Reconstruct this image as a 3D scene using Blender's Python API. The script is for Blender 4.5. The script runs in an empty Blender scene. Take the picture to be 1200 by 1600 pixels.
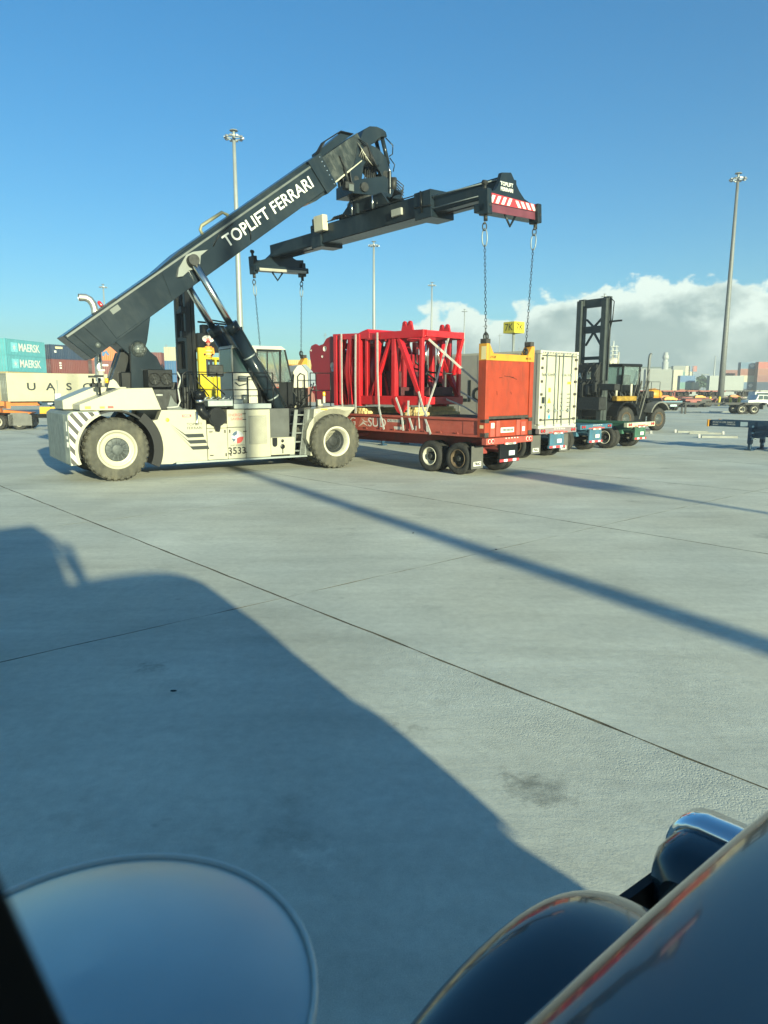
import bpy, bmesh, math, random
from mathutils import Vector, Matrix
random.seed(7)
R = math.radians
sc = bpy.context.scene
COL = sc.collection

# ------------------------------------------------------------------ camera
cam_d = bpy.data.cameras.new('camera')
cam = bpy.data.objects.new('camera', cam_d)
COL.objects.link(cam)
cam.location = (0, 0, 2.68)
cam.rotation_euler = (R(90 - 9.857), 0, 0)
cam_d.sensor_fit = 'VERTICAL'
cam_d.sensor_height = 36
cam_d.sensor_width = 27
cam_d.lens = 1105 / 1600 * 36
cam_d.clip_start = 0.02
cam_d.clip_end = 5000
cam_d.dof.use_dof = True
cam_d.dof.focus_distance = 24
cam_d.dof.aperture_fstop = 7.0
sc.camera = cam

# ------------------------------------------------------------------ world, sun, exposure
SUN_EL, SUN_AZ = R(11.4), R(151.8)          # azimuth clockwise from +Y
sun_vec = Vector((math.sin(SUN_AZ) * math.cos(SUN_EL), math.cos(SUN_AZ) * math.cos(SUN_EL), math.sin(SUN_EL)))
world = bpy.data.worlds.new('World')
sc.world = world
world.use_nodes = True
nt = world.node_tree
nt.nodes.clear()
def N(t, **k):
    n = nt.nodes.new(t)
    for a, b in k.items(): setattr(n, a, b)
    return n
def LK(a, b): nt.links.new(a, b)
def MATH(op, a, b=None, c=None, clamp=False):
    n = N('ShaderNodeMath', operation=op, use_clamp=clamp)
    for i, v in enumerate((a, b, c)):
        if v is None: continue
        if isinstance(v, (int, float)): n.inputs[i].default_value = v
        else: LK(v, n.inputs[i])
    return n.outputs[0]
sky = N('ShaderNodeTexSky', sky_type='NISHITA')
sky.sun_disc = False
sky.sun_elevation = SUN_EL
sky.sun_rotation = SUN_AZ
sky.altitude = 0
sky.air_density = 1.0
sky.dust_density = 0.25
sky.ozone_density = 2.2
tc = N('ShaderNodeTexCoord')
sep = N('ShaderNodeSeparateXYZ'); LK(tc.outputs['Generated'], sep.inputs[0])
az = MATH('ARCTAN2', sep.outputs[0], sep.outputs[1])
el = MATH('ARCSINE', sep.outputs[2])
cmb = N('ShaderNodeCombineXYZ')
LK(MATH('MULTIPLY', az, 1.0), cmb.inputs[0]); LK(MATH('MULTIPLY', el, 1.35), cmb.inputs[1])
def NOISE(scale, detail, rough, vec, w=0.0):
    n = N('ShaderNodeTexNoise'); n.noise_dimensions = '4D'
    n.inputs['Scale'].default_value = scale; n.inputs['Detail'].default_value = detail
    n.inputs['Roughness'].default_value = rough; n.inputs['W'].default_value = w
    LK(vec, n.inputs['Vector']); return n.outputs['Fac']
def MR(v, a, b, c=0.0, d=1.0, smooth=True):
    n = N('ShaderNodeMapRange'); n.interpolation_type = 'SMOOTHSTEP' if smooth else 'LINEAR'
    LK(v, n.inputs['Value'])
    for k, x in zip(('From Min', 'From Max', 'To Min', 'To Max'), (a, b, c, d)): n.inputs[k].default_value = x
    return n.outputs[0]
lump = NOISE(11.0, 9, 0.56, cmb.outputs[0], 3.1)
puff = NOISE(34.0, 5, 0.6, cmb.outputs[0], 1.7)
big = NOISE(2.2, 2, 0.5, cmb.outputs[0], 8.2)
# the bank of cumulus stands to the right of the view and goes on round the horizon
top = MATH('MULTIPLY', MR(az, -0.07, 0.12), MR(az, 2.2, 2.9, 1, 0))
top = MATH('MULTIPLY', top, 0.130)
edge = MATH('ADD', MATH('SUBTRACT', top, el), MATH('MULTIPLY', MATH('SUBTRACT', lump, 0.5), 0.22))
edge = MATH('ADD', edge, MATH('MULTIPLY', MATH('SUBTRACT', big, 0.5), 0.06))
edge = MATH('ADD', edge, MATH('MULTIPLY', MATH('SUBTRACT', puff, 0.5), 0.045))
cmask = MATH('MULTIPLY', MR(edge, -0.002, 0.012), MR(top, 0.004, 0.05))
cmask = MATH('MULTIPLY', cmask, 0.95)
shade = NOISE(13.0, 7, 0.58, cmb.outputs[0], 5.5)
body = MATH('ADD', MR(edge, 0.004, 0.060, 1.0, 0.0), MATH('MULTIPLY', MATH('SUBTRACT', shade, 0.43), 2.6), clamp=True)
ccol = N('ShaderNodeMix', data_type='RGBA')
LK(body, ccol.inputs[0])
ccol.inputs[6].default_value = (1.95, 2.7, 2.65, 1)     # shaded cloud base
ccol.inputs[7].default_value = (5.3, 6.1, 5.5, 1)     # sunlit cloud top
mix = N('ShaderNodeMix', data_type='RGBA')
hs = N('ShaderNodeHueSaturation'); hs.inputs['Saturation'].default_value = 1.32; LK(sky.outputs[0], hs.inputs['Color'])
gmm = N('ShaderNodeGamma'); gmm.inputs['Gamma'].default_value = 0.8; LK(hs.outputs[0], gmm.inputs['Color'])
tint = N('ShaderNodeVectorMath', operation='MULTIPLY'); LK(gmm.outputs[0], tint.inputs[0]); tint.inputs[1].default_value = (0.56, 1.05, 1.28)      # the camera's greenish white balance
LK(cmask, mix.inputs[0]); LK(tint.outputs[0], mix.inputs[6]); LK(ccol.outputs[2], mix.inputs[7])
bg = N('ShaderNodeBackground'); bg.inputs['Strength'].default_value = 0.073
LK(mix.outputs[2], bg.inputs['Color'])
wo = N('ShaderNodeOutputWorld'); LK(bg.outputs[0], wo.inputs[0])

sun_d = bpy.data.lights.new('sun', 'SUN')
sun_d.energy = 5.0
sun_d.angle = R(0.75)
sun_d.color = (1.0, 1.0, 0.67)
sun = bpy.data.objects.new('sun', sun_d)
COL.objects.link(sun)
sun.rotation_euler = sun_vec.to_track_quat('Z', 'Y').to_euler()
sun.location = (30, -50, 40)

sc.view_settings.view_transform = 'Standard'
sc.view_settings.look = 'None'
sc.view_settings.gamma = 1
sc.view_settings.use_curve_mapping = False
sc.view_settings.exposure = 1.33

# ------------------------------------------------------------------ materials
MATS = {}
def mat(name, rgb, rough=0.5, metal=0.0, var=0.10, scale=2.5, bump=0.0, bscale=40.0, dirt=None, dirt_amt=0.0, dscale=1.3, coat=0.0, trans=0.0, alpha=1.0):
    if name in MATS: return MATS[name]
    m = bpy.data.materials.new(name); m.use_nodes = True
    t = m.node_tree; b = t.nodes['Principled BSDF']
    b.inputs['Roughness'].default_value = rough
    b.inputs['Metallic'].default_value = metal
    b.inputs['Specular IOR Level'].default_value = 0.22 if max(rgb[:3]) < 0.12 and not coat else 0.45
    b.inputs['Coat Weight'].default_value = coat
    b.inputs['Coat Roughness'].default_value = 0.06
    if trans: b.inputs['Transmission Weight'].default_value = trans
    def n(k): return t.nodes.new(k)
    tcd = n('ShaderNodeTexCoord')
    nz = n('ShaderNodeTexNoise'); nz.inputs['Scale'].default_value = scale; nz.inputs['Detail'].default_value = 5
    t.links.new(tcd.outputs['Object'], nz.inputs['Vector'])
    mp = n('ShaderNodeMapRange'); t.links.new(nz.outputs['Fac'], mp.inputs['Value'])
    mp.inputs['From Min'].default_value = 0.3; mp.inputs['From Max'].default_value = 0.7
    mp.inputs['To Min'].default_value = 1 - var; mp.inputs['To Max'].default_value = 1 + var
    mx = n('ShaderNodeVectorMath'); mx.operation = 'SCALE'
    mx.inputs[0].default_value = rgb[:3]
    t.links.new(mp.outputs[0], mx.inputs['Scale'])
    out = mx.outputs[0]
    if dirt is not None:
        mpn = n('ShaderNodeMapping'); mpn.inputs['Scale'].default_value = (1, 1, 0.35)
        t.links.new(tcd.outputs['Object'], mpn.inputs['Vector'])
        nd = n('ShaderNodeTexNoise'); nd.inputs['Scale'].default_value = dscale; nd.inputs['Detail'].default_value = 8; nd.inputs['Roughness'].default_value = 0.68
        t.links.new(mpn.outputs[0], nd.inputs['Vector'])
        dm = n('ShaderNodeMapRange'); t.links.new(nd.outputs['Fac'], dm.inputs['Value'])
        dm.inputs['From Min'].default_value = 0.5; dm.inputs['From Max'].default_value = 0.72
        dm.inputs['To Min'].default_value = 0; dm.inputs['To Max'].default_value = dirt_amt
        md = n('ShaderNodeMix'); md.data_type = 'RGBA'
        t.links.new(dm.outputs[0], md.inputs[0]); t.links.new(out, md.inputs[6]); md.inputs[7].default_value = (*dirt[:3], 1)
        out = md.outputs[2]
    t.links.new(out, b.inputs['Base Color'])
    rm = n('ShaderNodeMapRange'); t.links.new(nz.outputs['Fac'], rm.inputs['Value'])
    rm.inputs['To Min'].default_value = max(0.02, rough - 0.08); rm.inputs['To Max'].default_value = min(1, rough + 0.1)
    t.links.new(rm.outputs[0], b.inputs['Roughness'])
    if bump:
        nb = n('ShaderNodeTexNoise'); nb.inputs['Scale'].default_value = bscale; nb.inputs['Detail'].default_value = 6
        t.links.new(tcd.outputs['Object'], nb.inputs['Vector'])
        bp = n('ShaderNodeBump'); bp.inputs['Strength'].default_value = bump; bp.inputs['Distance'].default_value = 0.02
        t.links.new(nb.outputs['Fac'], bp.inputs['Height']); t.links.new(bp.outputs[0], b.inputs['Normal'])
    MATS[name] = m
    return m

def stripes(name, c0, c1, period, direction, rough=0.5, duty=0.5, off=0.0):
    """flat print: two-colour bars, direction = vector in object space across the bars"""
    m = bpy.data.materials.new(name); m.use_nodes = True
    t = m.node_tree; b = t.nodes['Principled BSDF']; b.inputs['Roughness'].default_value = rough
    def n(k): return t.nodes.new(k)
    tcd = n('ShaderNodeTexCoord'); d = n('ShaderNodeVectorMath'); d.operation = 'DOT_PRODUCT'
    v = Vector(direction).normalized() / period
    t.links.new(tcd.outputs['Object'], d.inputs[0]); d.inputs[1].default_value = v
    a = n('ShaderNodeMath'); a.operation = 'ADD'; a.inputs[1].default_value = 100 + off; t.links.new(d.outputs['Value'], a.inputs[0])
    f = n('ShaderNodeMath'); f.operation = 'FRACT'; t.links.new(a.outputs[0], f.inputs[0])
    g = n('ShaderNodeMath'); g.operation = 'GREATER_THAN'; g.inputs[1].default_value = duty; t.links.new(f.outputs[0], g.inputs[0])
    nz = n('ShaderNodeTexNoise'); nz.inputs['Scale'].default_value = 6; nz.inputs['Detail'].default_value = 6
    t.links.new(tcd.outputs['Object'], nz.inputs['Vector'])
    mx = n('ShaderNodeMix'); mx.data_type = 'RGBA'; t.links.new(g.outputs[0], mx.inputs[0])
    mx.inputs[6].default_value = (*c0, 1); mx.inputs[7].default_value = (*c1, 1)
    m2 = n('ShaderNodeMix'); m2.data_type = 'RGBA'; m2.blend_type = 'MULTIPLY'; m2.inputs[0].default_value = 0.35
    t.links.new(mx.outputs[2], m2.inputs[6]); t.links.new(nz.outputs['Fac'], m2.inputs[7])
    t.links.new(m2.outputs[2], b.inputs['Base Color'])
    MATS[name] = m
    return m

WHITE = mat('cream_white_paint', (0.335, 0.322, 0.245), 0.42, var=0.04, dirt=(0.30, 0.28, 0.22), dirt_amt=0.35, coat=0.2)
WHITE2 = mat('cab_white_paint', (0.40, 0.385, 0.32), 0.4, var=0.03, coat=0.2)
GREY = mat('dark_grey_paint', (0.011, 0.0185, 0.0255), 0.20, var=0.16, scale=1.2, dirt=(0.05, 0.058, 0.056), dirt_amt=0.35)
GREYL = mat('worn_grey_paint', (0.075, 0.088, 0.085), 0.42, var=0.15, scale=4, coat=0.2)
BLACK = mat('black_paint', (0.0075, 0.009, 0.0105), 0.34, var=0.2)
DARKM = mat('oily_dark_metal', (0.030, 0.032, 0.032), 0.5, 0.3, var=0.4, scale=9)
STEEL = mat('bright_steel', (0.62, 0.62, 0.58), 0.22, 1.0, var=0.1)
GALV = mat('galvanised_steel', (0.24, 0.27, 0.265), 0.5, 0.4, var=0.12, scale=6)
CHROME = mat('chrome', (0.78, 0.80, 0.82), 0.06, 1.0, var=0.02)
TYRE = mat('dusty_tyre_rubber', (0.062, 0.061, 0.050), 0.85, var=0.25, scale=5, dirt=(0.135, 0.125, 0.09), dirt_amt=0.7, dscale=2.5, bump=0.3)
TYREB = mat('black_tyre_rubber', (0.028, 0.028, 0.027), 0.8, var=0.25, scale=5, dirt=(0.09, 0.085, 0.07), dirt_amt=0.5, dscale=3, bump=0.2)
RUBBER = mat('black_rubber', (0.02, 0.021, 0.022), 0.65, var=0.15)
GLASS = mat('cab_glass', (0.55, 0.68, 0.66), 0.03, 0.0, var=0.02, trans=0.9)
DGLASS = mat('dark_glass', (0.03, 0.055, 0.06), 0.05, 0.0, var=0.1, coat=0.5)
ORANGE = mat('orange_red_container_paint', (0.285, 0.036, 0.013), 0.5, var=0.12, dirt=(0.13, 0.030, 0.014), dirt_amt=0.7, dscale=2.8, bump=0.15, bscale=12)
FLATRED = mat('dull_red_rail_paint', (0.34, 0.070, 0.050), 0.55, var=0.14, dirt=(0.13, 0.045, 0.03), dirt_amt=0.6, dscale=2.5)
YELLOWB = mat('amber_yellow_paint', (0.50, 0.235, 0.025), 0.5, var=0.1, dirt=(0.25, 0.13, 0.05), dirt_amt=0.5, dscale=4)
YELLOW = mat('bright_yellow_paint', (0.44, 0.34, 0.005), 0.45, var=0.06, dirt=(0.3, 0.24, 0.05), dirt_amt=0.3)
RED = mat('bright_red_paint', (0.47, 0.011, 0.017), 0.38, var=0.06, coat=0.25, dirt=(0.4, 0.02, 0.02), dirt_amt=0.3)
DRED = mat('deep_shaded_red_paint', (0.25, 0.010, 0.018), 0.42, var=0.08, coat=0.2)  # deeper red; also puts shade into the frame's far and inner members
REEFW = mat('reefer_white_paint', (0.385, 0.375, 0.295), 0.42, var=0.04, dirt=(0.36, 0.34, 0.27), dirt_amt=0.4, dscale=2)
REEFG = mat('reefer_aluminium_side', (0.33, 0.32, 0.285), 0.45, 0.1, var=0.06, dirt=(0.25, 0.24, 0.22), dirt_amt=0.3)
CASTING = mat('dark_steel_casting', (0.060, 0.055, 0.050), 0.6, 0.3, var=0.3, scale=8)
BLUECH = mat('chassis_blue_paint', (0.045, 0.125, 0.185), 0.45, var=0.12, dirt=(0.08, 0.09, 0.09), dirt_amt=0.5, dscale=3)
NAVYCH = mat('chassis_navy_paint', (0.022, 0.055, 0.10), 0.45, var=0.12, dirt=(0.08, 0.09, 0.09), dirt_amt=0.4, dscale=3)
REDCH = mat('chassis_red_paint', (0.22, 0.035, 0.03), 0.55, var=0.15, dirt=(0.07, 0.04, 0.03), dirt_amt=0.6, dscale=3)
GREENCH = mat('chassis_green_paint', (0.04, 0.11, 0.075), 0.5, var=0.15, dirt=(0.08, 0.08, 0.07), dirt_amt=0.4, dscale=3)
WOOD = mat('pale_timber', (0.55, 0.40, 0.17), 0.7, var=0.25, scale=6, bump=0.2)
STRAP = mat('white_webbing', (0.50, 0.49, 0.45), 0.8, var=0.12, scale=9)
PRINTW = mat('white_print', (0.58, 0.58, 0.54), 0.5, var=0.06)
PRINTD = mat('dark_grey_print', (0.022, 0.028, 0.029), 0.5, var=0.06)
PRINTB = mat('black_print', (0.015, 0.015, 0.015), 0.5, var=0.05)
PRINTR = mat('red_print', (0.50, 0.06, 0.05), 0.5, var=0.05)
PRINTO = mat('orange_print', (0.80, 0.42, 0.03), 0.5, var=0.05)
PRINTBL = mat('blue_print', (0.03, 0.13, 0.28), 0.5, var=0.05)
LAMPR = mat('red_lamp_lens', (0.45, 0.02, 0.02), 0.15, var=0.1, coat=0.6)
AMBER = mat('amber_lens', (0.80, 0.40, 0.02), 0.2, var=0.1, coat=0.6)
RIMW = mat('white_wheel_rim', (0.44, 0.42, 0.34), 0.45, var=0.08, dirt=(0.3, 0.26, 0.18), dirt_amt=0.4, dscale=6)
RIMR = mat('rusty_wheel_rim', (0.085, 0.062, 0.040), 0.7, var=0.3, scale=8)
HUB = mat('wheel_hub_grey', (0.065, 0.075, 0.075), 0.5, 0.2, var=0.3, scale=12)
REFL = stripes('red_white_reflective_tape', (0.62, 0.05, 0.06), (0.75, 0.75, 0.72), 0.30, (1, 0, 0))
REFLY = stripes('red_white_reflective_tape_across', (0.62, 0.05, 0.06), (0.75, 0.75, 0.72), 0.46, (0, 1, 0), duty=0.6)
SKIN = mat('skin', (0.40, 0.22, 0.15), 0.5, var=0.05)
POLEM = mat('pale_galvanised_pole', (0.23, 0.25, 0.24), 0.5, 0.2, var=0.08)
POLED = mat('weathered_grey_pole', (0.13, 0.14, 0.14), 0.6, 0.2, var=0.12)
SIGNY = mat('sign_yellow', (0.52, 0.42, 0.025), 0.5, var=0.03)
CONEW = mat('white_road_paint', (0.42, 0.41, 0.38), 0.6, var=0.06)
CONC2 = mat('cast_concrete', (0.42, 0.41, 0.37), 0.85, var=0.15, bump=0.2)

# ------------------------------------------------------------------ mesh helpers
class MB:
    def __init__(s): s.v = []; s.f = []; s.mi = []; s.m = 0; s.sm = []; s.smooth = False; s.cuts = []
    def add(s, vs, fs):
        o = len(s.v); s.v += [tuple(v) for v in vs]
        if vs: s.cuts.append(o)
        for f in fs:
            s.f.append([i + o for i in f]); s.mi.append(s.m); s.sm.append(s.smooth)
        return s
    def box(s, x0, x1, y0, y1, z0, z1, M=None):
        vs = [Vector((x, y, z)) for z in (z0, z1) for y in (y0, y1) for x in (x0, x1)]
        if M: vs = [M @ v for v in vs]
        return s.add(vs, [(0, 2, 3, 1), (4, 5, 7, 6), (0, 1, 5, 4), (2, 6, 7, 3), (0, 4, 6, 2), (1, 3, 7, 5)])
    def cbox(s, c, d, M=None):
        c = Vector(c); x, y, z = [q / 2 for q in d]
        T = Matrix.Translation(c) @ (M.to_4x4() if M else Matrix())
        return s.box(-x, x, -y, y, -z, z, T)
    def bbox(s, x0, x1, y0, y1, z0, z1, b=0.02):
        """box with its twelve edges cut back"""
        x = (x0, x0 + b, x1 - b, x1); y = (y0, y0 + b, y1 - b, y1); z = (z0, z0 + b, z1 - b, z1)
        bm = bmesh.new(); bmesh.ops.create_cube(bm, size=1)
        for v in bm.verts: v.co = Vector(((x0 + x1) / 2 + v.co.x * (x1 - x0), (y0 + y1) / 2 + v.co.y * (y1 - y0), (z0 + z1) / 2 + v.co.z * (z1 - z0)))
        bmesh.ops.bevel(bm, geom=bm.edges[:], offset=b, segments=1, affect='EDGES')
        bm.verts.index_update()
        s.add([v.co for v in bm.verts], [[v.index for v in f.verts] for f in bm.faces]); bm.free(); return s
    def beam(s, p0, p1, w, h, up=(0, 0, 1)):
        """rectangular bar from p0 to p1, w across, h along up"""
        p0 = Vector(p0); p1 = Vector(p1); d = (p1 - p0); L = d.length; d.normalize()
        up = Vector(up)
        if abs(d.dot(up)) > 0.98: up = Vector((1, 0, 0))
        sd = d.cross(up).normalized(); u = sd.cross(d)
        vs = [p + sd * a * w / 2 + u * b * h / 2 for p in (p0, p1) for b in (-1, 1) for a in (-1, 1)]
        return s.add(vs, [(0, 1, 3, 2), (4, 6, 7, 5), (0, 4, 5, 1), (2, 3, 7, 6), (0, 2, 6, 4), (1, 5, 7, 3)])
    def tube(s, pts, r, n=8, caps=True):
        pts = [Vector(p) for p in pts]; rr = r if isinstance(r, (list, tuple)) else [r] * len(pts)
        o = len(s.v); vs = []; fs = []; prev = None
        for i, p in enumerate(pts):
            d = (pts[min(i + 1, len(pts) - 1)] - pts[max(i - 1, 0)]).normalized()
            if prev is None:
                a = d.cross(Vector((0, 0, 1)))
                if a.length < 0.05: a = d.cross(Vector((1, 0, 0)))
            else: a = prev - d * prev.dot(d)
            a.normalize(); prev = a; b = d.cross(a)
            vs += [p + (a * math.cos(2 * math.pi * k / n) + b * math.sin(2 * math.pi * k / n)) * rr[i] for k in range(n)]
        for i in range(len(pts) - 1):
            for k in range(n):
                fs.append((i * n + k, i * n + (k + 1) % n, (i + 1) * n + (k + 1) % n, (i + 1) * n + k))
        q = s.smooth; s.smooth = True; s.add(vs, fs); s.smooth = q
        if caps:
            s.add([], []); m = len(s.v) - len(vs)
            s.f.append([m + k for k in range(n)][::-1]); s.mi.append(s.m); s.sm.append(False)
            s.f.append([m + (len(pts) - 1) * n + k for k in range(n)]); s.mi.append(s.m); s.sm.append(False)
        return s
    def cyl(s, p0, p1, r, n=16): return s.tube([p0, p1], r, n)
    def lathe(s, prof, n=32, c=(0, 0, 0), axis='y', smooth=True):
        """prof = [(radius, along axis)]"""
        c = Vector(c); vs = []; fs = []
        for r, h in prof:
            for k in range(n):
                a = 2 * math.pi * k / n; x, y = r * math.cos(a), r * math.sin(a)
                vs.append(c + (Vector((x, h, y)) if axis == 'y' else Vector((x, y, h)) if axis == 'z' else Vector((h, x, y))))
        for i in range(len(prof) - 1):
            for k in range(n): fs.append((i * n + k, i * n + (k + 1) % n, (i + 1) * n + (k + 1) % n, (i + 1) * n + k))
        q = s.smooth; s.smooth = smooth; s.add(vs, fs); s.smooth = q
        return s
    def prism(s, poly, a0, a1, plane='xz'):
        """poly in a plane, extruded between a0 and a1 along the third axis"""
        def P(p, a):
            return (p[0], a, p[1]) if plane == 'xz' else (p[0], p[1], a) if plane == 'xy' else (a, p[0], p[1])
        n = len(poly); vs = [P(p, a0) for p in poly] + [P(p, a1) for p in poly]
        return s.add(vs, [list(range(n))[::-1], list(range(n, 2 * n))] + [(k, (k + 1) % n, n + (k + 1) % n, n + k) for k in range(n)])
    def each(s, name, mats, parent=None, bevel=0):
        """every primitive collected so far becomes an object of its own"""
        out = []
        for i, a in enumerate(s.cuts):
            b = s.cuts[i + 1] if i + 1 < len(s.cuts) else len(s.v)
            q = MB(); q.v = s.v[a:b]
            for f, mi, sm in zip(s.f, s.mi, s.sm):
                if a <= f[0] < b: q.f.append([k - a for k in f]); q.mi.append(mi); q.sm.append(sm)
            out.append(q.build(name, mats, parent, bevel))
        return out
    def build(s, name, mats, parent=None, bevel=0, fix=True):
        me = bpy.data.meshes.new(name); me.from_pydata(s.v, [], s.f)
        for m in (mats if isinstance(mats, (list, tuple)) else [mats]): me.materials.append(m)
        if any(s.mi): me.polygons.foreach_set('material_index', s.mi)
        me.polygons.foreach_set('use_smooth', s.sm)
        if fix:
            bm = bmesh.new(); bm.from_mesh(me); bmesh.ops.recalc_face_normals(bm, faces=bm.faces); bm.to_mesh(me); bm.free()
        me.update()
        return link(name, me, parent, bevel)

def link(name, me, parent=None, bevel=0):
    o = bpy.data.objects.new(name, me); COL.objects.link(o)
    if parent is not None: o.parent = parent
    if bevel:
        b = o.modifiers.new('bevel', 'BEVEL'); b.width = bevel; b.segments = 2; b.limit_method = 'ANGLE'; b.angle_limit = R(40)
    return o
def tag(o, label=None, cat=None, group=None, kind=None):
    for k, v in (('label', label), ('category', cat), ('group', group), ('kind', kind)):
        if v: o[k] = v
    return o
def thing(name, label, cat, loc=(0, 0, 0), yaw=0.0, group=None):
    o = bpy.data.objects.new(name, None); COL.objects.link(o); o.empty_display_size = 0.3
    o.location = loc; o.rotation_euler = (0, 0, R(yaw)); return tag(o, label, cat, group)
def empty_part(name, parent, loc=(0, 0, 0)):
    o = bpy.data.objects.new(name, None); COL.objects.link(o); o.parent = parent; o.location = loc; return o
def copy_tree(o, parent=None):
    c = o.copy(); COL.objects.link(c); c.parent = parent
    for ch in KIDS.get(o.name, []) or [x for x in list(COL.objects) if x.parent == o]: copy_tree(ch, c)
    return c
KIDS = {}
def recolour(o, old, new):
    for i, sl in enumerate(o.material_slots):
        if sl.material == old: sl.link = 'OBJECT'; sl.material = new
def text(parent, body, size, org, xd, up, m, name='lettering', align='CENTER', sx=1.0, bold=0.0, ext=0.004, space=1.0):
    cu = bpy.data.curves.new(name, 'FONT'); cu.body = body; cu.size = size; cu.align_x = align; cu.align_y = 'CENTER'
    cu.extrude = ext; cu.offset = bold; cu.resolution_u = 3; cu.space_character = space
    cu.materials.append(m)
    o = bpy.data.objects.new(name, cu); COL.objects.link(o); o.parent = parent
    x = Vector(xd).normalized(); y = Vector(up); y = (y - x * y.dot(x)).normalized(); z = x.cross(y)
    o.matrix_local = Matrix(((x.x * sx, y.x, z.x, org[0]), (x.y * sx, y.y, z.y, org[1]), (x.z * sx, y.z, z.z, org[2]), (0, 0, 0, 1)))
    return o
def arc(cx, cz, r, a0, a1, n): return [(cx + r * math.cos(R(a0 + (a1 - a0) * i / n)), cz + r * math.sin(R(a0 + (a1 - a0) * i / n))) for i in range(n + 1)]
def at(px, y):
    """world X of the picture column px (1200 wide) for something at distance y, near eye level"""
    return (px - 600) / 1105 * y * 0.985
def zat(py, y):
    b = (800 - py) / 1105; cp, sp = math.cos(R(9.857)), math.sin(R(9.857))
    return 2.68 + y * (-sp + b * cp) / (cp + b * sp)

# ------------------------------------------------------------------ ground
def ground_material():
    m = bpy.data.materials.new('yard_concrete'); m.use_nodes = True
    t = m.node_tree; b = t.nodes['Principled BSDF']
    def n(k, **kw):
        q = t.nodes.new(k)
        for a, v in kw.items(): setattr(q, a, v)
        return q
    g = n('ShaderNodeNewGeometry')
    def noise(sc_, det, ro, stretch=None, w=0, rot=0):
        q = n('ShaderNodeTexNoise'); q.noise_dimensions = '4D'; q.inputs['Scale'].default_value = sc_; q.inputs['Detail'].default_value = det
        q.inputs['Roughness'].default_value = ro; q.inputs['W'].default_value = w
        mp = n('ShaderNodeMapping'); t.links.new(g.outputs['Position'], mp.inputs['Vector'])
        mp.inputs['Rotation'].default_value = (0, 0, R(rot))
        if stretch: mp.inputs['Scale'].default_value = stretch
        t.links.new(mp.outputs[0], q.inputs['Vector']); return q.outputs['Fac']
    def rng(v, a, b_, c, d):
        q = n('ShaderNodeMapRange'); t.links.new(v, q.inputs['Value'])
        for k, x in zip(('From Min', 'From Max', 'To Min', 'To Max'), (a, b_, c, d)): q.inputs[k].default_value = x
        return q.outputs[0]
    def mul(a, b_):
        q = n('ShaderNodeMath', operation='MULTIPLY'); t.links.new(a, q.inputs[0])
        if isinstance(b_, float): q.inputs[1].default_value = b_
        else: t.links.new(b_, q.inputs[1])
        return q.outputs[0]
    oi = n('ShaderNodeObjectInfo')
    f = rng(noise(0.35, 6, 0.6), 0.3, 0.7, 0.80, 1.14)
    f = mul(f, rng(noise(1.6, 6, 0.62, (0.35, 1.6, 1), 2, -20), 0.3, 0.7, 0.91, 1.08))       # drag marks of the float
    f = mul(f, rng(noise(0.8, 7, 0.65, (0.25, 2.2, 1), 4, 41), 0.32, 0.7, 0.92, 1.06))
    f = mul(f, rng(noise(9, 7, 0.75, None, 6), 0.3, 0.7, 0.86, 1.12))
    f = mul(f, rng(noise(140, 3, 0.6, None, 7), 0.25, 0.75, 0.82, 1.16))
    f = mul(f, rng(noise(55, 2, 0.5, None, 31), 0.69, 0.74, 1.0, 0.72))          # grit and small spots
    f = mul(f, rng(oi.outputs['Random'], 0, 1, 0.95, 1.05))
    f = mul(f, rng(noise(0.9, 5, 0.6, None, 9), 0.62, 0.76, 1.0, 0.60))       # oil and tyre stains
    f = mul(f, rng(noise(3.1, 4, 0.6, None, 12), 0.67, 0.78, 1.0, 0.66))
    def spot(x, y, r, dark, w):          # a spill with its own ragged outline
        d = n('ShaderNodeVectorMath', operation='DISTANCE'); t.links.new(g.outputs['Position'], d.inputs[0]); d.inputs[1].default_value = (x, y, 0)
        a = n('ShaderNodeMath', operation='ADD'); t.links.new(d.outputs['Value'], a.inputs[0]); t.links.new(rng(noise(9, 6, 0.65, None, w), 0.3, 0.7, -.16, .16), a.inputs[1])
        return rng(a.outputs[0], r * .15, r, dark, 1.0)
    for k_, sp_ in enumerate(((1.07, 4.40, .26, .62), (.93, 4.50, .17, .70), (-2.28, 6.55, .16, .72), (-.40, 3.72, .15, 1.16), (-1.9, 6.1, .30, .86), (.2, 5.3, .10, .75), (3.2, 9.3, .4, .86), (-3.4, 12.6, .5, .86), (1.2, 15.0, .6, .88))):
        f = mul(f, spot(*sp_, 50 + k_))
    # the broomed, pitted strip along the near side of the main joint
    dt = n('ShaderNodeVectorMath', operation='DOT_PRODUCT'); t.links.new(g.outputs['Position'], dt.inputs[0]); dt.inputs[1].default_value = (math.cos(R(41.2)), math.sin(R(41.2)), 0)
    strip = mul(mul(rng(dt.outputs['Value'], 3.7, 4.5, 0.0, 1.0), rng(dt.outputs['Value'], 4.86, 4.88, 1.0, 0.0)), rng(noise(1.1, 4, 0.6, None, 70), 0.3, 0.6, 0.25, 1.0))
    vo = n('ShaderNodeTexVoronoi'); vo.inputs['Scale'].default_value = 52; vo.inputs['Randomness'].default_value = 1.0
    wp = n('ShaderNodeVectorMath', operation='ADD'); t.links.new(g.outputs['Position'], wp.inputs[0])
    wn = n('ShaderNodeTexNoise'); wn.inputs['Scale'].default_value = 16; t.links.new(g.outputs['Position'], wn.inputs['Vector'])
    ws = n('ShaderNodeVectorMath', operation='SCALE'); ws.inputs['Scale'].default_value = .05; t.links.new(wn.outputs['Color'], ws.inputs[0]); t.links.new(ws.outputs[0], wp.inputs[1])
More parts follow.
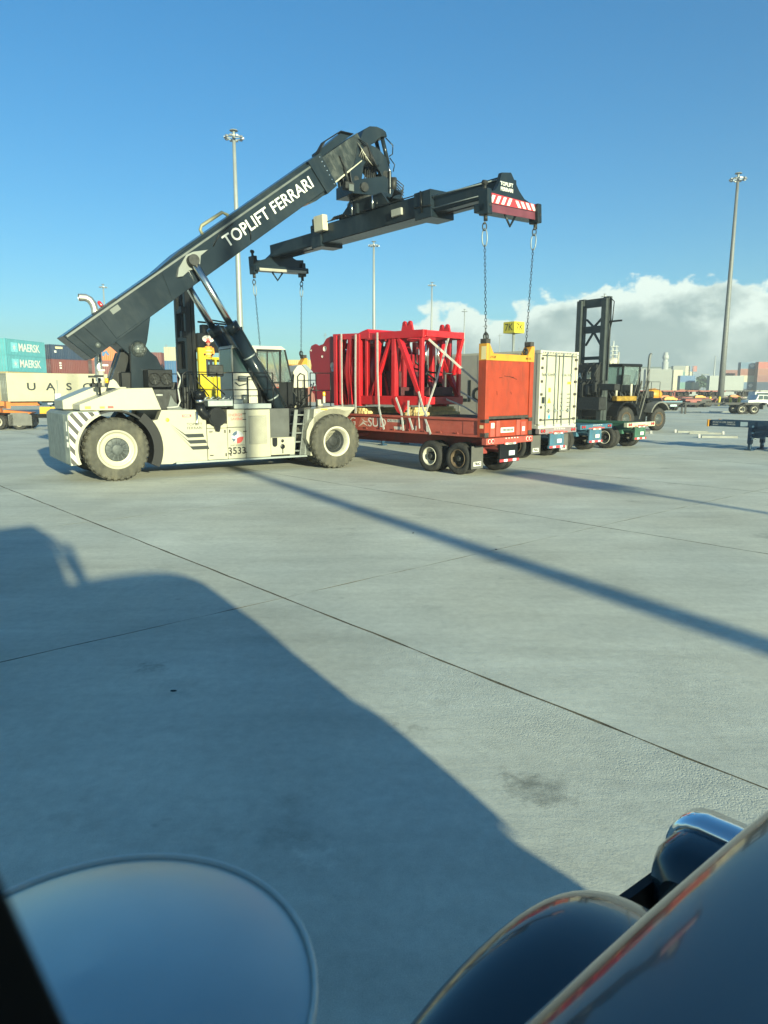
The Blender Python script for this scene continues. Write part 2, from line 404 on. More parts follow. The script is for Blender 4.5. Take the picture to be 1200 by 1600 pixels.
    t.links.new(wp.outputs[0], vo.inputs['Vector'])
    pit = mul(rng(vo.outputs['Distance'], 0.05, 0.5, 0.0, 1.0), strip)
    f = mul(f, rng(pit, 0, 1, 1.0, 0.93))
    c = n('ShaderNodeMix', data_type='RGBA'); t.links.new(rng(noise(0.22, 4, 0.5, None, 15), 0.35, 0.65, 0, 1), c.inputs[0])
    c.inputs[6].default_value = (0.515, 0.535, 0.465, 1); c.inputs[7].default_value = (0.54, 0.535, 0.435, 1)
    v = n('ShaderNodeVectorMath', operation='SCALE'); t.links.new(c.outputs[2], v.inputs[0]); t.links.new(f, v.inputs['Scale'])
    t.links.new(v.outputs[0], b.inputs['Base Color'])
    b.inputs['Roughness'].default_value = 0.82
    b.inputs['Specular IOR Level'].default_value = 0.35
    # relief: trowel waves, broom lines, grit
    h = n('ShaderNodeMath', operation='ADD'); t.links.new(mul(noise(5, 5, 0.6, (0.5, 1.8, 1), 20, 41), 0.55), h.inputs[0]); t.links.new(mul(mul(noise(38, 7, 0.75, None, 21), rng(noise(0.45, 3, 0.5, None, 40), 0.35, 0.65, 0.35, 1.5)), 0.6), h.inputs[1])
    h2 = n('ShaderNodeMath', operation='ADD'); t.links.new(h.outputs[0], h2.inputs[0]); t.links.new(mul(pit, 0.38), h2.inputs[1]); h = h2
    bp = n('ShaderNodeBump'); bp.inputs['Strength'].default_value = 0.5; bp.inputs['Distance'].default_value = 0.010
    t.links.new(h.outputs[0], bp.inputs['Height']); t.links.new(bp.outputs[0], b.inputs['Normal'])
    return m
CONC = ground_material()
JOINT = mat('joint_filler', (0.11, 0.108, 0.09), 0.9, var=0.3, scale=8)
gm = MB(); gm.add([(-3000, -3000, -0.022), (3000, -3000, -0.022), (3000, 3000, -0.022), (-3000, 3000, -0.022)], [(0, 1, 2, 3)])
ground = gm.build('ground', JOINT); tag(ground, kind='structure')
GA = R(41.2); e1 = Vector((math.cos(GA), math.sin(GA))); e2 = Vector((-math.sin(GA), math.cos(GA)))
SX, SY, C1, C2 = 7.4, 7.15, 4.87, 7.55
def slab_mesh(u0, u1, v0, v1, du=0.0, dv=0.0):
    q = MB(); jw = 0.016
    def jag(a, b, fix, flip):
        k = max(2, int(abs(b - a) / 0.35)) if abs(b - a) < 12 else 2
        r = [(a + (b - a) * i / k, fix + (random.uniform(-0.011, 0.011) if 0 < i < k else 0)) for i in range(k)]
        return [(y, x) for x, y in r] if flip else r
    A = (u0 + jw, u1 - jw, v0 + .006, v1 - .006)
    loop = jag(A[0], A[1], A[2], False) + jag(A[2], A[3], A[1], True) + jag(A[1], A[0], A[3], False) + jag(A[3], A[2], A[0], True)
    P = [e1 * a + e2 * b for a, b in loop]; k = len(P); b_ = 0.010
    cx = sum((p for p in P), Vector((0, 0))) / k
    inn = [p + (cx - p).normalized() * b_ * 1.4 for p in P]
    q.add([(p.x, p.y, 0) for p in P] + [(p.x, p.y, -0.024) for p in P], [list(range(k))]); q.m = 1
    for i in range(k): q.f.append([i, (i + 1) % k, k + (i + 1) % k, k + i]); q.mi.append(1); q.sm.append(False)
    return q
I0, I1, J0, J1 = -7, 11, -3, 13
for i in range(I0, I1):
    for j in range(J0, J1):
        u0, v0 = C1 + i * SX, C2 + j * SY
        slab_mesh(u0, u0 + SX, v0, v0 + SY).build('slab', [CONC, JOINT], ground, fix=False)
ua, ub, va, vb = C1 + I0 * SX, C1 + I1 * SX, C2 + J0 * SY, C2 + J1 * SY
for a in ((-2500, ua, -2500, 2500), (ub, 2500, -2500, 2500), (ua, ub, -2500, va), (ua, ub, vb, 2500)):
    slab_mesh(*a).build('slab', [CONC, JOINT], ground, fix=False)

# ------------------------------------------------------------------ reach stacker
def big_wheel(parent, u, v0, w, r, face, dished, rimr, tyre=None, name='wheel', rimm=None):
    """face = -1: the outer face looks to -y"""
    e = empty_part(name, parent, (u, v0, r))
    q = MB(); rb = r - 0.028
    def Y(h): return h if face < 0 else w - h
    prof = [(rimr - 0.02, .10), (rimr, .035), (rimr + .035, .02), (rb * .80, 0), (rb * .92, .012), (rb * .975, .05), (rb, .12), (rb, w - .12), (rb * .975, w - .05), (rb * .92, w - .012), (rb * .80, w), (rimr + .035, w - .02), (rimr, w - .035), (rimr - .02, w - .1)]
    q.lathe([(a, Y(h)) for a, h in prof], 56)
    n = 30
    for k in range(n):
        for side in (0, 1):
            a0 = 2 * math.pi * (k + side * .5) / n
            vs = []
            for (h, da) in ((.012 if side == 0 else w - .012, -0.02), (w * .52 if side == 0 else w * .48, 0.10)):
                for dd in (-.052, .052):
                    edge = (h < .02 or h > w - .02)
                    for rr in ((rb * .905, rb * .955 + .022) if edge else (rb - .01, rb + .03)):
                        a = a0 + dd + da
                        vs.append((rr * math.cos(a), Y(h), rr * math.sin(a)))
                if h in (.012, w - .012):                    # shoulder block
                    h2 = .075 if side == 0 else w - .075
                    for dd in (-.052, .052):
                        for rr in (rb - .02, rb + .03):
                            a = a0 + dd + da * .6; vs.append((rr * math.cos(a), Y(h2), rr * math.sin(a)))
            fs = [(0, 2, 3, 1), (4, 6, 7, 5)]
            def quad(a, b): return [(a, a + 1, b + 1, b), (a + 2, b + 2, b + 3, a + 3), (a + 1, a + 3, b + 3, b + 1), (a, b, b + 2, a + 2)]
            q.add(vs, [(0, 2, 3, 1), (8, 9, 11, 10)] + quad(0, 4) + quad(4, 8))
    q.build('tyre', tyre or TYRE, e)
    q = MB(); d = .34 if dished else .085
    prof = [(rimr - .004, .10), (rimr + .012, .03), (rimr + .012, .012), (rimr - .03, .012), (rimr - .05, .03), (rimr - .07, .05)]
    prof += [(rimr - .10, d * .55), (rimr - .16, d), (.0, d)] if dished else [(rimr - .085, .075), (rimr - .12, .06), (rimr - .19, .085), (0, .085)]
    q.lathe([(a, Y(h)) for a, h in prof], 40); q.build('rim', rimm or (RIMW if dished else WHITE), e)
    q = MB(); hr = .30 if dished else .345; hd = d - .004
    q.lathe([(hr, Y(hd)), (hr, Y(hd - .03)), (hr - .03, Y(hd - .04)), (.19, Y(hd - .04)), (.17, Y(hd - .07)), (.13, Y(hd - .085)), (0, Y(hd - .085))], 32)
    if dished: q.lathe([(rimr - .105, Y(d * .62)), (rimr - .13, Y(d * .62)), (rimr - .15, Y(d * .9)), (hr, Y(d * .9))], 36)
    nb = 20 if dished else 12
    for k in range(nb):
        a = 2 * math.pi * k / nb
        if dished: q.tube([(.255 * math.cos(a), Y(hd - .035), .255 * math.sin(a)), (.255 * math.cos(a), Y(hd - .075), .255 * math.sin(a))], .018, 6)
        else: q.beam((.17 * math.cos(a), Y(hd - .05), .17 * math.sin(a)), (.325 * math.cos(a), Y(hd - .05), .325 * math.sin(a)), .03, .035, up=(0, 1, 0))
    q.build('hub', mat('hub_black', (.022, .025, .026), .5, var=.3, scale=12) if dished else HUB, e)
    return e

rs = thing('reach_stacker', 'white and dark grey reach stacker with its lettered boom raised over the red load', 'reach stacker', (-7.80, 20.72, 0), 33.5)
BW = 3.6
big_wheel(rs, 0, 0, .52, .93, -1, False, .565)
big_wheel(rs, 0, BW - .52, .52, .93, 1, False, .565)
for v, f in ((-.57, -1), (-.03, -1), (BW - .49, 1), (BW + .05, 1)):
    big_wheel(rs, 7.06, v, .50, .925, f, True, .50)
q = MB()
q.bbox(-1.0, 6.1, .75, BW - .75, .62, 1.55, .03)                  # main chassis box
q.bbox(5.2, 7.9, 1.0, BW - 1.0, .75, 1.7, .03)
q.cyl((0, .45, .93), (0, BW - .45, .93), .20, 12); q.cyl((7.06, .3, .93), (7.06, BW - .3, .93), .26, 12)
q.build('chassis_frame', DARKM, rs)

# counterweight with its wheel arch
archc = arc(0, .93, 1.12, 112, 200, 14)
poly = [(-1.30, .52), (-1.30, 1.97), (-1.18, 2.06), (-.44, 2.06)] + archc
q = MB(); q.prism(poly, .02, BW - .02)
for y0, y1, x in ((.35, BW - .35, -1.36),):
    q.prism([(-1.299, .0 + .03), (x, y0), (x, BW - y0), (-1.299, BW - .03)], .56, 1.98, 'xy')
cw = q.build('counterweight', mat('counterweight_grey_green', (0.20, 0.225, 0.20), .55, var=.25, scale=5, dirt=(.42, .42, .36), dirt_amt=.5, dscale=5), rs, .02)
q = MB()
for z0, z1, y0, y1 in ((1.5, 1.78, .12, .17), (1.28, 1.36, .10, .22), (1.05, 1.2, .06, .10), (1.05, 1.2, .14, .19)):
    q.prism([(-1.307 - (y0 - .03) * .19, y0), (-1.307 - (y1 - .03) * .19, y1), (-1.29, y1), (-1.29, y0)], z0, z1, 'xy')
q.each('print_mark', PRINTW, rs)
HAZ = stripes('black_white_hazard_bars', (.022, .022, .022), (.66, .64, .55), .215, (.80, 0, .62), duty=.50)
q = MB(); q.prism([(-1.285, .545), (-1.285, 1.93), (-1.15, 2.03), (-.46, 2.03)] + arc(0, .93, 1.135, 113, 199, 14), .004, .021)
q.build('hazard_panel', HAZ, rs)
# wheel-arch lining
def sweep(r0, r1, a0, a1, y0, y1, n=14, cx=0, cz=.93):
    return MB().prism(arc(cx, cz, r0, a0, a1, n) + arc(cx, cz, r1, a1, a0, n), y0, y1)
sweep(1.085, 1.119, 112, 200, .0, .6).build('arch_lining', WHITE, rs); sweep(1.08, 1.165, 116, 200, -.006, .03).build('arch_lip', WHITE, rs)
sweep(1.085, 1.119, 112, 200, BW - .6, BW).build('arch_lining', WHITE, rs)
sweep(1.06, 1.33, -26, 52, .01, .62).build('mudguard', RUBBER, rs)
sweep(1.10, 1.16, 52, 112, .05, .62).build('mudguard', RUBBER, rs)
sweep(1.06, 1.33, -26, 52, BW - .62, BW - .01).build('mudguard', RUBBER, rs)
# rear hood: side boxes over the wheels and the middle wedge
side = [(-.96, 2.08), (-.96, 2.25), (.20, 2.70), (1.10, 2.72), (1.34, 2.07)]
MB().prism(side, 0, 1.05).build('rear_wing', WHITE, rs, .015)
MB().prism(side, BW - 1.05, BW).build('rear_wing', WHITE, rs, .015)
MB().prism([(-1.22, 2.09), (-1.22, 2.36), (-.32, 2.74), (.62, 2.745), (.62, 2.09)], 1.08, BW - 1.08).build('rear_hood', WHITE, rs, .015)
q = MB(); q.prism([(-.05, 2.72), (.02, 2.93), (.12, 2.97), (.2, 2.9), (.3, 2.72)], .5, .54); q.prism([(-.05, 2.72), (.02, 2.93), (.12, 2.97), (.2, 2.9), (.3, 2.72)], BW - .54, BW - .5)
q.each('lifting_lug', WHITE, rs)
q = MB()
for y in (.40, 1.25):
    q.tube([(-.30, y, 2.50), (-.30, y, 3.0)], .03, 8); q.cbox((-.30, y, 2.80), (.10, .14, .13)); q.tube([(-.36, y, 2.80), (-.40, y, 2.80)], .055, 10); q.cbox((-.30, y, 3.05), (.22, .2, .06))
q.build('rear_work_lamp', BLACK, rs)
q = MB(); q.tube([(-.2, .9, 2.7), (-.2, .9, 3.0), (-.14, .9, 3.12)], .03, 8); q.tube([(-.12, .95, 2.78), (-.12, .95, 3.2)], .09, 12); q.box(-.22, -.02, .86, 1.05, 3.2, 3.26)
q.build('pressure_cylinder', WHITE2, rs)
q = MB(); q.tube([(.02, .92, 2.86), (.02, .92, 3.0)], .05, 10); q.build('amber_beacon', AMBER, rs)

# near and far skirts
def skirt(y0, y1, face):
    sy = -1 if face < 0 else 1
    yf = y0 if face < 0 else y1
    MB().prism([(1.335, 2.06), (1.21, 1.78)] + arc(0, .93, 1.335, 38, -22, 10) + [(1.58, .42), (1.72, .47), (2.70, .47), (2.70, 2.05)], y0, y1).build('rear_fender_panel', WHITE, rs, .008)
    lead = []
    for nm, u0, u1, z0, z1 in (('service_door', 2.72, 3.38, .48, 1.46), ('service_door', 3.39, 3.99, .48, 1.47), ('service_door', 3.39, 3.99, 1.485, 2.04), ('filter_bay_panel', 2.72, 3.38, 1.47, 1.60)):
        lead.append(MB().bbox(u0, u1, y0 + .004, y1, z0, z1, .008).build(nm, WHITE, rs))
    MB().bbox(4.005, 4.865, y0 + .002, y1, .48, 2.03, .008).build('radiator_panel', WHITE, rs)
    MB().box(4.12, 4.73, yf - .001 if sy > 0 else yf - .003, yf + .003 if sy > 0 else yf + .001, .92, 1.83).build('louvre_shade_plate', mat('louvre_gap_shade', (.15, .15, .12), .6), rs)  # flat dark plate: the shade between the slats put into its colour
    g = MB()
    for k in range(26):
        z = .93 + k * .034
        g.prism([(yf + sy * .004, z), (yf + sy * .018, z + .006), (yf + sy * .004, z + .026)], 4.13, 4.72, 'yz')
    g = g.build('louvre_slats', mat('louvre_slat_paint', (.36, .35, .28), .5), rs); tag(g, kind='stuff')  # slats in a cream slightly lighter than the panel
    MB().bbox(4.875, 5.75, y0 + .01, y1, .52, 1.10, .01).build('step_panel', WHITE, rs)
    MB().box(1.7, 6.2, y0 - .02 if face < 0 else y0, y1 if face < 0 else y1 + .02, .41, .468).build('sill_rail', GALV, rs)
    # door furniture
    h = MB()
    for u, z in ((2.80, 1.36), (2.80, .62), (3.93, 1.90), (3.93, 1.72), (3.93, 1.34), (3.93, .66)):
        h.box(u - .02, u + .09, yf + sy * .0, yf + sy * .025, z - .012, z + .012)
    for u, z in ((3.30, 1.36), (3.46, 1.36), (3.31, .62), (3.47, .62)):
        h.box(u - .016, u + .016, yf - .002, yf + sy * .02, z - .05, z + .05)
    h.each('hinge', BLACK, rs)
    return sy, yf
skirt(0.0, .34, -1); skirt(BW - .34, BW, 1)
# printing on the near skirt
q = MB()
for k in range(3):
    z = 1.26 - k * .19
    q.prism([(1.58, 1.64 - k * .035), (2.02 + k * .07, z + .055), (2.58 + k * .075, z + .055), (2.62 + k * .075, z - .055), (2.10 + k * .07, z - .055)], -.004, -.001)
q.each('chevron_stripe', PRINTD, rs)
text(rs, 'TOPLIFT\nFERRARI', .115, (2.33, -.002, 1.55), (1, 0, 0), (0, 0, 1), PRINTD, sx=1.15, ext=.001)
q = MB(); q.box(1.96, 2.24, -.003, -.001, 1.83, 1.91); q.build('warning_plate', PRINTR, rs)
text(rs, 'DIESEL', .075, (2.10, -.004, 1.87), (1, 0, 0), (0, 0, 1), PRINTW, ext=.001)
q = MB(); q.box(-.42, -.28, -.003, -.001, 2.13, 2.19); q.box(-.82, -.66, -.003, -.001, 2.12, 2.2)
q.build('warning_sticker', PRINTO, rs)
q = MB(); q.box(-.2, -.04, -.003, -.001, 2.13, 2.2); q.build('warning_sticker', PRINTR, rs)
text(rs, 'ENERGY\n   SAVING', .125, (3.67, .002, 1.80), (1, 0, 0), (.12, 0, 1), PRINTR, ext=.001)
q = MB(); q.lathe([(0, -.004), (.205, -.004), (.205, -.0)], 32, (3.72, .003, 1.16)); q.build('emblem', PRINTW, rs)
q = MB(); q.prism([(3.72 + .2 * math.cos(R(a)), 1.16 + .2 * math.sin(R(a))) for a in range(5, -112, -13)] + [(3.69, 1.12), (3.76, 1.16)], -.0035, -.002); q.build('emblem', PRINTR, rs)
q = MB(); q.prism([(3.72 + .2 * math.cos(R(a)), 1.16 + .2 * math.sin(R(a))) for a in range(95, 172, 11)] + [(3.62, 1.20), (3.70, 1.25)], -.0035, -.002)
q.prism([(3.72 + .2 * math.cos(R(a)), 1.16 + .2 * math.sin(R(a))) for a in range(188, 232, 10)] + [(3.66, 1.10)], -.0035, -.002); q.each('emblem', mat('slate_blue_print', (.05, .09, .14), .5), rs)
text(rs, 'PORT HOUSTON', .062, (3.71, .001, .90), (1, 0, 0), (0, 0, 1), PRINTD, ext=.001)
text(rs, '3533', .31, (3.69, .0, .72), (1, 0, 0), (0, 0, 1), PRINTB, ext=.002, bold=.006)
q = MB(); q.lathe([(0, -.01), (.045, -.01), (.055, .0)], 14, (5.30, .01, .98)); q.lathe([(0, -.01), (.07, -.01), (.085, 0)], 16, (5.30, .01, .79)); q.prism(arc(5.02, .88, .09, 180, 360, 8) + [(5.11, 1.09), (4.93, 1.09)], .006, .012); q.box(5.285, 5.315, .0, .012, .56, .72)
q.build('access_port', BLACK, rs)
q = MB(); q.lathe([(0, -.01), (.055, -.01), (.065, .02)], 14, (1.50, .0, 1.76)); q.build('turn_lamp', AMBER, rs)

# ladder to the cab
q = MB()
lad = empty_part('ladder', rs)
for u in (0, .36):
    q.prism([(5.56 + u, .48), (5.78 + u, 2.0), (5.90 + u, 2.0), (5.74 + u, .48)], .02 if u == 0 else .0, .05 if u == 0 else .03)
q.prism([(5.95, .48), (6.14, 2.0), (6.34, 2.0), (6.17, .48)], .0, .03)
q.prism([(5.50, .48), (6.12, .48), (6.34, 2.0), (5.78, 2.0)], .48, .52)
q.build('side_plate', mat('ladder_shaded_grey', (.16, .175, .165), .5, .2, var=.15, scale=6), lad); MB().prism([(5.52, .5), (6.1, .5), (6.3, 1.98), (5.8, 1.98)], .47, .478).build('shade_backing', BLACK, lad)  # grey darkened for the ladder's shade; black backing stands in for its dark inside
for k in range(5):
    z = .60 + k * .3; MB().box(5.60 + k * .045, 5.96 + k * .045, .04, .40, z, z + .04).build('step', MATS['ladder_shaded_grey'], lad)
# front fender, near and far
for y0, y1 in ((-.30, .85), (BW - .85, BW + .30)):
    MB().prism([(6.18, .46), (6.36, .46)] + [(7.06 + r_ * 1.02 * math.cos(R(a)), .95 + r_ * math.sin(R(a))) for a, r_ in ((175, 1.0), (160, 1.04), (145, 1.06), (130, 1.06), (115, 1.06), (100, 1.06), (88, 1.07), (76, 1.08), (66, 1.08))] + [(7.9, 1.98), (7.95, 2.06), (7.2, 2.10), (6.35, 2.02)], y0, y1).build('front_fender', WHITE, rs, .012)
MB().prism([(7.2, 2.09), (7.9, 2.05), (7.9, 1.7), (7.2, 1.7)], .86, BW - .86).build('front_deck', DARKM, rs)
q = MB(); q.lathe([(0, -.305), (.06, -.305), (.06, -.301)], 16, (6.45, 0, 1.90)); q.build('inspection_sticker', mat('pale_print', (.42, .40, .3), .5), rs)
q = MB(); q.box(6.6, 6.85, -.304, -.301, 1.985, 2.03); q.build('warning_sticker', PRINTO, rs)
# deck plates, engine bay, air filter
MB().bbox(2.78, 3.60, -.02, .5, 2.15, 2.33, .01).build('tread_plate', GALV, rs)
MB().bbox(3.62, 4.92, -.02, .7, 2.06, 2.22, .01).build('tread_plate', GALV, rs)
MB().box(1.4, 6.3, .36, BW - .36, 1.56, 2.04).build('deck', BLACK, rs)
MB().box(4.87, 5.7, .30, .36, 1.1, 2.04).build('bay_back', mat('bay_grey', (.075, .08, .078), .6, var=.2), rs)
q = MB()
q.tube([(2.52, -.02, 2.62), (2.52, -.02, 2.40)], .16, 16); q.tube([(2.52, -.02, 2.40), (2.52, -.02, 2.20)], .125, 16)
q.tube([(2.52, -.02, 2.2), (2.54, -.02, 2.02), (2.66, -.02, 1.88), (2.85, -.02, 1.84)], .15, 16)
q.tube([(3.02, .42, 1.82), (3.02, -.16, 1.82)], .29, 24); q.tube([(3.02, -.16, 1.82), (3.02, -.19, 1.82)], .24, 24)
q.prism([(2.92, 1.56), (3.14, 1.56), (3.10, 1.36), (2.98, 1.38)], -.1, .05)
q.build('air_filter', BLACK, rs)
MB().tube([(2.52, -.02, 2.27), (2.52, -.02, 2.36)], .14, 16).build('clamp_band', STEEL, rs)
MB().tube([(2.40, -.06, 2.0), (2.40, -.06, 1.66), (2.37, -.06, 1.62)], .035, 8).build('drain_pipe', STEEL, rs)
q = MB()
for k in range(5): q.tube([(2.9 + k * .2, .7, 2.34), (3.0 + k * .2, .7, 2.42), (3.15 + k * .18, .9, 2.40)], .03, 6)
q.bbox(2.7, 4.2, .55, 1.0, 2.04, 2.36, .04)
q.build('engine_cover', GALV, rs)
q = MB(); q.bbox(1.12, 1.88, .50, 1.0, 2.73, 3.27, .02); q.build('cooler_box', BLACK, rs)
for cx in (1.32, 1.68):
    f = MB()
    f.lathe([(.185, .470), (.185, .50), (.165, .50), (.165, .470)], 24, (cx, 0, 2.98))
    for k in range(9):
        a = 2 * math.pi * k / 9; c, s_ = math.cos(a), math.sin(a)
        f.beam((cx + .03 * c, .485, 2.98 + .03 * s_), (cx + .16 * c, .482, 2.98 + .16 * s_), .035, .008, up=(0, 1, .3))
    f.lathe([(0, .460), (.035, .462), (.04, .49)], 12, (cx, 0, 2.98))
    f.build('cooling_fan', DARKM, rs)
q = MB(); q.bbox(1.2, 1.95, .40, .9, 2.06, 2.68, .02)
q.build('hydraulic_manifold', DARKM, rs)
q = MB(); q.tube([(1.98, .36, 2.68), (2.02, .34, 2.3), (1.94, .34, 2.14), (1.6, .34, 2.12)], .025, 8); q.tube([(2.02, .5, 3.2), (2.1, .4, 3.0), (2.0, .42, 2.7)], .03, 8); q.tube([(1.3, .39, 2.5), (1.5, .37, 2.5)], .03, 8)
q.build('hose', mat('pale_hose', (.36, .37, .34), .5), rs)
q = MB()
for k in range(9):
    x = 2.05 + k * .12; q.tube([(x, .6 + .1 * (k % 3), 2.04), (x + .03, .62 + .1 * (k % 3), 2.35 + .09 * (k % 4)), (x + .15, .7, 2.25)], .035, 6)
q.tube([(2.08, .6, 3.0), (2.3, .6, 3.1)], .07, 10); q.bbox(2.25, 2.42, .7, .95, 2.04, 2.75, .02); q.bbox(2.0, 2.2, 1.1, 1.6, 2.04, 2.9, .02)
q.build('pump_group', DARKM, rs)
MB().prism([(1.62, 2.05), (2.3, 2.05), (2.05, 2.12), (1.85, 2.3), (1.75, 2.5)], .36, .40).build('guard_plate', GREYL, rs)

# handrails
q = MB()
def rail(q, us, y, z0, zs, r=.018, ends=True):
    for z in zs: q.tube([(us[0], y, z), (us[-1], y, z)], r, 6)
    for u in us: q.tube([(u, y, z0), (u, y, zs[0])], r, 6)
rail(q, [2.30, 2.43, 3.72, 5.12], .25, 2.1, [3.2, 2.66])
q.tube([(2.1, .25, 2.1), (2.1, .25, 3.12), (2.2, .25, 3.2), (2.43, .25, 3.2)], .03, 8)
for a, b in (((2.5, .6, 3.16), (3.05, .6, 2.45)), ((2.85, .7, 3.16), (3.62, .7, 2.5))): q.tube([a, b], .02, 6)
rail(q, [3.3], .5, 2.2, [3.2])
q.build('handrail', BLACK, rs)
q = MB(); rail(q, [6.66, 6.88, 7.46], .55, 2.05, [3.23, 2.64]); q.tube([(6.05, .3, 2.0), (6.05, .3, 3.1), (6.15, .3, 3.2), (6.3, .3, 3.15), (6.32, .3, 2.4)], .025, 6); q.tube([(6.3, .5, 2.06), (6.3, .5, 2.6), (6.5, .5, 2.6), (6.5, .5, 2.06)], .02, 6)
q.build('handrail', BLACK, rs)
q = MB(); rail(q, [2.43, 3.72, 5.12, 6.4, 7.4], BW - .25, 2.1, [3.2, 2.66]); q.build('handrail', BLACK, rs)
MB().bbox(3.05, 3.55, .55, .68, 3.08, 3.45, .03).build('tool_box', DARKM, rs)

# operator's cab
cab = empty_part('cab', rs)
cy0, cy1 = 1.28, 2.42
q = MB()
q.bbox(4.12, 4.74, cy0, cy1, 2.06, 3.22, .02)
q.bbox(4.72, 5.02, cy0 - .01, cy0 + .09, 2.06, 4.06, .02); q.bbox(4.72, 5.02, cy1 - .09, cy1 + .01, 2.06, 4.06, .02)
q.prism([(4.10, 4.02), (4.16, 4.12), (5.95, 4.13), (6.10, 4.02)], cy0 - .02, cy1 + .02)
q.tube([(4.14, cy0 + .02, 3.2), (4.14, cy0 + .02, 4.04)], .035, 8); q.tube([(4.14, cy1 - .02, 3.2), (4.14, cy1 - .02, 4.04)], .035, 8)
q.build('cab_shell', WHITE2, cab)
q = MB()
for y in (cy0 + .03, cy1 - .03):
    q.beam((5.86, y, 2.3), (5.90, y, 4.04), .06, .06); q.beam((6.34, y, 2.9), (6.08, y, 4.02), .05, .05); q.beam((5.04, y, 2.1), (5.04, y, 4.04), .05, .05)
    q.beam((5.04, y, 2.9), (5.9, y, 2.9), .04, .05); q.beam((5.04, y, 3.98), (5.95, y, 3.98), .05, .06); q.beam((5.9, y, 2.9), (6.34, y, 2.9), .04, .05); q.beam((5.42, y, 2.1), (5.42, y, 4.0), .03, .03)
q.box(5.04, 5.9, cy0 + .02, cy0 + .05, 2.1, 2.72); q.box(5.04, 5.9, cy1 - .05, cy1 - .02, 2.1, 2.72)
q.prism([(5.9, 2.1), (6.36, 2.1), (6.34, 2.88), (5.9, 2.88)], cy0 + .01, cy0 + .06)
q.box(5.04, 6.3, cy0, cy1, 2.06, 2.12)
q.box(4.2, 6.0, cy0 + .1, cy1 - .1, 3.96, 4.0)
q.build('cab_frame', BLACK, cab)
for y in (cy0 + .025, cy1 - .03):
    MB().box(5.06, 5.40, y, y + .006, 2.74, 3.95).build('window_pane', GLASS, cab); MB().box(5.44, 5.86, y, y + .006, 2.74, 3.95).build('window_pane', GLASS, cab)
    MB().prism([(5.92, 2.92), (6.32, 2.92), (6.07, 3.98), (5.95, 3.98)], y, y + .006).build('window_pane', GLASS, cab)
MB().prism([(6.345, 2.92), (6.352, 2.92), (6.092, 4.0), (6.085, 4.0)], cy0 + .06, cy1 - .06).build('windscreen', GLASS, cab)
for y in (cy0 + .03, cy1 - .036): MB().box(4.18, 4.72, y, y + .006, 3.24, 4.0).build('rear_window', DGLASS, cab)
MB().box(4.12, 4.127, cy0 + .06, cy1 - .06, 3.24, 4.0).build('rear_window', DGLASS, cab)
q = MB(); q.bbox(5.0, 5.5, 1.6, 2.1, 2.4, 2.75, .04); q.bbox(4.98, 5.15, 1.6, 2.1, 2.7, 3.4, .05); q.bbox(4.99, 5.12, 1.72, 1.98, 3.42, 3.66, .03); q.build('seat', BLACK, cab)
q = MB(); q.tube([(5.85, 1.85, 2.3), (5.72, 1.85, 2.95)], .05, 8); q.lathe([(.17, 0), (.19, .01), (.19, .03), (.17, .04)], 20, (5.66, 1.85, 2.95), 'z'); q.build('steering_wheel', BLACK, cab)
q = MB(); q.bbox(4.3, 4.6, cy0 - .14, cy0 - .02, 2.95, 3.12, .02); q.tube([(4.2, cy0 - .05, 2.9), (4.35, cy0 - .06, 2.8), (4.6, cy0 - .05, 2.86)], .02, 6); q.tube([(4.5, cy0 - .05, 2.2), (4.5, cy0 - .05, 2.5)], .09, 10); q.each('valve_block', GREYL, cab)
q = MB(); q.tube([(4.62, cy0 - .12, 3.1), (4.78, cy0 - .12, 3.1), (5.05, cy0 - .12, 2.6), (5.05, cy0 - .12, 2.1)], .02, 6); q.tube([(4.62, cy0 - .12, 2.2), (4.62, cy0 - .12, 3.1)], .02, 6); q.build('grab_rail', BLACK, cab)
# white tank and cab-side clutter ahead of the cab
MB().prism([(6.62, 2.72), (6.62, 3.30), (6.80, 3.52), (7.10, 3.56), (7.46, 3.2), (7.46, 2.9), (7.2, 2.72)], 1.75, 2.5).build('water_tank', WHITE2, rs, .03)
MB().prism([(6.95, 3.54), (7.10, 3.565), (7.48, 3.2), (7.52, 2.8), (7.2, 2.75), (7.18, 3.3)], 1.70, 1.76).build('tank_cover', mat('blue_grey_cover', (.16, .20, .24), .6), rs)
q = MB(); q.tube([(6.6, 1.7, 3.2), (6.5, 1.6, 2.6), (6.8, 1.3, 2.1)], .03, 6); q.tube([(7.3, 1.5, 2.9), (7.0, 1.2, 2.5), (6.8, .9, 2.1)], .025, 6); q.tube([(7.0, 1.2, 2.5), (6.6, 1.0, 2.3)], .025, 6); q.bbox(6.55, 7.0, 1.5, 2.2, 2.1, 2.7, .03)
q.tube([(6.2, .5, 2.02), (6.35, .35, 2.25), (6.5, .6, 2.1)], .03, 6); q.tube([(6.0, .6, 2.05), (6.2, .55, 2.3), (6.45, .7, 2.12)], .03, 6)
q.build('valve_group', DARKM, rs)
q = MB(); q.lathe([(.05, 0), (.05, .22), (.03, .24), (0, .24)], 12, (7.3, .75, 2.2), 'z'); q.bbox(7.15, 7.35, .9, 1.1, 2.08, 2.32, .03); q.build('work_lamp', WHITE2, rs)
MB().lathe([(.05, 0), (.055, .1), (.03, .16), (0, .16)], 12, (7.3, .75, 2.45), 'z').build('amber_beacon', AMBER, rs)

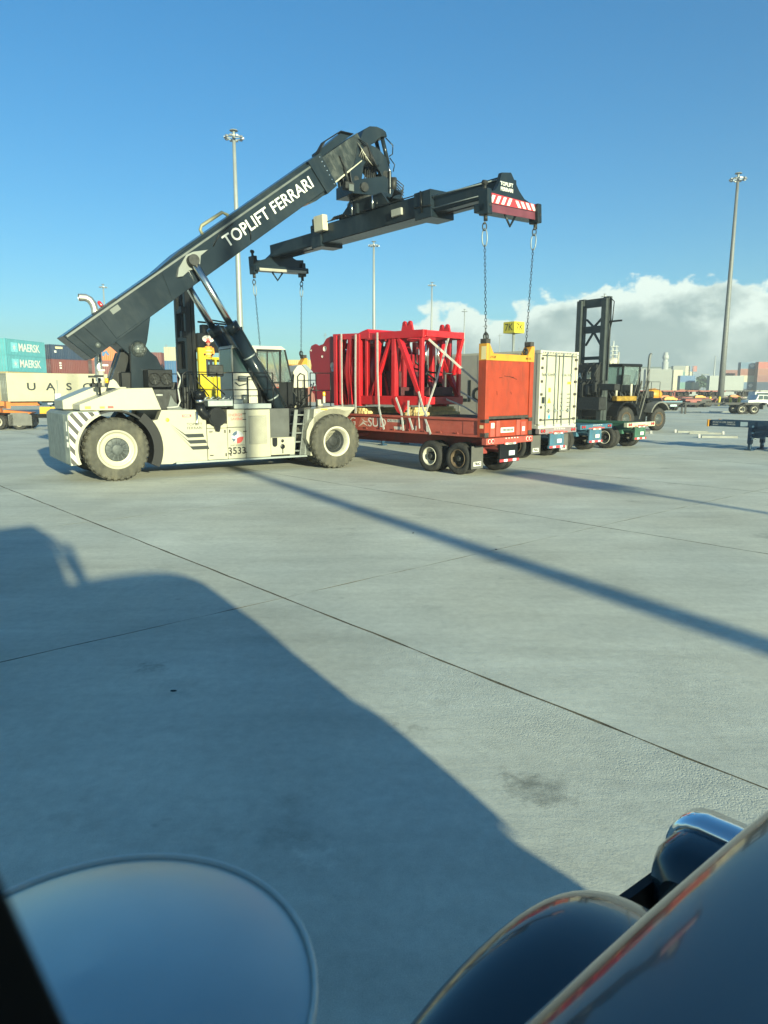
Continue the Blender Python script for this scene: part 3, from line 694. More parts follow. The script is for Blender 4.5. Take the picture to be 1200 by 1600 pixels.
# pedestal that carries the boom
ped = [(.76, 2.70), (.80, 4.0), (.92, 4.10), (1.02, 4.15), (1.16, 4.13), (1.38, 3.82), (1.58, 3.66), (1.70, 3.38), (1.84, 3.2), (1.90, 2.05), (.76, 2.05)]
for y0, y1 in ((1.02, 1.16), (2.44, 2.58)): MB().prism(ped, y0, y1).build('boom_pedestal', GREY, rs, .015)
q = MB(); q.bbox(.5, 1.1, 1.2, 2.4, 2.05, 3.2, .03); q.prism([(.2, 2.74), (.55, 2.74), (.9, 3.8), (.6, 3.8)], 1.45, 1.7); q.prism([(.2, 2.74), (.55, 2.74), (.9, 3.8), (.6, 3.8)], 1.9, 2.15); q.build('pedestal_web', BLACK, rs)
q = MB(); q.lathe([(.23, .985), (.23, 1.02), (.15, 1.02)], 28, (1.04, 0, 3.88)); q.lathe([(0, .97), (.14, .97), (.14, 1.02)], 20, (1.04, 0, 3.88))
for k in range(6): q.tube([(1.04 + .09 * math.cos(k * 1.047), .97, 3.88 + .09 * math.sin(k * 1.047)), (1.04 + .09 * math.cos(k * 1.047), .955, 3.88 + .09 * math.sin(k * 1.047))], .02, 6)
q.build('pivot_pin', GREYL, rs)
MB().prism([(.40, 4.10), (.95, 4.48), (1.52, 4.90), (1.38, 4.15), (1.22, 3.70), (.88, 3.66)], 1.26, 2.34).build('boom_heel', GREY, rs, .02)
q = MB(); q.tube([(.28, 3.1, 2.5), (.28, 3.1, 5.2), (.24, 3.1, 5.36), (.15, 3.1, 5.49), (.02, 3.1, 5.55), (-.18, 3.1, 5.54)], .115, 14, caps=False); q.build('exhaust_pipe', mat('dull_steel', (.55, .56, .53), .42, .85, var=.15), rs)

# boom: built along its own axis, then raised
TH = R(36.2)
def raise_(o): o.location = (1.15, 0, 3.95); o.rotation_euler = (0, -TH, 0); return o
b0, b1 = 1.25, 2.35
boom = raise_(MB().prism([(-1.62, 1.50), (-1.38, .53), (8.6, .55), (8.6, 1.53)], b0, b1).build('boom', GREY, rs, .02))
def onboom_each(mb, name, m, bev=0.0): return mb.each(name, m, boom, bev)
def onboom(mb, name, m, bev=0.0): return mb.build(name, m, boom, bev)
onboom(MB().prism([(2.0, 1.515), (2.9, 1.60), (8.5, 1.62), (8.5, 1.525)], b0 + .1, b1), 'top_plate', GREY)
onboom(MB().box(-1.55, 8.5, b0 - .035, b0, 1.40, 1.46), 'edge_rail', GREYL)
q = MB()
for s0 in (-1.18, -.82): q.prism([(s0, .55), (s0 + .07, .55), (s0 - .10, 1.40), (s0 - .17, 1.40)], b0 - .05, b0)
q.prism([(-1.25, .535), (.45, .545), (.45, .60), (-1.25, .60)], b0 - .04, b0)
q.prism([(1.75, .60), (1.82, .60), (2.05, 1.38), (1.98, 1.38)], b0 - .03, b0)
[onboom_each(q, 'stiffener', GREY)]
onboom(MB().box(-.42, .60, b0 - .02, b0, .60, 1.40), 'side_plate', GREY, .006)
onboom(MB().lathe([(0, b0 - .04), (.07, b0 - .04), (.08, b0)], 16, (-.98, 0, .75)), 'bolt_cover', GREYL)
onboom(MB().box(-.05, .25, b0 - .024, b0 - .02, 1.2, 1.36), 'worn_patch', GREYL)
star = [(2.28, 1.02), (2.50, 1.22), (2.95, 1.40), (3.2, 1.36), (3.66, 1.16), (3.34, 1.14), (3.16, .95), (2.98, .90), (2.72, .98), (2.45, .95)]
for y0, y1 in ((b0 - .10, b0), (b1, b1 + .10)): onboom(MB().prism(star, y0, y1), 'cylinder_bracket', mat('bracket_pale_grey', (.15, .165, .155), .45, var=.1), .01)
q = MB(); q.lathe([(0, b0 - .14), (.12, b0 - .14), (.14, b0 - .1)], 20, (2.97, 0, 1.17))
for k in range(8): q.tube([(2.97 + .09 * math.cos(k * .785), b0 - .14, 1.17 + .09 * math.sin(k * .785)), (2.97 + .09 * math.cos(k * .785), b0 - .155, 1.17 + .09 * math.sin(k * .785))], .016, 6)
onboom(q, 'pin', DARKM)
q = MB(); q.prism([(2.2, .60), (3.7, .60), (4.3, .85), (3.2, .88), (2.6, .78)], b0 - .012, b0); onboom(q, 'shadow_plate', GREY)
text(boom, 'TOPLIFT FERRARI', .53, (6.30, b0 - .004, 1.03), (1, 0, 0), (0, 0, 1), PRINTW, sx=.80, bold=.006, space=1.02)['fit'] = 3.95
onboom(MB().tube([(4.22, 2.2, 1.58), (4.24, 2.2, 1.72), (4.36, 2.2, 1.80), (5.25, 2.2, 1.78), (5.38, 2.2, 1.60)], .055, 8), 'hose_guide', mat('pale_yellow_guide', (.20, .20, .13), .5))
q = MB(); q.tube([(3.9, b0 - .03, 1.15), (4.3, b0 - .04, 1.33), (4.9, b0 - .03, 1.36)], .02, 6); q.tube([(5.3, b0 - .02, 1.0), (5.25, b0 - .04, .8), (5.15, b0 - .02, .66)], .015, 6)
onboom(q, 'cable', BLACK)
q = MB(); q.tube([(-.1, 1.5, 1.5), (-.1, 1.5, 1.58)], .05, 10); q.box(-.45, .35, 1.4, 1.7, 1.50, 1.53); onboom(q, 'lamp_base', BLACK)
onboom(MB().lathe([(.06, 1.56), (.06, 1.68), (.03, 1.72), (0, 1.72)], 12, (-.1, 1.5, 0), 'z'), 'red_beacon', LAMPR)
q = MB(); q.prism([(8.56, .42), (9.06, .46), (9.10, 1.62), (8.50, 1.62)], b0 - .06, b1 + .06); q.prism([(7.85, .55), (8.1, .44), (8.7, .44), (8.7, .55)], b0 + .1, b1 - .1)
onboom(q, 'collar', GREY, .01)
q = MB()
for k in range(7): q.tube([(8.98, b0 - .06, .56 + k * .16), (8.98, b0 - .085, .56 + k * .16)], .02, 6)
tag(onboom(q, 'collar_bolt', STEEL), kind='stuff')
onboom(MB().prism([(8.9, .60), (8.9, 1.46), (10.95, 1.46), (10.95, .72), (10.6, .60)], b0 + .1, b1 - .1), 'boom_extension', mat('scuffed_grey_paint', (.020, .027, .029), .35, var=.35, scale=7, dirt=(.16, .17, .15), dirt_amt=.45, dscale=4.5), .012)
q = MB(); q.prism([(9.15, 1.46), (9.3, 1.68), (10.5, 1.76), (10.8, 1.5)], b0 + .25, b1 - .3); onboom(q, 'hose_tray', GREY)
q = MB()
for k in range(4): q.tube([(9.1, b0 + .1 + k * .09, 1.62), (9.6, b0 + .1 + k * .09, 1.82), (10.4, b0 + .15 + k * .09, 1.80), (10.8, b0 + .15 + k * .09, 1.5)], .022, 6)
onboom(q, 'hose', BLACK)
q = MB(); q.tube([(9.0, b0 + .09, .56), (10.55, b0 + .09, .64)], .03, 6); onboom(q, 'wear_strip', mat('pale_scrape', (.45, .44, .34), .5))

# tilting head and rotator
head = empty_part('boom_head', rs)
hood = [(9.15, 11.05), (9.30, 11.50), (9.43, 11.78), (9.68, 11.93), (9.97, 11.97), (10.22, 11.93), (10.36, 11.86), (10.42, 11.70), (10.19, 11.67), (9.98, 11.52), (9.83, 11.38), (9.5, 11.2)]
MB().prism(hood, 1.38, 2.22).build('nose_plate', GREY, head, .03)
arm = [(9.10, 11.15), (9.60, 11.30), (9.97, 11.22), (10.33, 10.98), (10.44, 10.65), (10.46, 10.25), (10.19, 10.22), (10.05, 10.46), (9.86, 10.62), (9.55, 10.63), (9.36, 10.50), (9.30, 10.2), (9.25, 9.85), (8.86, 9.85), (8.78, 10.26), (8.95, 10.52), (9.05, 10.8)]
for y in (1.32, 2.10): MB().prism(arm, y, y + .18).build('swing_arm', GREY, head, .015)
q = MB(); q.cyl((9.45, 1.25, 11.0), (9.45, 2.35, 11.0), .17, 16); q.cyl((10.3, 1.3, 10.4), (10.3, 2.3, 10.4), .12, 14); q.cyl((9.05, 1.3, 10.05), (9.05, 2.3, 10.05), .10, 14)
for k in range(10): q.tube([(9.55 + .1 * math.cos(k), 1.28, 10.72 + .1 * math.sin(k)), (9.55 + .1 * math.cos(k), 1.25, 10.72 + .1 * math.sin(k))], .02, 6)
q.build('hinge_pin', DARKM, head)
q = MB()
for k in range(8):
    a = random.random(); q.tube([(9.1 + .05 * k, 1.30, 11.25 - .06 * k), (9.2 + .05 * k, 1.2 - .04 * a, 11.0 - .05 * k), (9.15 + .08 * k, 1.28, 10.8 - .03 * k)], .016, 5)
q.build('hydraulic_line', mat('pale_fitting', (.34, .33, .27), .4, .5), head)
q = MB()
for y in (1.6, 2.0): q.tube([(10.33, y, 11.72), (10.60, y, 10.86)], .075, 12)
q.tube([(10.42, 1.5, 11.7), (10.74, 1.5, 11.5), (10.72, 1.5, 11.2), (10.58, 1.5, 11.1)], .022, 6); q.tube([(10.6, 1.5, 11.05), (10.82, 1.5, 10.85), (10.75, 1.5, 10.6)], .02, 6)
q.build('tilt_cylinder', GREY, head)
q = MB()
for y in (1.6, 2.0): q.tube([(10.60, y, 10.86), (10.72, y, 10.38)], .04, 10)
q.each('tilt_rod', STEEL, head)
q = MB(); q.prism([(8.82, 9.52), (8.82, 9.92), (9.3, 10.08), (10.2, 10.30), (10.36, 10.22), (10.36, 9.6)], 1.22, 2.38); q.bbox(10.36, 10.92, 1.15, 2.45, 9.62, 9.9, .02); q.bbox(10.38, 10.9, 1.95, 2.4, 9.9, 10.38, .02); q.bbox(10.36, 10.46, 1.15, 1.4, 9.9, 10.5, .02)
q.build('rotator_housing', GREY, head, .012)
q = MB(); q.bbox(8.5, 8.86, 1.15, 1.4, 9.62, 9.86, .02); q.tube([(10.6, 1.25, 9.86), (10.6, 1.25, 10.3)], .12, 12); q.tube([(9.3, 1.14, 9.78), (9.3, 1.22, 9.78)], .16, 12)
for k in range(5): q.tube([(10.7 + .03 * k, 1.3, 10.3 - .1 * k), (11.05, 1.25, 10.1 - .12 * k), (10.95, 1.3, 9.7)], .02, 5)
for k in range(6): q.tube([(9.5 + .1 * k, 1.5, 10.05), (9.6 + .08 * k, 1.6, 10.5 - .05 * (k % 2)), (9.8 + .05 * k, 1.7, 10.7)], .022, 5)
q.build('rotator_motor', DARKM, head)
q = MB(); q.bbox(8.62, 8.82, 1.1, 1.16, 9.55, 9.78, .01); q.build('junction_box', GREYL, head)
q = MB(); q.lathe([(0, 9.28), (.78, 9.28), (.78, 9.36), (.70, 9.38), (.70, 9.54), (0, 9.54)], 32, (9.85, 1.8, 0), 'z', smooth=False)
for k in range(28): a = k * 2 * math.pi / 28; q.tube([(9.85 + .74 * math.cos(a), 1.8 + .74 * math.sin(a), 9.36), (9.85 + .74 * math.cos(a), 1.8 + .74 * math.sin(a), 9.41)], .022, 5)
q.build('slew_ring', DARKM, head)

# lift cylinders
for y, br in ((1.0, 1), (2.6, 2)):
    p0, p1 = Vector((5.90, y, 1.66)), Vector((1.15 + 2.97 * math.cos(TH) - 1.17 * math.sin(TH), y, 3.95 + 2.97 * math.sin(TH) + 1.17 * math.cos(TH)))
    d = (p1 - p0).normalized(); L = (p1 - p0).length; mid = p0 + d * (L * .575)
    cyl = empty_part('lift_cylinder', rs)
    q = MB(); q.tube([p0 + d * .12, mid], .205, 20); q.tube([mid, mid + d * .30], .235, 20); q.tube([p0 - Vector((0, .2, 0)), p0 + Vector((0, .2, 0))], .22, 16); q.tube([p0 + d * .4 + Vector((.23, -.05, .1)), mid + Vector((.2, -.05, .1))], .03, 6)
    q.build('barrel', GREY, cyl)
    MB().tube([mid + d * .05, p1], .115, 18).build('rod', STEEL, cyl)
    q = MB()
    for f in (.25, .72): q.tube([p0 + d * (L * .575 * f), p0 + d * (L * .575 * f + .05)], .215, 20)
    q.each('clamp_band', GALV, cyl)
    MB().tube([p1 - Vector((0, .13, 0)), p1 + Vector((0, .13, 0))], .17, 16).build('rod_eye', DARKM, cyl)

# spreader: turned to lie along the trailer, x = along it towards its tractor end
TA = 133.5
NL = Vector((3.05, 21.5)); TAX = Vector((math.cos(R(TA)), math.sin(R(TA)))); TPX = Vector((TAX.y, -TAX.x))
def tw(l, w, z): p = NL + TAX * l + TPX * w; return Vector((p.x, p.y, z))
def to_rs(p):
    d = Vector((math.cos(R(33.5)), math.sin(R(33.5)))); n_ = Vector((-d.y, d.x)); r = Vector((p[0] + 7.80, p[1] - 20.72)); return (r.dot(d), r.dot(n_), p[2])
sp = empty_part('spreader', rs, to_rs(tw(6.2, 1.22, 8.0)))
sp.rotation_euler = (R(-3.0), R(1.4), R(TA - 33.5))
# local: x = l - 6.2, y = -(w - 1.22), z = height - 8.0
q = MB(); q.bbox(-3.1, 3.0, -.46, .46, .22, .88, .02)
q.bbox(-3.3, -2.55, -.56, .56, .10, .95, .02); q.bbox(2.4, 3.0, -.54, .54, .12, .93, .02)
q.box(-3.1, 3.0, -.50, .50, .24, .30)
q.build('main_beam', GREY, sp)
q = MB(); q.prism([(-1.35, .88), (-1.0, 1.30), (.70, 1.30), (1.35, .88)], -.50, -.42); q.prism([(-1.35, .88), (-1.0, 1.30), (.70, 1.30), (1.35, .88)], .42, .50); q.bbox(-1.0, .7, -.5, .5, 1.2, 1.34, .02)
for x in (-.55, .25): q.prism([(x - .06, .88), (x - .06, 1.2), (x + .06, 1.2), (x + .06, .88)], .5, .62)
q.build('tower', GREY, sp)
q = MB()
for x in (-.62, .46): q.tube([(x, .6, .86), (x, .6, 1.3)], .035, 8)
q.each('damper_rod', STEEL, sp)
for x0, x1 in ((-5.95, -3.0), (2.9, 5.95)):
    q = MB(); q.bbox(x0, x1, .06, .40, .24, .74, .015); q.bbox(x0, x1, -.40, -.06, .24, .74, .015); q.box(x0, x1, .40, .43, .28, .34)
    q.build('slide_beam', GREY, sp)
near_end = [(1.30, -.30), (1.32, .26), (.95, .24), (.80, .30), (.66, .46), (.50, .80), (.05, .86), (-.12, .66), (-.34, .40), (-.60, .20), (-.90, .12), (-1.32, .10), (-1.32, -.30)]
for sx, flip in ((-1, 1), (1, -1)):
    x0 = -6.08 if sx < 0 else 5.96
    pl = [(y * flip, z) for y, z in near_end]
    q = MB(); q.prism(pl, x0, x0 + .12, 'yz'); xb = x0 if sx < 0 else x0 - .3
    q.bbox(xb, xb + .42, -1.34, 1.34, -.34, -.12, .02); q.bbox(x0 - .12, x0 + .24, 1.14, 1.34, -.44, .26, .02); q.bbox(x0 - .12, x0 + .24, -1.34, -1.14, -.44, .12, .02)
    q.build('end_beam', GREY, sp)
    q = MB(); q.tube([(x0 + .06, .32, -.33), (x0 + .06, .08, -.64), (x0 + .06, -.2, -.33)], .035, 8); q.build('guide_loop', GREY, sp)
    if sx > 0: MB().box(x0 - .31, x0 - .30, -1.2, 1.2, -.30, -.24).build('edge_strip', mat('pale_edge_strip', (.30, .29, .25), .5), sp); MB().box(x0 - .31, x0 - .30, -1.2, 1.2, -.345, -.305).build('edge_strip', MATS['pale_edge_strip'], sp)
    q = MB(); q.tube([(x0 + .06, 1.24, .2), (x0 + .06, 1.24, .42)], .05, 8); q.tube([(x0, 1.24, .42), (x0 + .12, 1.24, .46)], .07, 8)
    for y in (1.24, -1.24): q.tube([(x0 + .06, y, -.44), (x0 + .06, y, -.60)], .06, 10); q.tube([(x0 - .02, y, -.2), (x0 - .14, y, -.2)], .05, 8)
    q.each('twistlock', DARKM, sp)
MB().box(-6.086, -6.06, -1.27, 1.29, -.34, -.125).build('lower_rail', mat('maroon_rail', (.12, .03, .045), .5, var=.2), sp)
MB().prism([(1.27, -.10), (1.27, .04), (1.05, .18), (-1.20, .10), (-1.26, -.10)], -6.088, -6.08, 'yz').build('hazard_panel', mat('hazard_red', (.42, .035, .045), .45), sp)
q = MB()
for k in range(4):
    y = 1.12 - k * .27; q.prism([(y, -.085), (y - .14, -.085), (y - .28, .125), (y - .14, .125)], -6.094, -6.086, 'yz')
for k in range(4):
    y = -1.18 + k * .26; q.prism([(y, -.085), (y + .14, -.085), (y + .28, .10), (y + .14, .10)], -6.094, -6.086, 'yz')
q.each('white_bar', PRINTW, sp)
text(sp, 'TOPLIFT\nFERRARI', .15, (-6.086, .28, .42), (0, -1, 0), (0, 0, 1), PRINTW, sx=1.1, bold=.003)
q = MB(); q.bbox(2.0, 2.55, .47, .72, .62, 1.18, .02); q.build('control_box', mat('pale_cabinet', (.46, .44, .34), .5), sp)
q = MB(); q.tube([(2.2, .6, .62), (2.25, .62, .5), (2.1, .7, .42)], .02, 6); q.bbox(2.5, 2.8, .3, .6, .8, 1.15, .02); q.each('box_bracket', BLACK, sp)
q = MB(); q.bbox(-1.95, -1.45, .46, .56, .42, .66, .02); q.build('lamp_bar', mat('pale_lamp', (.30, .30, .26), .4), sp)
q = MB()
for k in range(5): q.tube([(-1.2, .3, 1.0 + .03 * k), (-1.5, .35, 1.32 - .04 * k), (-1.85, .42, 1.12), (-1.9, .47, .9)], .022, 6)
for k in range(6): q.tube([(.9 + .1 * k, .5, .9), (1.0 + .1 * k, .56, 1.0), (1.3 + .1 * k, .5, .92)], .025, 5)
q.tube([(-3.1, .5, .9), (3.0, .5, .94)], .02, 5); q.tube([(-2.9, .58, .3), (-2.9, .60, .95)], .03, 6); q.tube([(-2.6, .58, .5), (-3.3, .58, .45)], .03, 6)
q.build('hose', BLACK, sp)
q = MB(); q.tube([(-3.1, .52, .72), (-5.9, .43, .66)], .022, 6); q.tube([(-3.1, .52, .36), (-5.9, .43, .34)], .018, 6); q.each('guide_rod', GALV, sp)

# hoses and lines over the head and along the boom
q = MB()
for k in range(9):
    a = k * .22; q.tube([(9.15 + .04 * k, 1.34 + .03 * (k % 3), 11.4 - .05 * k), (9.45 + .05 * k, 1.22, 11.25 - .08 * k), (9.6 + .03 * k, 1.2, 10.9 - .05 * k), (9.35 + .08 * k, 1.28, 10.5 + .02 * k)], .018, 5)
for k in range(5): q.tube([(10.1 + .05 * k, 1.25, 9.7), (10.5, 1.0 - .05 * k, 9.35 + .04 * k), (10.2 + .1 * k, 1.2, 9.1), (10.0, 1.3, 8.9)], .02, 5)
q.tube([(8.72, 1.3, 10.05), (8.45, 1.25, 9.95), (8.55, 1.3, 9.7)], .03, 6)
q.build('hose_bundle', BLACK, head)
q = MB(); q.tube([(8.55, 1.3, 10.35), (8.72, 1.3, 9.8)], .05, 8); q.tube([(8.36, 1.3, 10.7), (8.55, 1.3, 10.35)], .025, 6); q.build('damper', DARKM, head)
# lifting chains: one for each corner
def chain(p0, p1, label):
    c = thing('lifting_chain', label, 'chain', p0, 0, 'lifting chains between the spreader and the flat rack')
    v = Vector(p1) - Vector(p0); L = v.length; d = v.normalized(); s_ = d.cross(Vector((0, 1, 0))).normalized(); t_ = d.cross(s_)
    def oval(mb, c0, ln, wd, r, a, n=10):
        pts = [c0 + d * (math.cos(2 * math.pi * k / n) * ln / 2) + a * (math.sin(2 * math.pi * k / n) * wd / 2) for k in range(n + 1)]
        mb.tube(pts, r, 5, caps=False)
    q = MB(); oval(q, d * .10, .22, .12, .018, s_); q.tube([d * 0.0 - t_ * .06, d * 0.0 + t_ * .06], .03, 8); q.build('shackle', DARKM, c)
    q = MB(); oval(q, d * .40, .50, .17, .018, (s_ * .8 + t_ * .6).normalized(), 14); q.build('master_link', GALV, c)
    q = MB(); n = int((L - .75) / .098)
    for k in range(n): oval(q, d * (.66 + k * .098), .122, .056, .0085, s_ if k % 2 else t_, 8)
    tag(q.build('chain_links', BLACK, c), kind='stuff')
    q = MB(); oval(q, d * (L - .1), .22, .14, .024, s_); q.tube([d * (L - .2) + t_ * .03, d * (L - .05) + t_ * .07, d * L], .03, 8); q.build('hook', DARKM, c)
chain(tw(.18, -.02, 7.42), tw(.12, .10, 4.12), 'black chain dropping to the post of the orange end wall beside the red machinery')
chain(tw(.18, 2.46, 7.62), tw(.10, 2.08, 3.74), 'black chain passing in front of the yellow row sign to the orange end wall')
chain(tw(12.22, 0, 7.12), tw(12.1, .15, 4.12), 'far dark chain dropping behind the roof of the reach stacker cab')
chain(tw(12.22, 2.44, 7.28), tw(12.1, 2.25, 4.12), 'far dark chain dropping to the yellow post beside the white tank')

# ------------------------------------------------------------------ trailers. local x = along the trailer (0 at its rear end), local y = -w (0 at the near left side), z up
def road_wheel_mesh(rim, face):
    """dual pair seen from outside; returns list of (name, mesh, material)"""
    r, w = .512, .27
    q = MB(); prof = [(.29, .05), (.31, .015), (.40, 0), (.46, .01), (.495, .035), (r, .07), (r, w - .07), (.495, w - .035), (.46, w - .01), (.40, w), (.31, w - .015), (.29, w - .05)]
    q.lathe([(a, h) for a, h in prof], 32)
    for g in (.09, .135, .18):
        q.lathe([(r + .003, g - .012), (r + .003, g + .012)], 32)
    q.lathe([(a, h + .32) for a, h in prof], 32)
    return q
def road_wheel(parent, x, y0, rim, sgn, deep=True):
    """y0 = outer face; sgn -1: outer face looks to +y (near left side)"""
    e = empty_part('wheel', parent, (x, y0, .512))
    q = road_wheel_mesh(rim, sgn); q.v = [(a, b * sgn, c) for a, b, c in q.v]; q.build('tyre', TYREB, e)
    q = MB(); prof = [(.29, .06), (.30, .02), (.30, .005), (.275, .005), (.262, .03), (.25, .14), (.235, .17), (.17, .185), (0, .185)]
    q.lathe([(a, b * sgn) for a, b in prof], 28); q.build('rim', rim, e)
    q = MB(); q.lathe([(a, b * sgn) for a, b in [(.15, .18), (.15, .12), (.10, .10), (.09, .03), (.06, .02), (0, .02)]], 18)
    for k in range(10): a = k * .628; q.tube([(.19 * math.cos(a), .182 * sgn, .19 * math.sin(a)), (.19 * math.cos(a), .15 * sgn, .19 * math.sin(a))], .016, 6)
    q.build('hub', DARKM, e)
    return e
def chassis(label, loc, yaw, frame, rearm, rims=(RIMW, RIMR), flaps=(True, True), tail='red', plate=None, L=12.19, guard=None, group='container chassis standing in a row', flapx=.34, sign='CHASSIS'):
    c = thing('container_chassis', label, 'trailer', loc, yaw, group)
    q = MB()
    for y in (-.80, -1.64):
        q.box(.1, L - 2.2, y - .04, y + .04, 1.12, 1.20); q.box(.1, L - 2.2, y - .01, y + .01, .86, 1.12); q.box(.1, L - 2.2, y - .04, y + .04, .82, .86)
        q.box(L - 2.25, L, y - .05, y + .05, 1.08, 1.20)
    for k in range(12): q.box(.6 + k * .95, .68 + k * .95, -1.60, -.84, .95, 1.1)
    q.box(L - .2, L, -2.42, -.02, 1.06, 1.20); q.box(L * .5, L * .5 + .15, -2.1, -.34, .98, 1.1)
    for x in (1.10, 2.32): q.box(x - .5, x + .5, -.9, -.7, .66, .84); q.box(x - .5, x + .5, -1.74, -1.54, .66, .84)
    q.build('frame', frame, c, .006)
    q = MB()
    for x in (1.10, 2.32): q.cyl((x, -.2, .512), (x, -2.24, .512), .075, 10); q.tube([(x, -.7, .8), (x + .05, -.7, .6), (x, -.7, .5)], .05, 6)
    q.build('axle', DARKM, c)
    for k, x in enumerate((1.10, 2.32)):
        road_wheel(c, x, -.03, rims[(k + 1) % 2], -1); road_wheel(c, x, -2.41, rims[(k + 1) % 2], 1)
    q = MB(); q.bbox(-.06, .12, -2.43, -.01, 1.00, 1.20, .01); q.box(.12, .3, -1.75, -.7, .95, 1.19)
    q.build('rear_bolster', rearm, c)
    for y in (-.16, -.32, -2.12, -2.28):
        q = MB(); q.lathe([(0, -.085), (.045, -.083), (.055, -.07), (.055, -.05)], 14, (0, y, 1.11), 'x'); q.build('tail_lamp', LAMPR, c)
        q = MB(); q.lathe([(.055, -.072), (.068, -.072), (.068, -.055)], 14, (0, y, 1.11), 'x'); q.build('lamp_ring', PRINTW if tail == 'white' else BLACK, c)
    q = MB()
    for k in range(5): q.box(-.066, -.06, -1.62 + k * .15, -1.56 + k * .15, 1.155, 1.185)
    q.each('marker_strip', PRINTW, c)
    q = MB()
    for k in range(2): q.box(-.068, -.06, -.82 + k * -1.0 + .0, -.62 - k * 1.0, 1.02, 1.06)
    q.each('red_strip', PRINTR, c)
    g = MB()
    for y in (-.82, -1.60): g.bbox(-.03, .05, y - .06, y + .06, .45, 1.02, .01)
    g.bbox(-.05, .05, -1.72, -.70, .42, .53, .01)
    if guard is not None: g.box(-.01, .02, -1.56, -.86, .53, 1.0)
    g.build('bumper_guard', guard or rearm, c)
    MB().box(-.056, -.05, -1.71, -.71, .435, .515).build('reflective_tape', REFLY, c)
    q = MB(); q.box(-.070, -.064, -1.56, -.9, .98, 1.09); q.build('warning_board', PRINTR, c)
    q = MB(); q.box(-.073, -.069, -1.50, -.96, .97, 1.03); q.build('white_board', PRINTW, c)
    text(c, sign, .075, (-.075, -1.23, 1.0), (0, -1, 0), (0, 0, 1), PRINTB, ext=.001, bold=.002)
    q = MB(); q.box(-.035, -.03, -1.5, -1.2, .62, .77); q.build('number_plate', plate or PRINTW, c)
    for i, (y0, y1) in enumerate(((-.60, -.03), (-2.41, -1.84))):
        if not flaps[i]: continue
        MB().prism([(y0, .22), (y1, .22), (y1, .93), (y0, .93)], flapx, flapx + .02, 'yz').build('mudflap', mat('grey_mudflap', (.09, .09, .085), .7, var=.15), c)
        q = MB(); q.box(flapx - .006, flapx, y0 + .1, y1 - .1, .30, .44); q.build('flap_badge', PRINTW, c)
        text(c, 'TRAC', .12, (flapx - .009, (y0 + y1) / 2, .37), (0, -1, 0), (0, 0, 1), PRINTB, ext=.001, bold=.006)
    q = MB()
    for y in (-.5, -1.94): q.bbox(L - 2.75, L - 2.6, y - .08, y + .08, .12, 1.1, .01); q.box(L - 2.85, L - 2.5, y - .15, y + .15, .0, .06); q.box(L - 2.72, L - 2.63, y - .05, y + .05, .06, .2)
    q.beam((L - 2.67, -.5, .7), (L - 2.67, -1.94, .7), .05, .05); q.each('landing_gear', frame, c)
    return c
def wy(w): return -w
ch1 = chassis('dull red chassis carrying the orange flat rack, with one white rim', (NL.x, NL.y, 0), TA, REDCH, FLATRED, flaps=(True, False), guard=BLACK, flapx=.52, tail='white', plate=mat('pale_blue_plate', (.45, .55, .58), .5))

# flat rack
fr = thing('flat_rack', 'orange red flat rack container with yellow topped end walls under the red machinery', 'container', (NL.x, NL.y, 0), TA)
L = 12.19
q = MB()
for w0, w1, wo in ((0, .16, .0), (2.28, 2.44, 2.44)):
    y0, y1 = -w1, -w0
    q.box(.28, L - .28, y0, y1, 1.73, 1.80); q.box(.28, L - .28, y0, y1, 1.225, 1.29)
q.box(.28, L - .28, -.10, -.06, 1.29, 1.73); q.box(.28, L - .28, -2.38, -2.34, 1.29, 1.73)
q.build('side_rail', FLATRED, fr)
q = MB()
for k in range(16):
    x = .75 + k * .71; q.box(x, x + .03, -.145, -.10, 1.29, 1.73)
    q.tube([(x + .3, -.02, 1.27), (x + .36, -.005, 1.36), (x + .42, -.02, 1.27)], .014, 5)
q.build('rail_stiffener', FLATRED, fr)
DECK = mat('dark_deck_boards', (.10, .075, .05), .8, var=.3, scale=5)
for k in range(14): MB().box(.3, L - .3, -2.26 + k * .150, -2.26 + k * .150 + .145, 1.76, 1.802).build('deck_board', DECK, fr)
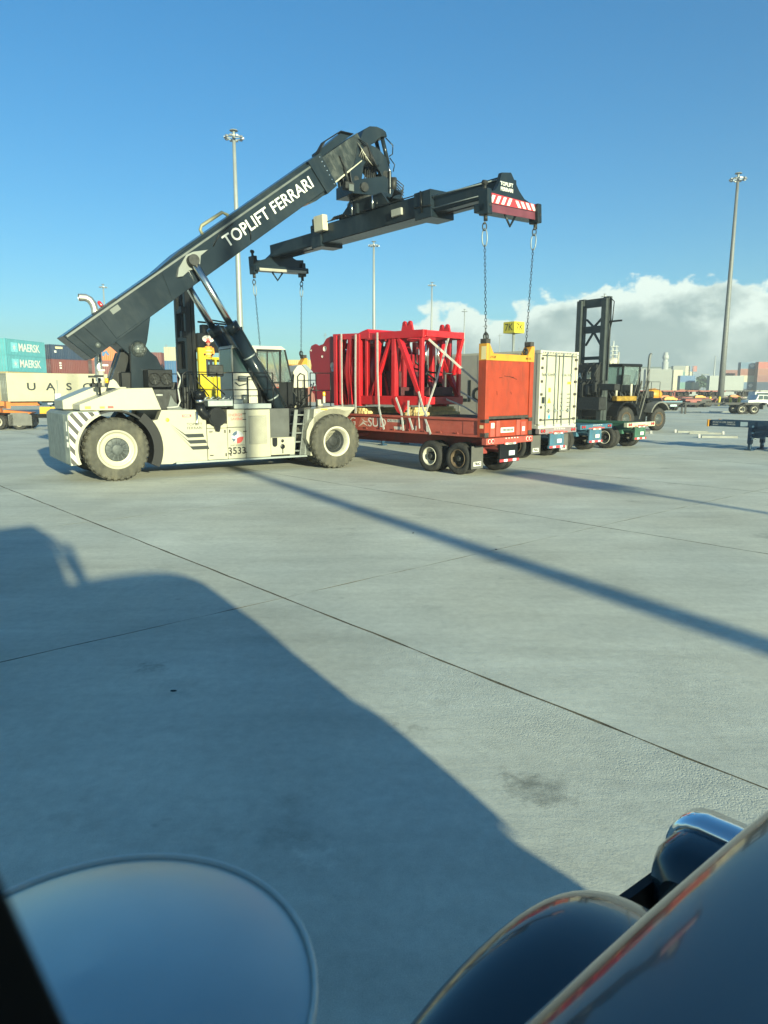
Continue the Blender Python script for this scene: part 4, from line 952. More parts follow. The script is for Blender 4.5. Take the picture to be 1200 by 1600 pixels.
for x0, face in ((0, -1), (L - .30, 1)):
    xo = x0 if face < 0 else x0 + .30          # outer end plane
    def X(d): return xo + d * (1 if face < 0 else -1)
    def bx(q, d0, d1, y0, y1, z0, z1): a, b = sorted((X(d0), X(d1))); q.box(a, b, y0, y1, z0, z1)
    q = MB()
    for y0, y1 in ((-.19, 0), (-2.44, -2.25)): bx(q, .005, .30, y0, y1, 1.225, 3.53)
    q.each('corner_post', ORANGE, fr, .008)
    q = MB(); bx(q, .05, .24, -2.25, -.19, 1.86, 3.53); q.build('end_panel', ORANGE, fr)
    q = MB()
    for k in range(12): bx(q, .24, .27, -2.2 + k * .17, -2.12 + k * .17, 1.9, 3.5)
    q.each('panel_rib', ORANGE, fr)
    q = MB()
    for ys, s in ((0, -1), (-2.44, 1)):
        a = [(ys, 3.532), (ys, 4.02), (ys + s * .14, 4.02), (ys + s * .34, 3.74), (ys + s * .34, 3.532)]
        q.prism(a, X(.0), X(.30), 'yz')
    bx(q, .02, .26, -2.10, -.34, 3.532, 3.735)
    q.build('top_beam', YELLOWB, fr, .006)
    q = MB()
    for ys, s in ((-.01, -1), (-2.43, 1)):
        q.prism([(ys, 4.02), (ys + s * .19, 4.02), (ys + s * .19, 4.16), (ys, 4.16)], X(.02), X(.26), 'yz')
    q.each('post_cap', CASTING, fr, .01)
    q = MB()
    for ys, s in ((-.15, -1), (-2.29, 1)):
        for k in range(4): q.prism([(ys + s * (.03 + k * .07), 3.60), (ys + s * (.055 + k * .07), 3.60), (ys + s * (.085 + k * .07), 3.665), (ys + s * (.06 + k * .07), 3.665)], X(-.004), X(.001), 'yz')
    for k in range(14): q.prism([(-.115, 3.56 + k * .032), (-.130, 3.57 + k * .032), (-.130, 3.58 + k * .032), (-.115, 3.57 + k * .032)], X(-.004), X(.001), 'yz')
    tag(q.build('hazard_tick', PRINTB, fr), kind='stuff')
    q = MB(); bx(q, .02, .22, -2.24, -.2, 1.775, 1.855); bx(q, .04, .2, -2.1, -1.9, 1.70, 1.78); q.build('hinge_bar', CASTING, fr)
    q = MB()
    for y0, y1 in ((-.19, -.0), (-2.44, -2.25)): bx(q, -.012, .2, y0, y1, 1.225, 1.37); bx(q, -.012, .2, y0, y1, 1.66, 1.78)
    q.each('corner_casting', CASTING, fr, .012)
    q = MB(); bx(q, .03, .25, -2.25, -.19, 1.225, 1.72); q.build('end_sill', ORANGE, fr)
    q = MB(); bx(q, .0, .03, -.74, -.56, 1.24, 1.72); bx(q, .0, .03, -1.78, -1.60, 1.24, 1.72); bx(q, .01, .03, -.5, -.28, 1.24, 1.66); bx(q, .01, .03, -2.1, -1.86, 1.24, 1.66); q.each('sill_rib', FLATRED, fr)
    q = MB(); bx(q, -.002, .03, -.72, -.58, 1.38, 1.68) if 0 else None
    bx(q, .022, .03, -1.5, -.82, 1.34, 1.50); bx(q, .006, .01, -.47, -.31, 1.5, 1.66); bx(q, .006, .01, -2.06, -1.92, 1.36, 1.5); q.each('white_plate', PRINTW, fr)
    q = MB()
    for k in range(8): bx(q, .017, .022, -1.44 + k * .07, -1.40 + k * .07, 1.38, 1.46)
    tag(q.build('plate_print', PRINTD, fr), kind='stuff')
q = MB()
for y0, z0_, y1, z1_ in ((-.95, 3.08, -1.45, 3.04), (-1.2, 3.07, -1.6, 2.98), (-.7, 3.02, -.85, 3.03), (-.62, 2.5, -.60, 2.62), (-1.35, 2.52, -1.30, 2.6)): q.beam((.0475, y0, z0_), (.0475, y1, z1_), .018, .004, up=(1, 0, 0))
q.each('scrape', mat('dark_scrape', (.05, .014, .01), .7), fr)
q = MB(); q.box(.02, .20, -.001, .003, 3.56, 3.94); q.build('post_label', mat('pale_yellow_label', (.62, .52, .28), .6), fr)
q = MB(); q.box(.06, .2, -.001, .004, 1.5, 1.6); q.build('side_label', mat('pale_orange_label', (.6, .42, .25), .6), fr)
SX_ = (-1, 0, 0)
text(fr, 'HAMBURG', .42, (7.13, -.055, 1.51), SX_, (0, 0, 1), mat('faded_white_print', (.55, .50, .45), .6), sx=.95, ext=.002)['fit'] = 2.25
q = MB(); q.prism([(5.88, 1.33), (5.70, 1.70), (5.24, 1.70), (5.42, 1.33)], -.058, -.054); q.build('emblem_panel', mat('emblem_red', (.42, .12, .08), .6), fr)
q = MB(); q.prism([(5.84, 1.34), (5.62, 1.50), (5.50, 1.69), (5.58, 1.54), (5.30, 1.36), (5.56, 1.46)], -.054, -.052); q.prism([(5.72, 1.68), (5.50, 1.52), (5.26, 1.52), (5.50, 1.56)], -.0535, -.0515); q.build('emblem_star', mat('faded_white_print', (.55, .50, .45)), fr)
text(fr, 'SÜD', .44, (4.86, -.055, 1.51), SX_, (0, 0, 1), mat('faded_white_print', (.55, .50, .45)), ext=.002, bold=.003)['fit'] = .92
q = MB(); q.box(3.72, 4.32, -.057, -.054, 1.565, 1.66); q.box(3.62, 4.0, -.057, -.054, 1.32, 1.42); q.box(2.92, 3.0, -.057, -.054, 1.33, 1.48); q.box(2.35, 2.48, -.057, -.054, 1.30, 1.5); q.each('white_plate', mat('faded_white_print', (.55, .50, .45)), fr)
text(fr, 'HLXU 373013 0', .10, (4.02, -.052, 1.612), SX_, (0, 0, 1), PRINTB, ext=.001)['fit'] = .55
q = MB(); q.box(3.44, 3.69, -.057, -.054, 1.50, 1.66); q.build('black_plate', PRINTB, fr)
text(fr, '52', .14, (3.56, -.052, 1.58), SX_, (0, 0, 1), PRINTW, ext=.001)
q = MB()
for l in (3.30, 3.22): q.box(l, l + .05, -.05, -.045, 1.38, 1.82)
q.each('red_tag', RED, fr)
q = MB(); q.box(.28, .9, -.052, -.048, 1.30, 1.72); q.build('gusset', FLATRED, fr)

# dunnage timbers under the load: each stick is a thing of its own
def timber(x, w, ln, z, lbl, dw=.1, dh=.1):
    t = MB().bbox(x - dw / 2, x + dw / 2, -(w + ln), -w, z, z + dh, .006).build('dunnage_timber', WOOD)
    t.location = (NL.x, NL.y, 0); t.rotation_euler = (0, 0, R(TA)); tag(t, lbl, 'timber', 'pale dunnage timbers under the red machinery')
for nm, xs, z in (('rear stack below the red gusset', (3.02, 3.13, 3.24, 3.35, 3.46, 3.57), 1.805), ('middle stack under the red drum', (5.62, 5.74, 5.86, 5.98, 6.10), 1.805), ('front stack above the big front tyre', (6.70, 6.82, 6.94, 7.06), 1.805)):
    n = len(xs)
    for i, x in enumerate(xs): timber(x, .10 + .03 * random.random(), 2.2, z, 'timber stick %s, bottom row, %s' % (('at the rear edge', 'second from the rear edge', 'third from the rear edge', 'fourth from the rear edge', 'fifth from the rear edge', 'at the front edge')[i if i < n - 1 else 5], nm))
    for i, x in enumerate(xs[1:-1]): timber(x + .03, .14 + .05 * random.random(), 2.1, z + .102, 'timber stick %s, second row, %s' % (('first', 'second', 'third', 'fourth')[i], nm))
for i, x in enumerate((3.20, 3.42)): timber(x, .2, 2.0, 2.01, 'timber stick on top of the rear stack, %s' % ('nearer the end wall' if i == 0 else 'nearer the red drum'), .1, .07)

# red machinery on the flat rack
ld = thing('red_machine_frame', 'bright red steel machine frame with lifting eyes strapped on the flat rack', 'machinery', (NL.x, NL.y, 0), TA)
def lp(l, w, z): return Vector((l, -w, z))
z0, z1 = 2.08, 4.66
bars = lambda: MB()
for w in (.22, 2.08):
    near = w < 1
    q = MB(); q.beam(lp(2.72, w, 4.47), lp(5.42, w, 4.50), .20, .24); q.beam(lp(5.3, w, 4.52), lp(7.3, w, 4.58), .22, .20); q.build('top_beam', RED if near else DRED, ld, .008)  # the far beam takes the darker red as painted shade
    q = MB(); q.beam(lp(2.74, w, 2.30), lp(5.9, w, 2.30), .2, .30); q.prism([(4.1, 2.15), (3.42, 2.15), (3.62, 1.90), (3.80, 1.84), (3.95, 1.92)], -w - .08, -w + .08); q.build('bottom_beam', RED, ld, .008)
    for l, l2 in ((2.86, 2.86), (4.12, 4.12), (4.95, 4.95)):
        MB().beam(lp(l, w, 2.45), lp(l2, w, 4.36), .17 if l > 4 else .12, .17 if l > 4 else .12, up=(1, 0, 0)).build('post', RED, ld, .006)
    MB().beam(lp(3.90, w, 4.36), lp(2.88, w, 2.45), .15, .17, up=(0, 1, 0)).build('diagonal_brace', RED, ld, .006)
    MB().beam(lp(4.30, w, 4.36), lp(5.30, w, 2.45), .11, .13, up=(0, 1, 0)).build('diagonal_brace', RED, ld, .006)
    MB().beam(lp(2.72, w, 4.38), lp(3.02, w + (.1 if near else -.1), 3.15), .11, .12, up=(0, 1, 0)).build('diagonal_brace', RED, ld, .006) if not near else None
    for l in (3.47, 3.72):
        e = MB(); e.prism([(l - .16, 4.58), (l + .16, 4.58), (l + .10, 4.80)] + arc(l, 4.82, .10, 20, 160, 6) + [(l - .10, 4.80)], -w - .10, -w - .04 + (.0 if l < 3.6 else .0))
        e.lathe([(.035, 0), (.07, .0), (.07, .08), (.035, .08)], 12, (l, -w - .11, 4.84)); e.build('lifting_eye', RED, ld, .006)
    MB().bbox(7.06, 7.24, -w - .14, -w + .14, 2.08, 4.62, .01).build('post', RED, ld); MB().bbox(5.78, 6.00, -w - .14, -w + .14, 2.08, 4.60, .01).build('post', RED, ld)
    MB().prism([(5.74, 2.42), (5.2, 2.14), (5.74, 2.14)], -w - .08, -w + .08).build('web_plate', RED, ld)
    cres = [(7.05, 2.1), (7.05, 4.6)] + [(6.72 + .27 * math.sin(R(a)), 4.6 - 2.5 * a / 180) for a in range(0, 181, 12)]
    MB().prism(cres, -w - .13, -w - .09 if near else -w - .05).build('web_plate', RED, ld)
    cr2 = [(6.40 + .20 * math.sin(R(a)), 4.58 - 2.45 * a / 180) for a in range(0, 181, 12)] + [(6.22 + .17 * math.sin(R(a)), 4.58 - 2.45 * a / 180) for a in range(180, -1, -12)]
    MB().prism(cr2, -w - .12, -w + .10).build('curved_rib', RED, ld)
    # hooked end plates with holes
    hook = [(7.22, 2.2), (7.22, 4.55), (7.5, 4.62), (7.75, 4.55), (7.95, 4.36), (8.25, 4.30), (8.45, 4.38), (8.68, 4.32), (8.80, 4.12), (8.78, 3.90), (8.70, 3.6), (8.74, 3.2), (8.74, 2.75), (8.66, 2.56), (8.55, 2.5), (8.5, 2.2)]
    MB().prism(hook, -w - .05, -w + .05).build('hook_plate', DRED, ld, .01)
    q = MB()
    for l, z, r in ((7.85, 4.18, .10), (8.0, 3.9, .05), (7.42, 3.55, .12), (7.40, 3.42, .10), (8.68, 4.15, .04), (8.62, 2.7, .04)): q.lathe([(0, 0), (r, 0), (r, .004)], 14, (l, -w + (.051 if near else -.055), z))
    q.build('hole_lining', mat('pale_primer', (.62, .58, .52), .6), ld)
q = MB()
for l, z in ((7.9, 2.5), (8.4, 2.6), (8.3, 4.1), (7.6, 4.3)): q.cyl(lp(l, .2, z), lp(l, 2.1, z), .12, 14)
q.each('cross_tube', DRED, ld)
q = MB(); q.bbox(7.25, 8.6, -2.0, -.3, 2.15, 2.5, .03); q.bbox(7.3, 8.5, -1.9, -.42, 2.5, 4.1, .05); q.build('inner_block', DRED, ld)
q = MB(); q.lathe([(.0, 5.35), (.78, 5.35), (.90, 5.6), (.92, 6.9), (.8, 7.3), (.0, 7.3)], 36, lp(0, 1.15, 3.32), 'x'); q.build('drum', DRED, ld)
q = MB()
for l in (6.28,): q.lathe([(.88, l), (1.0, l), (1.0, l + .05), (.88, l + .05)], 40, lp(0, 1.15, 3.34), 'x', smooth=False)
for k in range(40): a = k * 2 * math.pi / 40; q.tube([(6.26, -1.15 + .96 * math.cos(a), 3.34 + .96 * math.sin(a)), (6.28, -1.15 + .96 * math.cos(a), 3.34 + .96 * math.sin(a))], .03, 6)
q.build('drum_flange', RED, ld)
MB().prism([(7.24, 4.62), (6.1, 4.66), (5.9, 4.72), (5.6, 4.78), (5.45, 4.62)], -2.0, -.3).build('top_cover', RED, ld, .02)
for l in (2.72, 3.95, 5.35):
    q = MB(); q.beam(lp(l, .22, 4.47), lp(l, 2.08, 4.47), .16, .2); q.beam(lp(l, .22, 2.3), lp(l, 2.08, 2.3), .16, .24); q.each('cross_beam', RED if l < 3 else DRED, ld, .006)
q = MB(); q.bbox(2.95, 3.7, -1.9, -.7, 2.45, 2.75, .02); q.bbox(4.3, 5.2, -1.9, -.5, 2.45, 2.75, .02); q.bbox(4.5, 5.1, -1.8, -.5, 2.75, 3.3, .03); q.each('power_pack', mat('dark_maroon_grey', (.075, .028, .032), .5, var=.3, scale=5), ld)
q = MB()
for l, w in ((4.4, .6), (4.75, .7), (3.3, 1.5), (3.6, 1.2)): q.tube([lp(l, w, 2.75), lp(l, w, 3.5)], .07, 10)
q.tube([lp(2.9, 1.8, 3.2), lp(3.6, 1.5, 3.25), lp(4.2, 1.2, 3.4)], .035, 6); q.tube([lp(3.2, 1.6, 2.8), lp(3.5, 1.4, 3.1), lp(3.9, 1.0, 3.6), lp(3.9, 1.0, 3.9)], .04, 6); q.tube([lp(5.1, .5, 3.0), lp(5.2, .45, 3.6), lp(5.0, .45, 4.2)], .05, 6)
q.each('hose', BLACK, ld)
q = MB()
for l, w in ((4.4, .6), (4.75, .7), (3.3, 1.5), (3.6, 1.2)): q.tube([lp(l, w, 3.5), lp(l, w, 4.2)], .04, 10)
q.each('piston_rod', STEEL, ld)
for a, b in ((lp(3.4, 1.9, 4.3), lp(3.1, 1.4, 2.9)), (lp(5.0, 1.7, 4.3), lp(4.4, 1.9, 2.6))): MB().beam(a, b, .10, .12).build('diagonal_brace', RED, ld)
q = MB(); q.bbox(3.9, 4.06, -1.95, -.35, 2.4, 4.4, .01); q.build('bulkhead_post', DRED, ld) if 0 else None
for w in (.75, 1.55): MB().bbox(4.82, 4.98, -w - .12, -w + .12, 2.4, 4.4, .01).build('post', DRED, ld)
MB().bbox(4.55, 4.62, -1.9, -.5, 2.4, 3.9, .01).build('inner_plate', DRED, ld)
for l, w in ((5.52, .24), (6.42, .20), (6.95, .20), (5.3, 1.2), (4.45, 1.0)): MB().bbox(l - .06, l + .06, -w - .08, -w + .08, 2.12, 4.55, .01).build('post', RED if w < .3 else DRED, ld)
for w, l0, l1 in ((.5, 5.25, 4.7), (1.9, 4.6, 3.9), (1.3, 5.2, 5.0), (.42, 3.9, 4.5)): MB().beam(lp(l0, w, 4.35), lp(l1, w, 2.45), .09, .10).build('diagonal_brace', DRED, ld)
for l in (3.3, 3.62): MB().beam(lp(l, 2.08, 2.45), lp(l, 2.08, 4.36), .13, .13, up=(1, 0, 0)).build('post', DRED, ld)
q = MB()
for k in range(7): q.tube([lp(5.05 - .06 * k, .34, 2.6 + .1 * k), lp(5.2, .30, 3.1 + .12 * k), lp(5.1 - .05 * k, .38, 3.9)], .02, 5)
q.build('hose_bundle', BLACK, ld)

def ribbon(pts, label, wd=.075):
    q = MB()
    for a, b in zip(pts[:-1], pts[1:]): q.beam(a, b, wd, .014, up=(0, 1, .01) if abs(Vector(b)[0] - Vector(a)[0]) < .0 else (0, 1, 0))
    o = q.build('tie_down_strap', STRAP); o.location = (NL.x, NL.y, 0); o.rotation_euler = (0, 0, R(TA)); tag(o, label, 'strap', 'white tie down straps over the red machinery')
ribbon([lp(6.74, .05, 4.66), lp(6.72, .03, 2.3), lp(6.70, .05, 1.83)], 'white strap hanging straight down over the dark red drum nearest the big front tyre')
ribbon([lp(4.82, .05, 4.6), lp(4.78, .02, 3.2), lp(4.70, .02, 2.0), lp(4.40, -.03, 1.30)], 'white strap hanging down beside the SÜD lettering and ending on the rail')
ribbon([lp(2.82, .5, 4.30), lp(2.0, 1.35, 3.28), lp(1.35, 2.0, 2.5)], 'white strap running diagonally from the upper red corner to the far deck')
ribbon([lp(2.70, 1.35, 4.4), lp(2.62, .7, 3.0), lp(2.56, .05, 1.80), lp(2.20, -.03, 1.24)], 'long white strap crossing the open end of the red frame and hooked on the rail')
ribbon([lp(2.9, .12, 2.6), lp(2.6, .05, 2.0), lp(2.42, .02, 1.80)], 'short white strap leaning from the lower red beam to the deck')
ribbon([lp(3.30, .05, 2.3), lp(3.28, .02, 1.85), lp(3.0, -.03, 1.35)], 'short white strap over the rear timber stack and down the rail')
ribbon([lp(2.66, 1.2, 2.35), lp(2.0, 1.4, 2.1), lp(1.6, 1.6, 1.83)], 'grey white strap low on the deck between red frame and end wall', .05)
ribbon([lp(2.66, 1.95, 2.6), lp(1.9, 2.1, 2.2), lp(1.5, 2.3, 1.83)], 'grey white strap at the far side of the deck before the end wall', .05)
ribbon([lp(5.95, .05, 4.6), lp(5.96, .03, 3.0), lp(5.90, -.02, 1.82)], 'white strap hanging beside the middle red post over the timber stack')
ribbon([lp(3.9, .05, 2.4), lp(3.6, .02, 1.9), lp(3.45, -.03, 1.3)], 'short white strap slanting down between the red gusset and the rear timber stack')
ribbon([lp(2.85, .12, 2.35), lp(2.8, .02, 1.9), lp(2.7, -.03, 1.4)], 'short white strap hooked below the lower red corner', .04)

# ------------------------------------------------------------------ containers
def corr(q, x0, x1, y, z0, z1, sgn, n, d=.036):
    p = (x1 - x0) / n; pts = []
    for k in range(n):
        a = x0 + k * p; pts += [(a, 0), (a + p * .26, 0), (a + p * .5, -d), (a + p * .76, -d)]
    pts.append((x1, 0))
    vs = [(x, y + sgn * b, z) for z in (z0, z1) for x, b in pts]; m = len(pts)
    q.add(vs, [(k, k + 1, m + k + 1, m + k) for k in range(m - 1)])
def cont_meshes(L, H, n, flat=False, near_=False):
    """local x along, y from 0 to -2.438 (0 = near left side), z from 0. door end at x = 0"""
    W = 2.438; r = {}
    q = MB()
    for y0, y1 in ((-.10, 0), (-W, -W + .10)):
        q.box(.0, .14, y0, y1, .16, H - .14); q.box(L - .14, L, y0, y1, .16, H - .14)
        q.box(.14, L - .14, y0 + .02, y1 - .0, .0, .15); q.box(.14, L - .14, y0 + .02, y1 - .0, H - .09, H)
    q.box(0.0, .10, -W + .1, -.1, .0, .15); q.box(0.0, .10, -W + .1, -.1, H - .13, H - .01); q.box(L - .1, L, -W + .1, -.1, .0, .15); q.box(L - .1, L, -W + .1, -.1, H - .13, H - .01)
    r['frame'] = q; cs = MB() if near_ else q; kk = 0
    for x0 in (0, L - .178):
        for y0 in (-.162, -W):
            for z in (0, H - .118):
                cs.box(x0 - .004, x0 + .182, y0 - .004, y0 + .166, z - .003, z + .121)
                if near_: r['corner_casting%d' % kk] = cs; cs = MB(); kk += 1
    q = MB()
    if flat:
        q.box(.14, L - .14, -.045, -.01, .15, H - .09)
        for k in range(1, 12): q.box(k * L / 12 - .03, k * L / 12 + .03, -.01, -.003, .15, H - .09)
        q.box(.14, L - .14, -W + .01, -W + .045, .15, H - .09)
    else:
        corr(q, .14, L - .14, -.012, .15, H - .09, 1, n); corr(q, .14, L - .14, -W + .012, .15, H - .09, -1, n)
    r['side_wall'] = q
    q = MB(); q.box(.1, L - .1, -W + .08, -.08, H - .06, H - .02); r['roof'] = q
    q = MB(); q.box(L - .08, L - .03, -W + .1, -.1, .15, H - .13); r['end_wall'] = q
    for i, (y0, y1) in enumerate(((-W / 2 + .005, -.105), (-W + .105, -W / 2 - .005))):
        q = MB(); q.box(.03, .08, y0, y1, .155, H - .135); r['door%d' % i] = q
    return r
def rods(H, W=2.438):
    out = []
    for y in (-.42, -.98, -W + .98, -W + .42):
        q = MB(); q.tube([(-.006, y, .10), (-.006, y, H - .08)], .02, 6)
        for z in (.10, H * .30, H * .70, H - .10): q.box(-.012, .03, y - .05, y + .05, z - .03, z + .03)
        out.append(q)
    return out
MESHC = {}
def container(label, loc, yaw, m, L=12.19, H=2.9, near=False, frame=None, door=None, flat=False, group=None, cat='shipping container', roofm=None):
    key = (L, H, near, flat)
    c = thing('shipping_container', label, cat, loc, yaw, group)
    if key not in MESHC:
        MESHC[key] = {}
        for k, q in cont_meshes(L, H, (44 if L > 8 else 22) if near else (28 if L > 8 else 14), flat, near).items():
            o = q.build(k.rstrip('01234567'), m); MESHC[key][k] = o.data; bpy.data.objects.remove(o)
        for i, q in enumerate(rods(H)):
            o = q.build('lock_rod', GALV); MESHC[key]['rod%d' % i] = o.data; bpy.data.objects.remove(o)
    M_ = MESHC[key]; doors = {}
    for k in ('frame', 'side_wall', 'roof', 'end_wall', 'door0', 'door1'):
        o = link(k.rstrip('01'), M_[k], c)
        mm = {'frame': frame or m, 'door0': door or m, 'door1': door or m, 'roof': roofm or m}.get(k, m)
        o.material_slots[0].link = 'OBJECT'; o.material_slots[0].material = mm
        doors[k] = o
    for k in M_:
        if k.startswith('corner_casting'):
            o = link('corner_casting', M_[k], c); o.material_slots[0].link = 'OBJECT'; o.material_slots[0].material = frame or m
    for i in range(4):
        o = link('lock_rod', M_['rod%d' % i], doors['door%d' % (i // 2)])
    return c

rf = container('white refrigerated container with closed doors standing on a chassis beside the orange end wall', (5.80, 26.80, 1.205), 131, REEFG, near=True, flat=True, frame=mat('reefer_frame_paint', (.42, .41, .35), .5, var=.06), door=REEFW)
q = MB()
for y in (-.13, -2.31):
    for z in (.33, .80, 1.28, 1.76, 2.26, 2.6): q.box(-.012, .03, y - .07, y + .07, z - .045, z + .045)
q.each('hinge', CASTING, rf)
q = MB()
for y in (-.62, -1.02, -1.45, -1.85): q.beam((-.03, y - .14, .66), (-.03, y + .1, .66), .02, .03); q.box(-.035, .0, y - .02, y + .02, .58, .74)
q.build('door_handle', GALV, rf)
q = MB()
for k in range(22): q.prism([(-.18 - k * .1, 2.79), (-.22 - k * .1, 2.79), (-.19 - k * .1, 2.85), (-.15 - k * .1, 2.85)], -.006, -.001, 'yz')
tag(q.build('hazard_tick', PRINTB, rf), kind='stuff')
q = MB(); q.box(.0, .012, -2.3, -.13, .30, .34); q.box(.0, .012, -2.3, -.13, 2.70, 2.73); q.box(.02, .035, -1.245, -1.195, .2, 2.74); q.each('gasket', PRINTD, rf)
text(rf, 'Hapag-Lloyd', .17, (.026, -.50, 2.02), (0, -1, 0), (0, 0, 1), PRINTD, ext=.001)['fit'] = .80
text(rf, 'HLBU 913', .11, (.026, -1.72, 2.0), (0, -1, 0), (0, 0, 1), PRINTD, ext=.001)['fit'] = .6
for z, s in ((1.28, 'MGW'), (1.12, 'TARE'), (.96, 'NET'), (.80, 'CUBE')):
    text(rf, s, .07, (.026, -1.46, z), (0, -1, 0), (0, 0, 1), PRINTD, ext=.001); 
    text(rf, '34000 KG', .06, (.026, -1.92, z), (0, -1, 0), (0, 0, 1), PRINTD, ext=.001)
q = MB(); q.prism([(-.55, .95), (-.79, .95), (-.67, 1.16)], .022, .028, 'yz'); q.box(.022, .028, -.74, -.60, 1.36, 1.52); q.box(.022, .028, -2.05, -1.80, 1.66, 1.76); q.each('warning_sticker', PRINTO, rf)
q = MB(); q.prism(arc(-.70, .42, .07, 0, 330, 10), .022, .028, 'yz'); q.prism([(-.64, .44), (-.76, .44), (-.70, .56)], .022, .027, 'yz'); q.build('blue_sticker', mat('sky_blue_print', (.03, .33, .55), .5), rf)
q = MB(); q.box(.022, .028, -.38, -.2, .94, 1.18); q.box(.022, .028, -1.5, -1.36, .40, .46); q.each('grey_label', PRINTD, rf)
text(rf, 'Hapag-Lloyd', 1.25, (4.6, .004, 1.35), (-1, 0, 0), (0, 0, 1), PRINTD, ext=.002, bold=.01)['fit'] = 6.0
chassis('grey chassis with two mudflaps and a blue plate under the white refrigerated container', (5.80, 26.80, 0), 131, NAVYCH, mat('faded_mauve_grey', (.22, .18, .19), .5, var=.2), rims=(RIMR, RIMR), guard=BLUECH, flapx=.30)
chassis('empty blue chassis with red and white strip standing beside the white container', (8.15, 29.70, 0), 131, BLUECH, BLUECH, rims=(RIMR, RIMW), flaps=(False, False), guard=BLUECH, tail='black')
chassis('empty green chassis ending the row in front of the black handler', (10.75, 31.60, 0), 131, GREENCH, mat('pale_yellow_bolster', (.42, .44, .32), .5, var=.15), rims=(RIMR, RIMW), flaps=(False, False), guard=GREENCH, plate=mat('pale_green_plate', (.5, .6, .5), .5))

# ------------------------------------------------------------------ high light poles
def light_pole(label, x, y, H=36.0, m=None, r0=.38, group='high yard light poles', seg=12):
    p = thing('light_pole', label, 'light pole', (x, y, 0), 0, group)
    MB().tube([(0, 0, 0), (0, 0, H * .33), (0, 0, H * .66), (0, 0, H - .9)], [r0, r0 * .82, r0 * .62, r0 * .42], seg).build('pole', m or POLEM, p)
    q = MB(); q.lathe([(.95, H - 1.0), (1.05, H - 1.0), (1.05, H - .85), (.95, H - .85), (.95, H - 1.0)], 20, (0, 0, 0), 'z', smooth=False)
    for k in range(4): a = k * math.pi / 2; q.beam((.1 * math.cos(a), .1 * math.sin(a), H - .92), (1.0 * math.cos(a), 1.0 * math.sin(a), H - .92), .06, .08)
    q.tube([(0, 0, H - 1), (0, 0, H - .1)], .16, 10); q.lathe([(.55, H - .12), (.5, H - .02), (0, H)], 14, (0, 0, 0), 'z')
    q.build('lamp_ring', POLEM, p)
    for k in range(10):
        a = k * .6283 + .2; M = Matrix.Translation((1.0 * math.cos(a), 1.0 * math.sin(a), H - .95)) @ Matrix.Rotation(a, 4, 'Z')
        q = MB(); q.box(-.05, .30, -.16, .16, -.14, .10, M); q.build('floodlight', mat('floodlight_grey', (.20, .22, .24), .4, .3), p)
    q = MB(); q.box(-.7, .7, -.7, .7, -.02, .45); q.build('pole_footing', CONC2, p)
    return p
def ypole(py, px, H=36.0):
    b = (800 - py) / 1105; cp, s = math.cos(R(9.857)), math.sin(R(9.857)); a = (px - 600) / 1105
    k = (-s + b * cp) / (cp + b * s); y = (H - 2.68) / k; return a / (cp + b * s) * y, y
PL = [(365, 203, 'tall pale light pole rising behind the middle of the raised boom'),
      (1154, 270, 'tall dark light pole standing clear against the clouds, yellow bollards at its foot'),
      (161, 444, 'small light pole whose lamps peep over the boom tail beside the exhaust pipe'),
      (584, 377, 'slim light pole under the spreader, crossing the red machinery'),
      (675, 441, 'light pole in the open sky between the slim pole and the near chain'),
      (726, 483, 'light pole between the red lifting eyes and the orange end wall'),
      (758, 507, 'light pole just right of the near chain, left of the yellow row sign'),
      (781, 522, 'distant light pole partly behind the yellow row sign'),
      (376, 495, 'distant light pole beside the base of the tall pale pole'),
      (260, 538, 'distant light pole above the cream and blue container stack'),
      (508, 521, 'light pole whose wide lamp ring shows over the red hooked plates'),
      (945, 459, 'light pole whose white lamps show above the mast of the black handler'),
      (811, 543, 'distant light pole low behind the post of the yellow row sign')]
for px, py, lb in PL:
    x, y = ypole(py, px); light_pole(lb, x, y, 36.0, POLED if px == 1154 else POLEM, 0.50 if y < 200 else .45, seg=12 if y < 200 else 8)
lp_x, lp_y = ypole(270, 1154)
for i, (dx, dy) in enumerate(((-.9, -1.6), (.9, -1.6), (2.4, -1.4), (-2.3, -1.3))):
    b = thing('bollard', ('yellow bollard just left of the dark light pole foot', 'yellow bollard just right of the dark light pole foot', 'rightmost yellow bollard by the dark light pole', 'leftmost yellow bollard by the dark light pole')[i], 'bollard', (lp_x + dx, lp_y + dy, 0), 0, 'yellow bollards round the pole foot')
    MB().lathe([(.22, 0), (.22, 1.35), (.15, 1.48), (0, 1.52)], 14, (0, 0, 0), 'z').build('post', YELLOW, b)
# the pole behind the camera whose shadow crosses the yard
light_pole('tall light pole standing behind the camera and throwing the long shadow', 16.35, -15.8, 34, POLEM, .29)

# row signs
def row_sign(label, x, y, yaw, txt, h=8.25, w=1.25):
    s = thing('row_sign', label, 'row sign', (x, y, 0), yaw, 'yellow row marker signs')
    MB().tube([(0, 0, 0), (0, 0, h - .8)], .11, 10).build('post', POLEM, s)
    q = MB(); q.bbox(-w / 2, w / 2, -w / 2, w / 2, h - .92, h, .01); bx = q.build('sign_box', SIGNY, s)
    for d in ((0, -1), (1, 0), (0, 1), (-1, 0)):
        xd = (-d[1], d[0], 0); text(s, txt, .82, (d[0] * (w / 2 + .004), d[1] * (w / 2 + .004), h - .47), xd, (0, 0, 1), PRINTB, ext=.002, sx=.95)
    return s
row_sign('yellow box sign reading 7K on a pale post behind the orange end wall', at(802, 61), 61.6, 38, '7K')
row_sign('yellow box sign reading 7M on a post behind the camera', 19.6, -5.6, 38, '7M', 6.6)

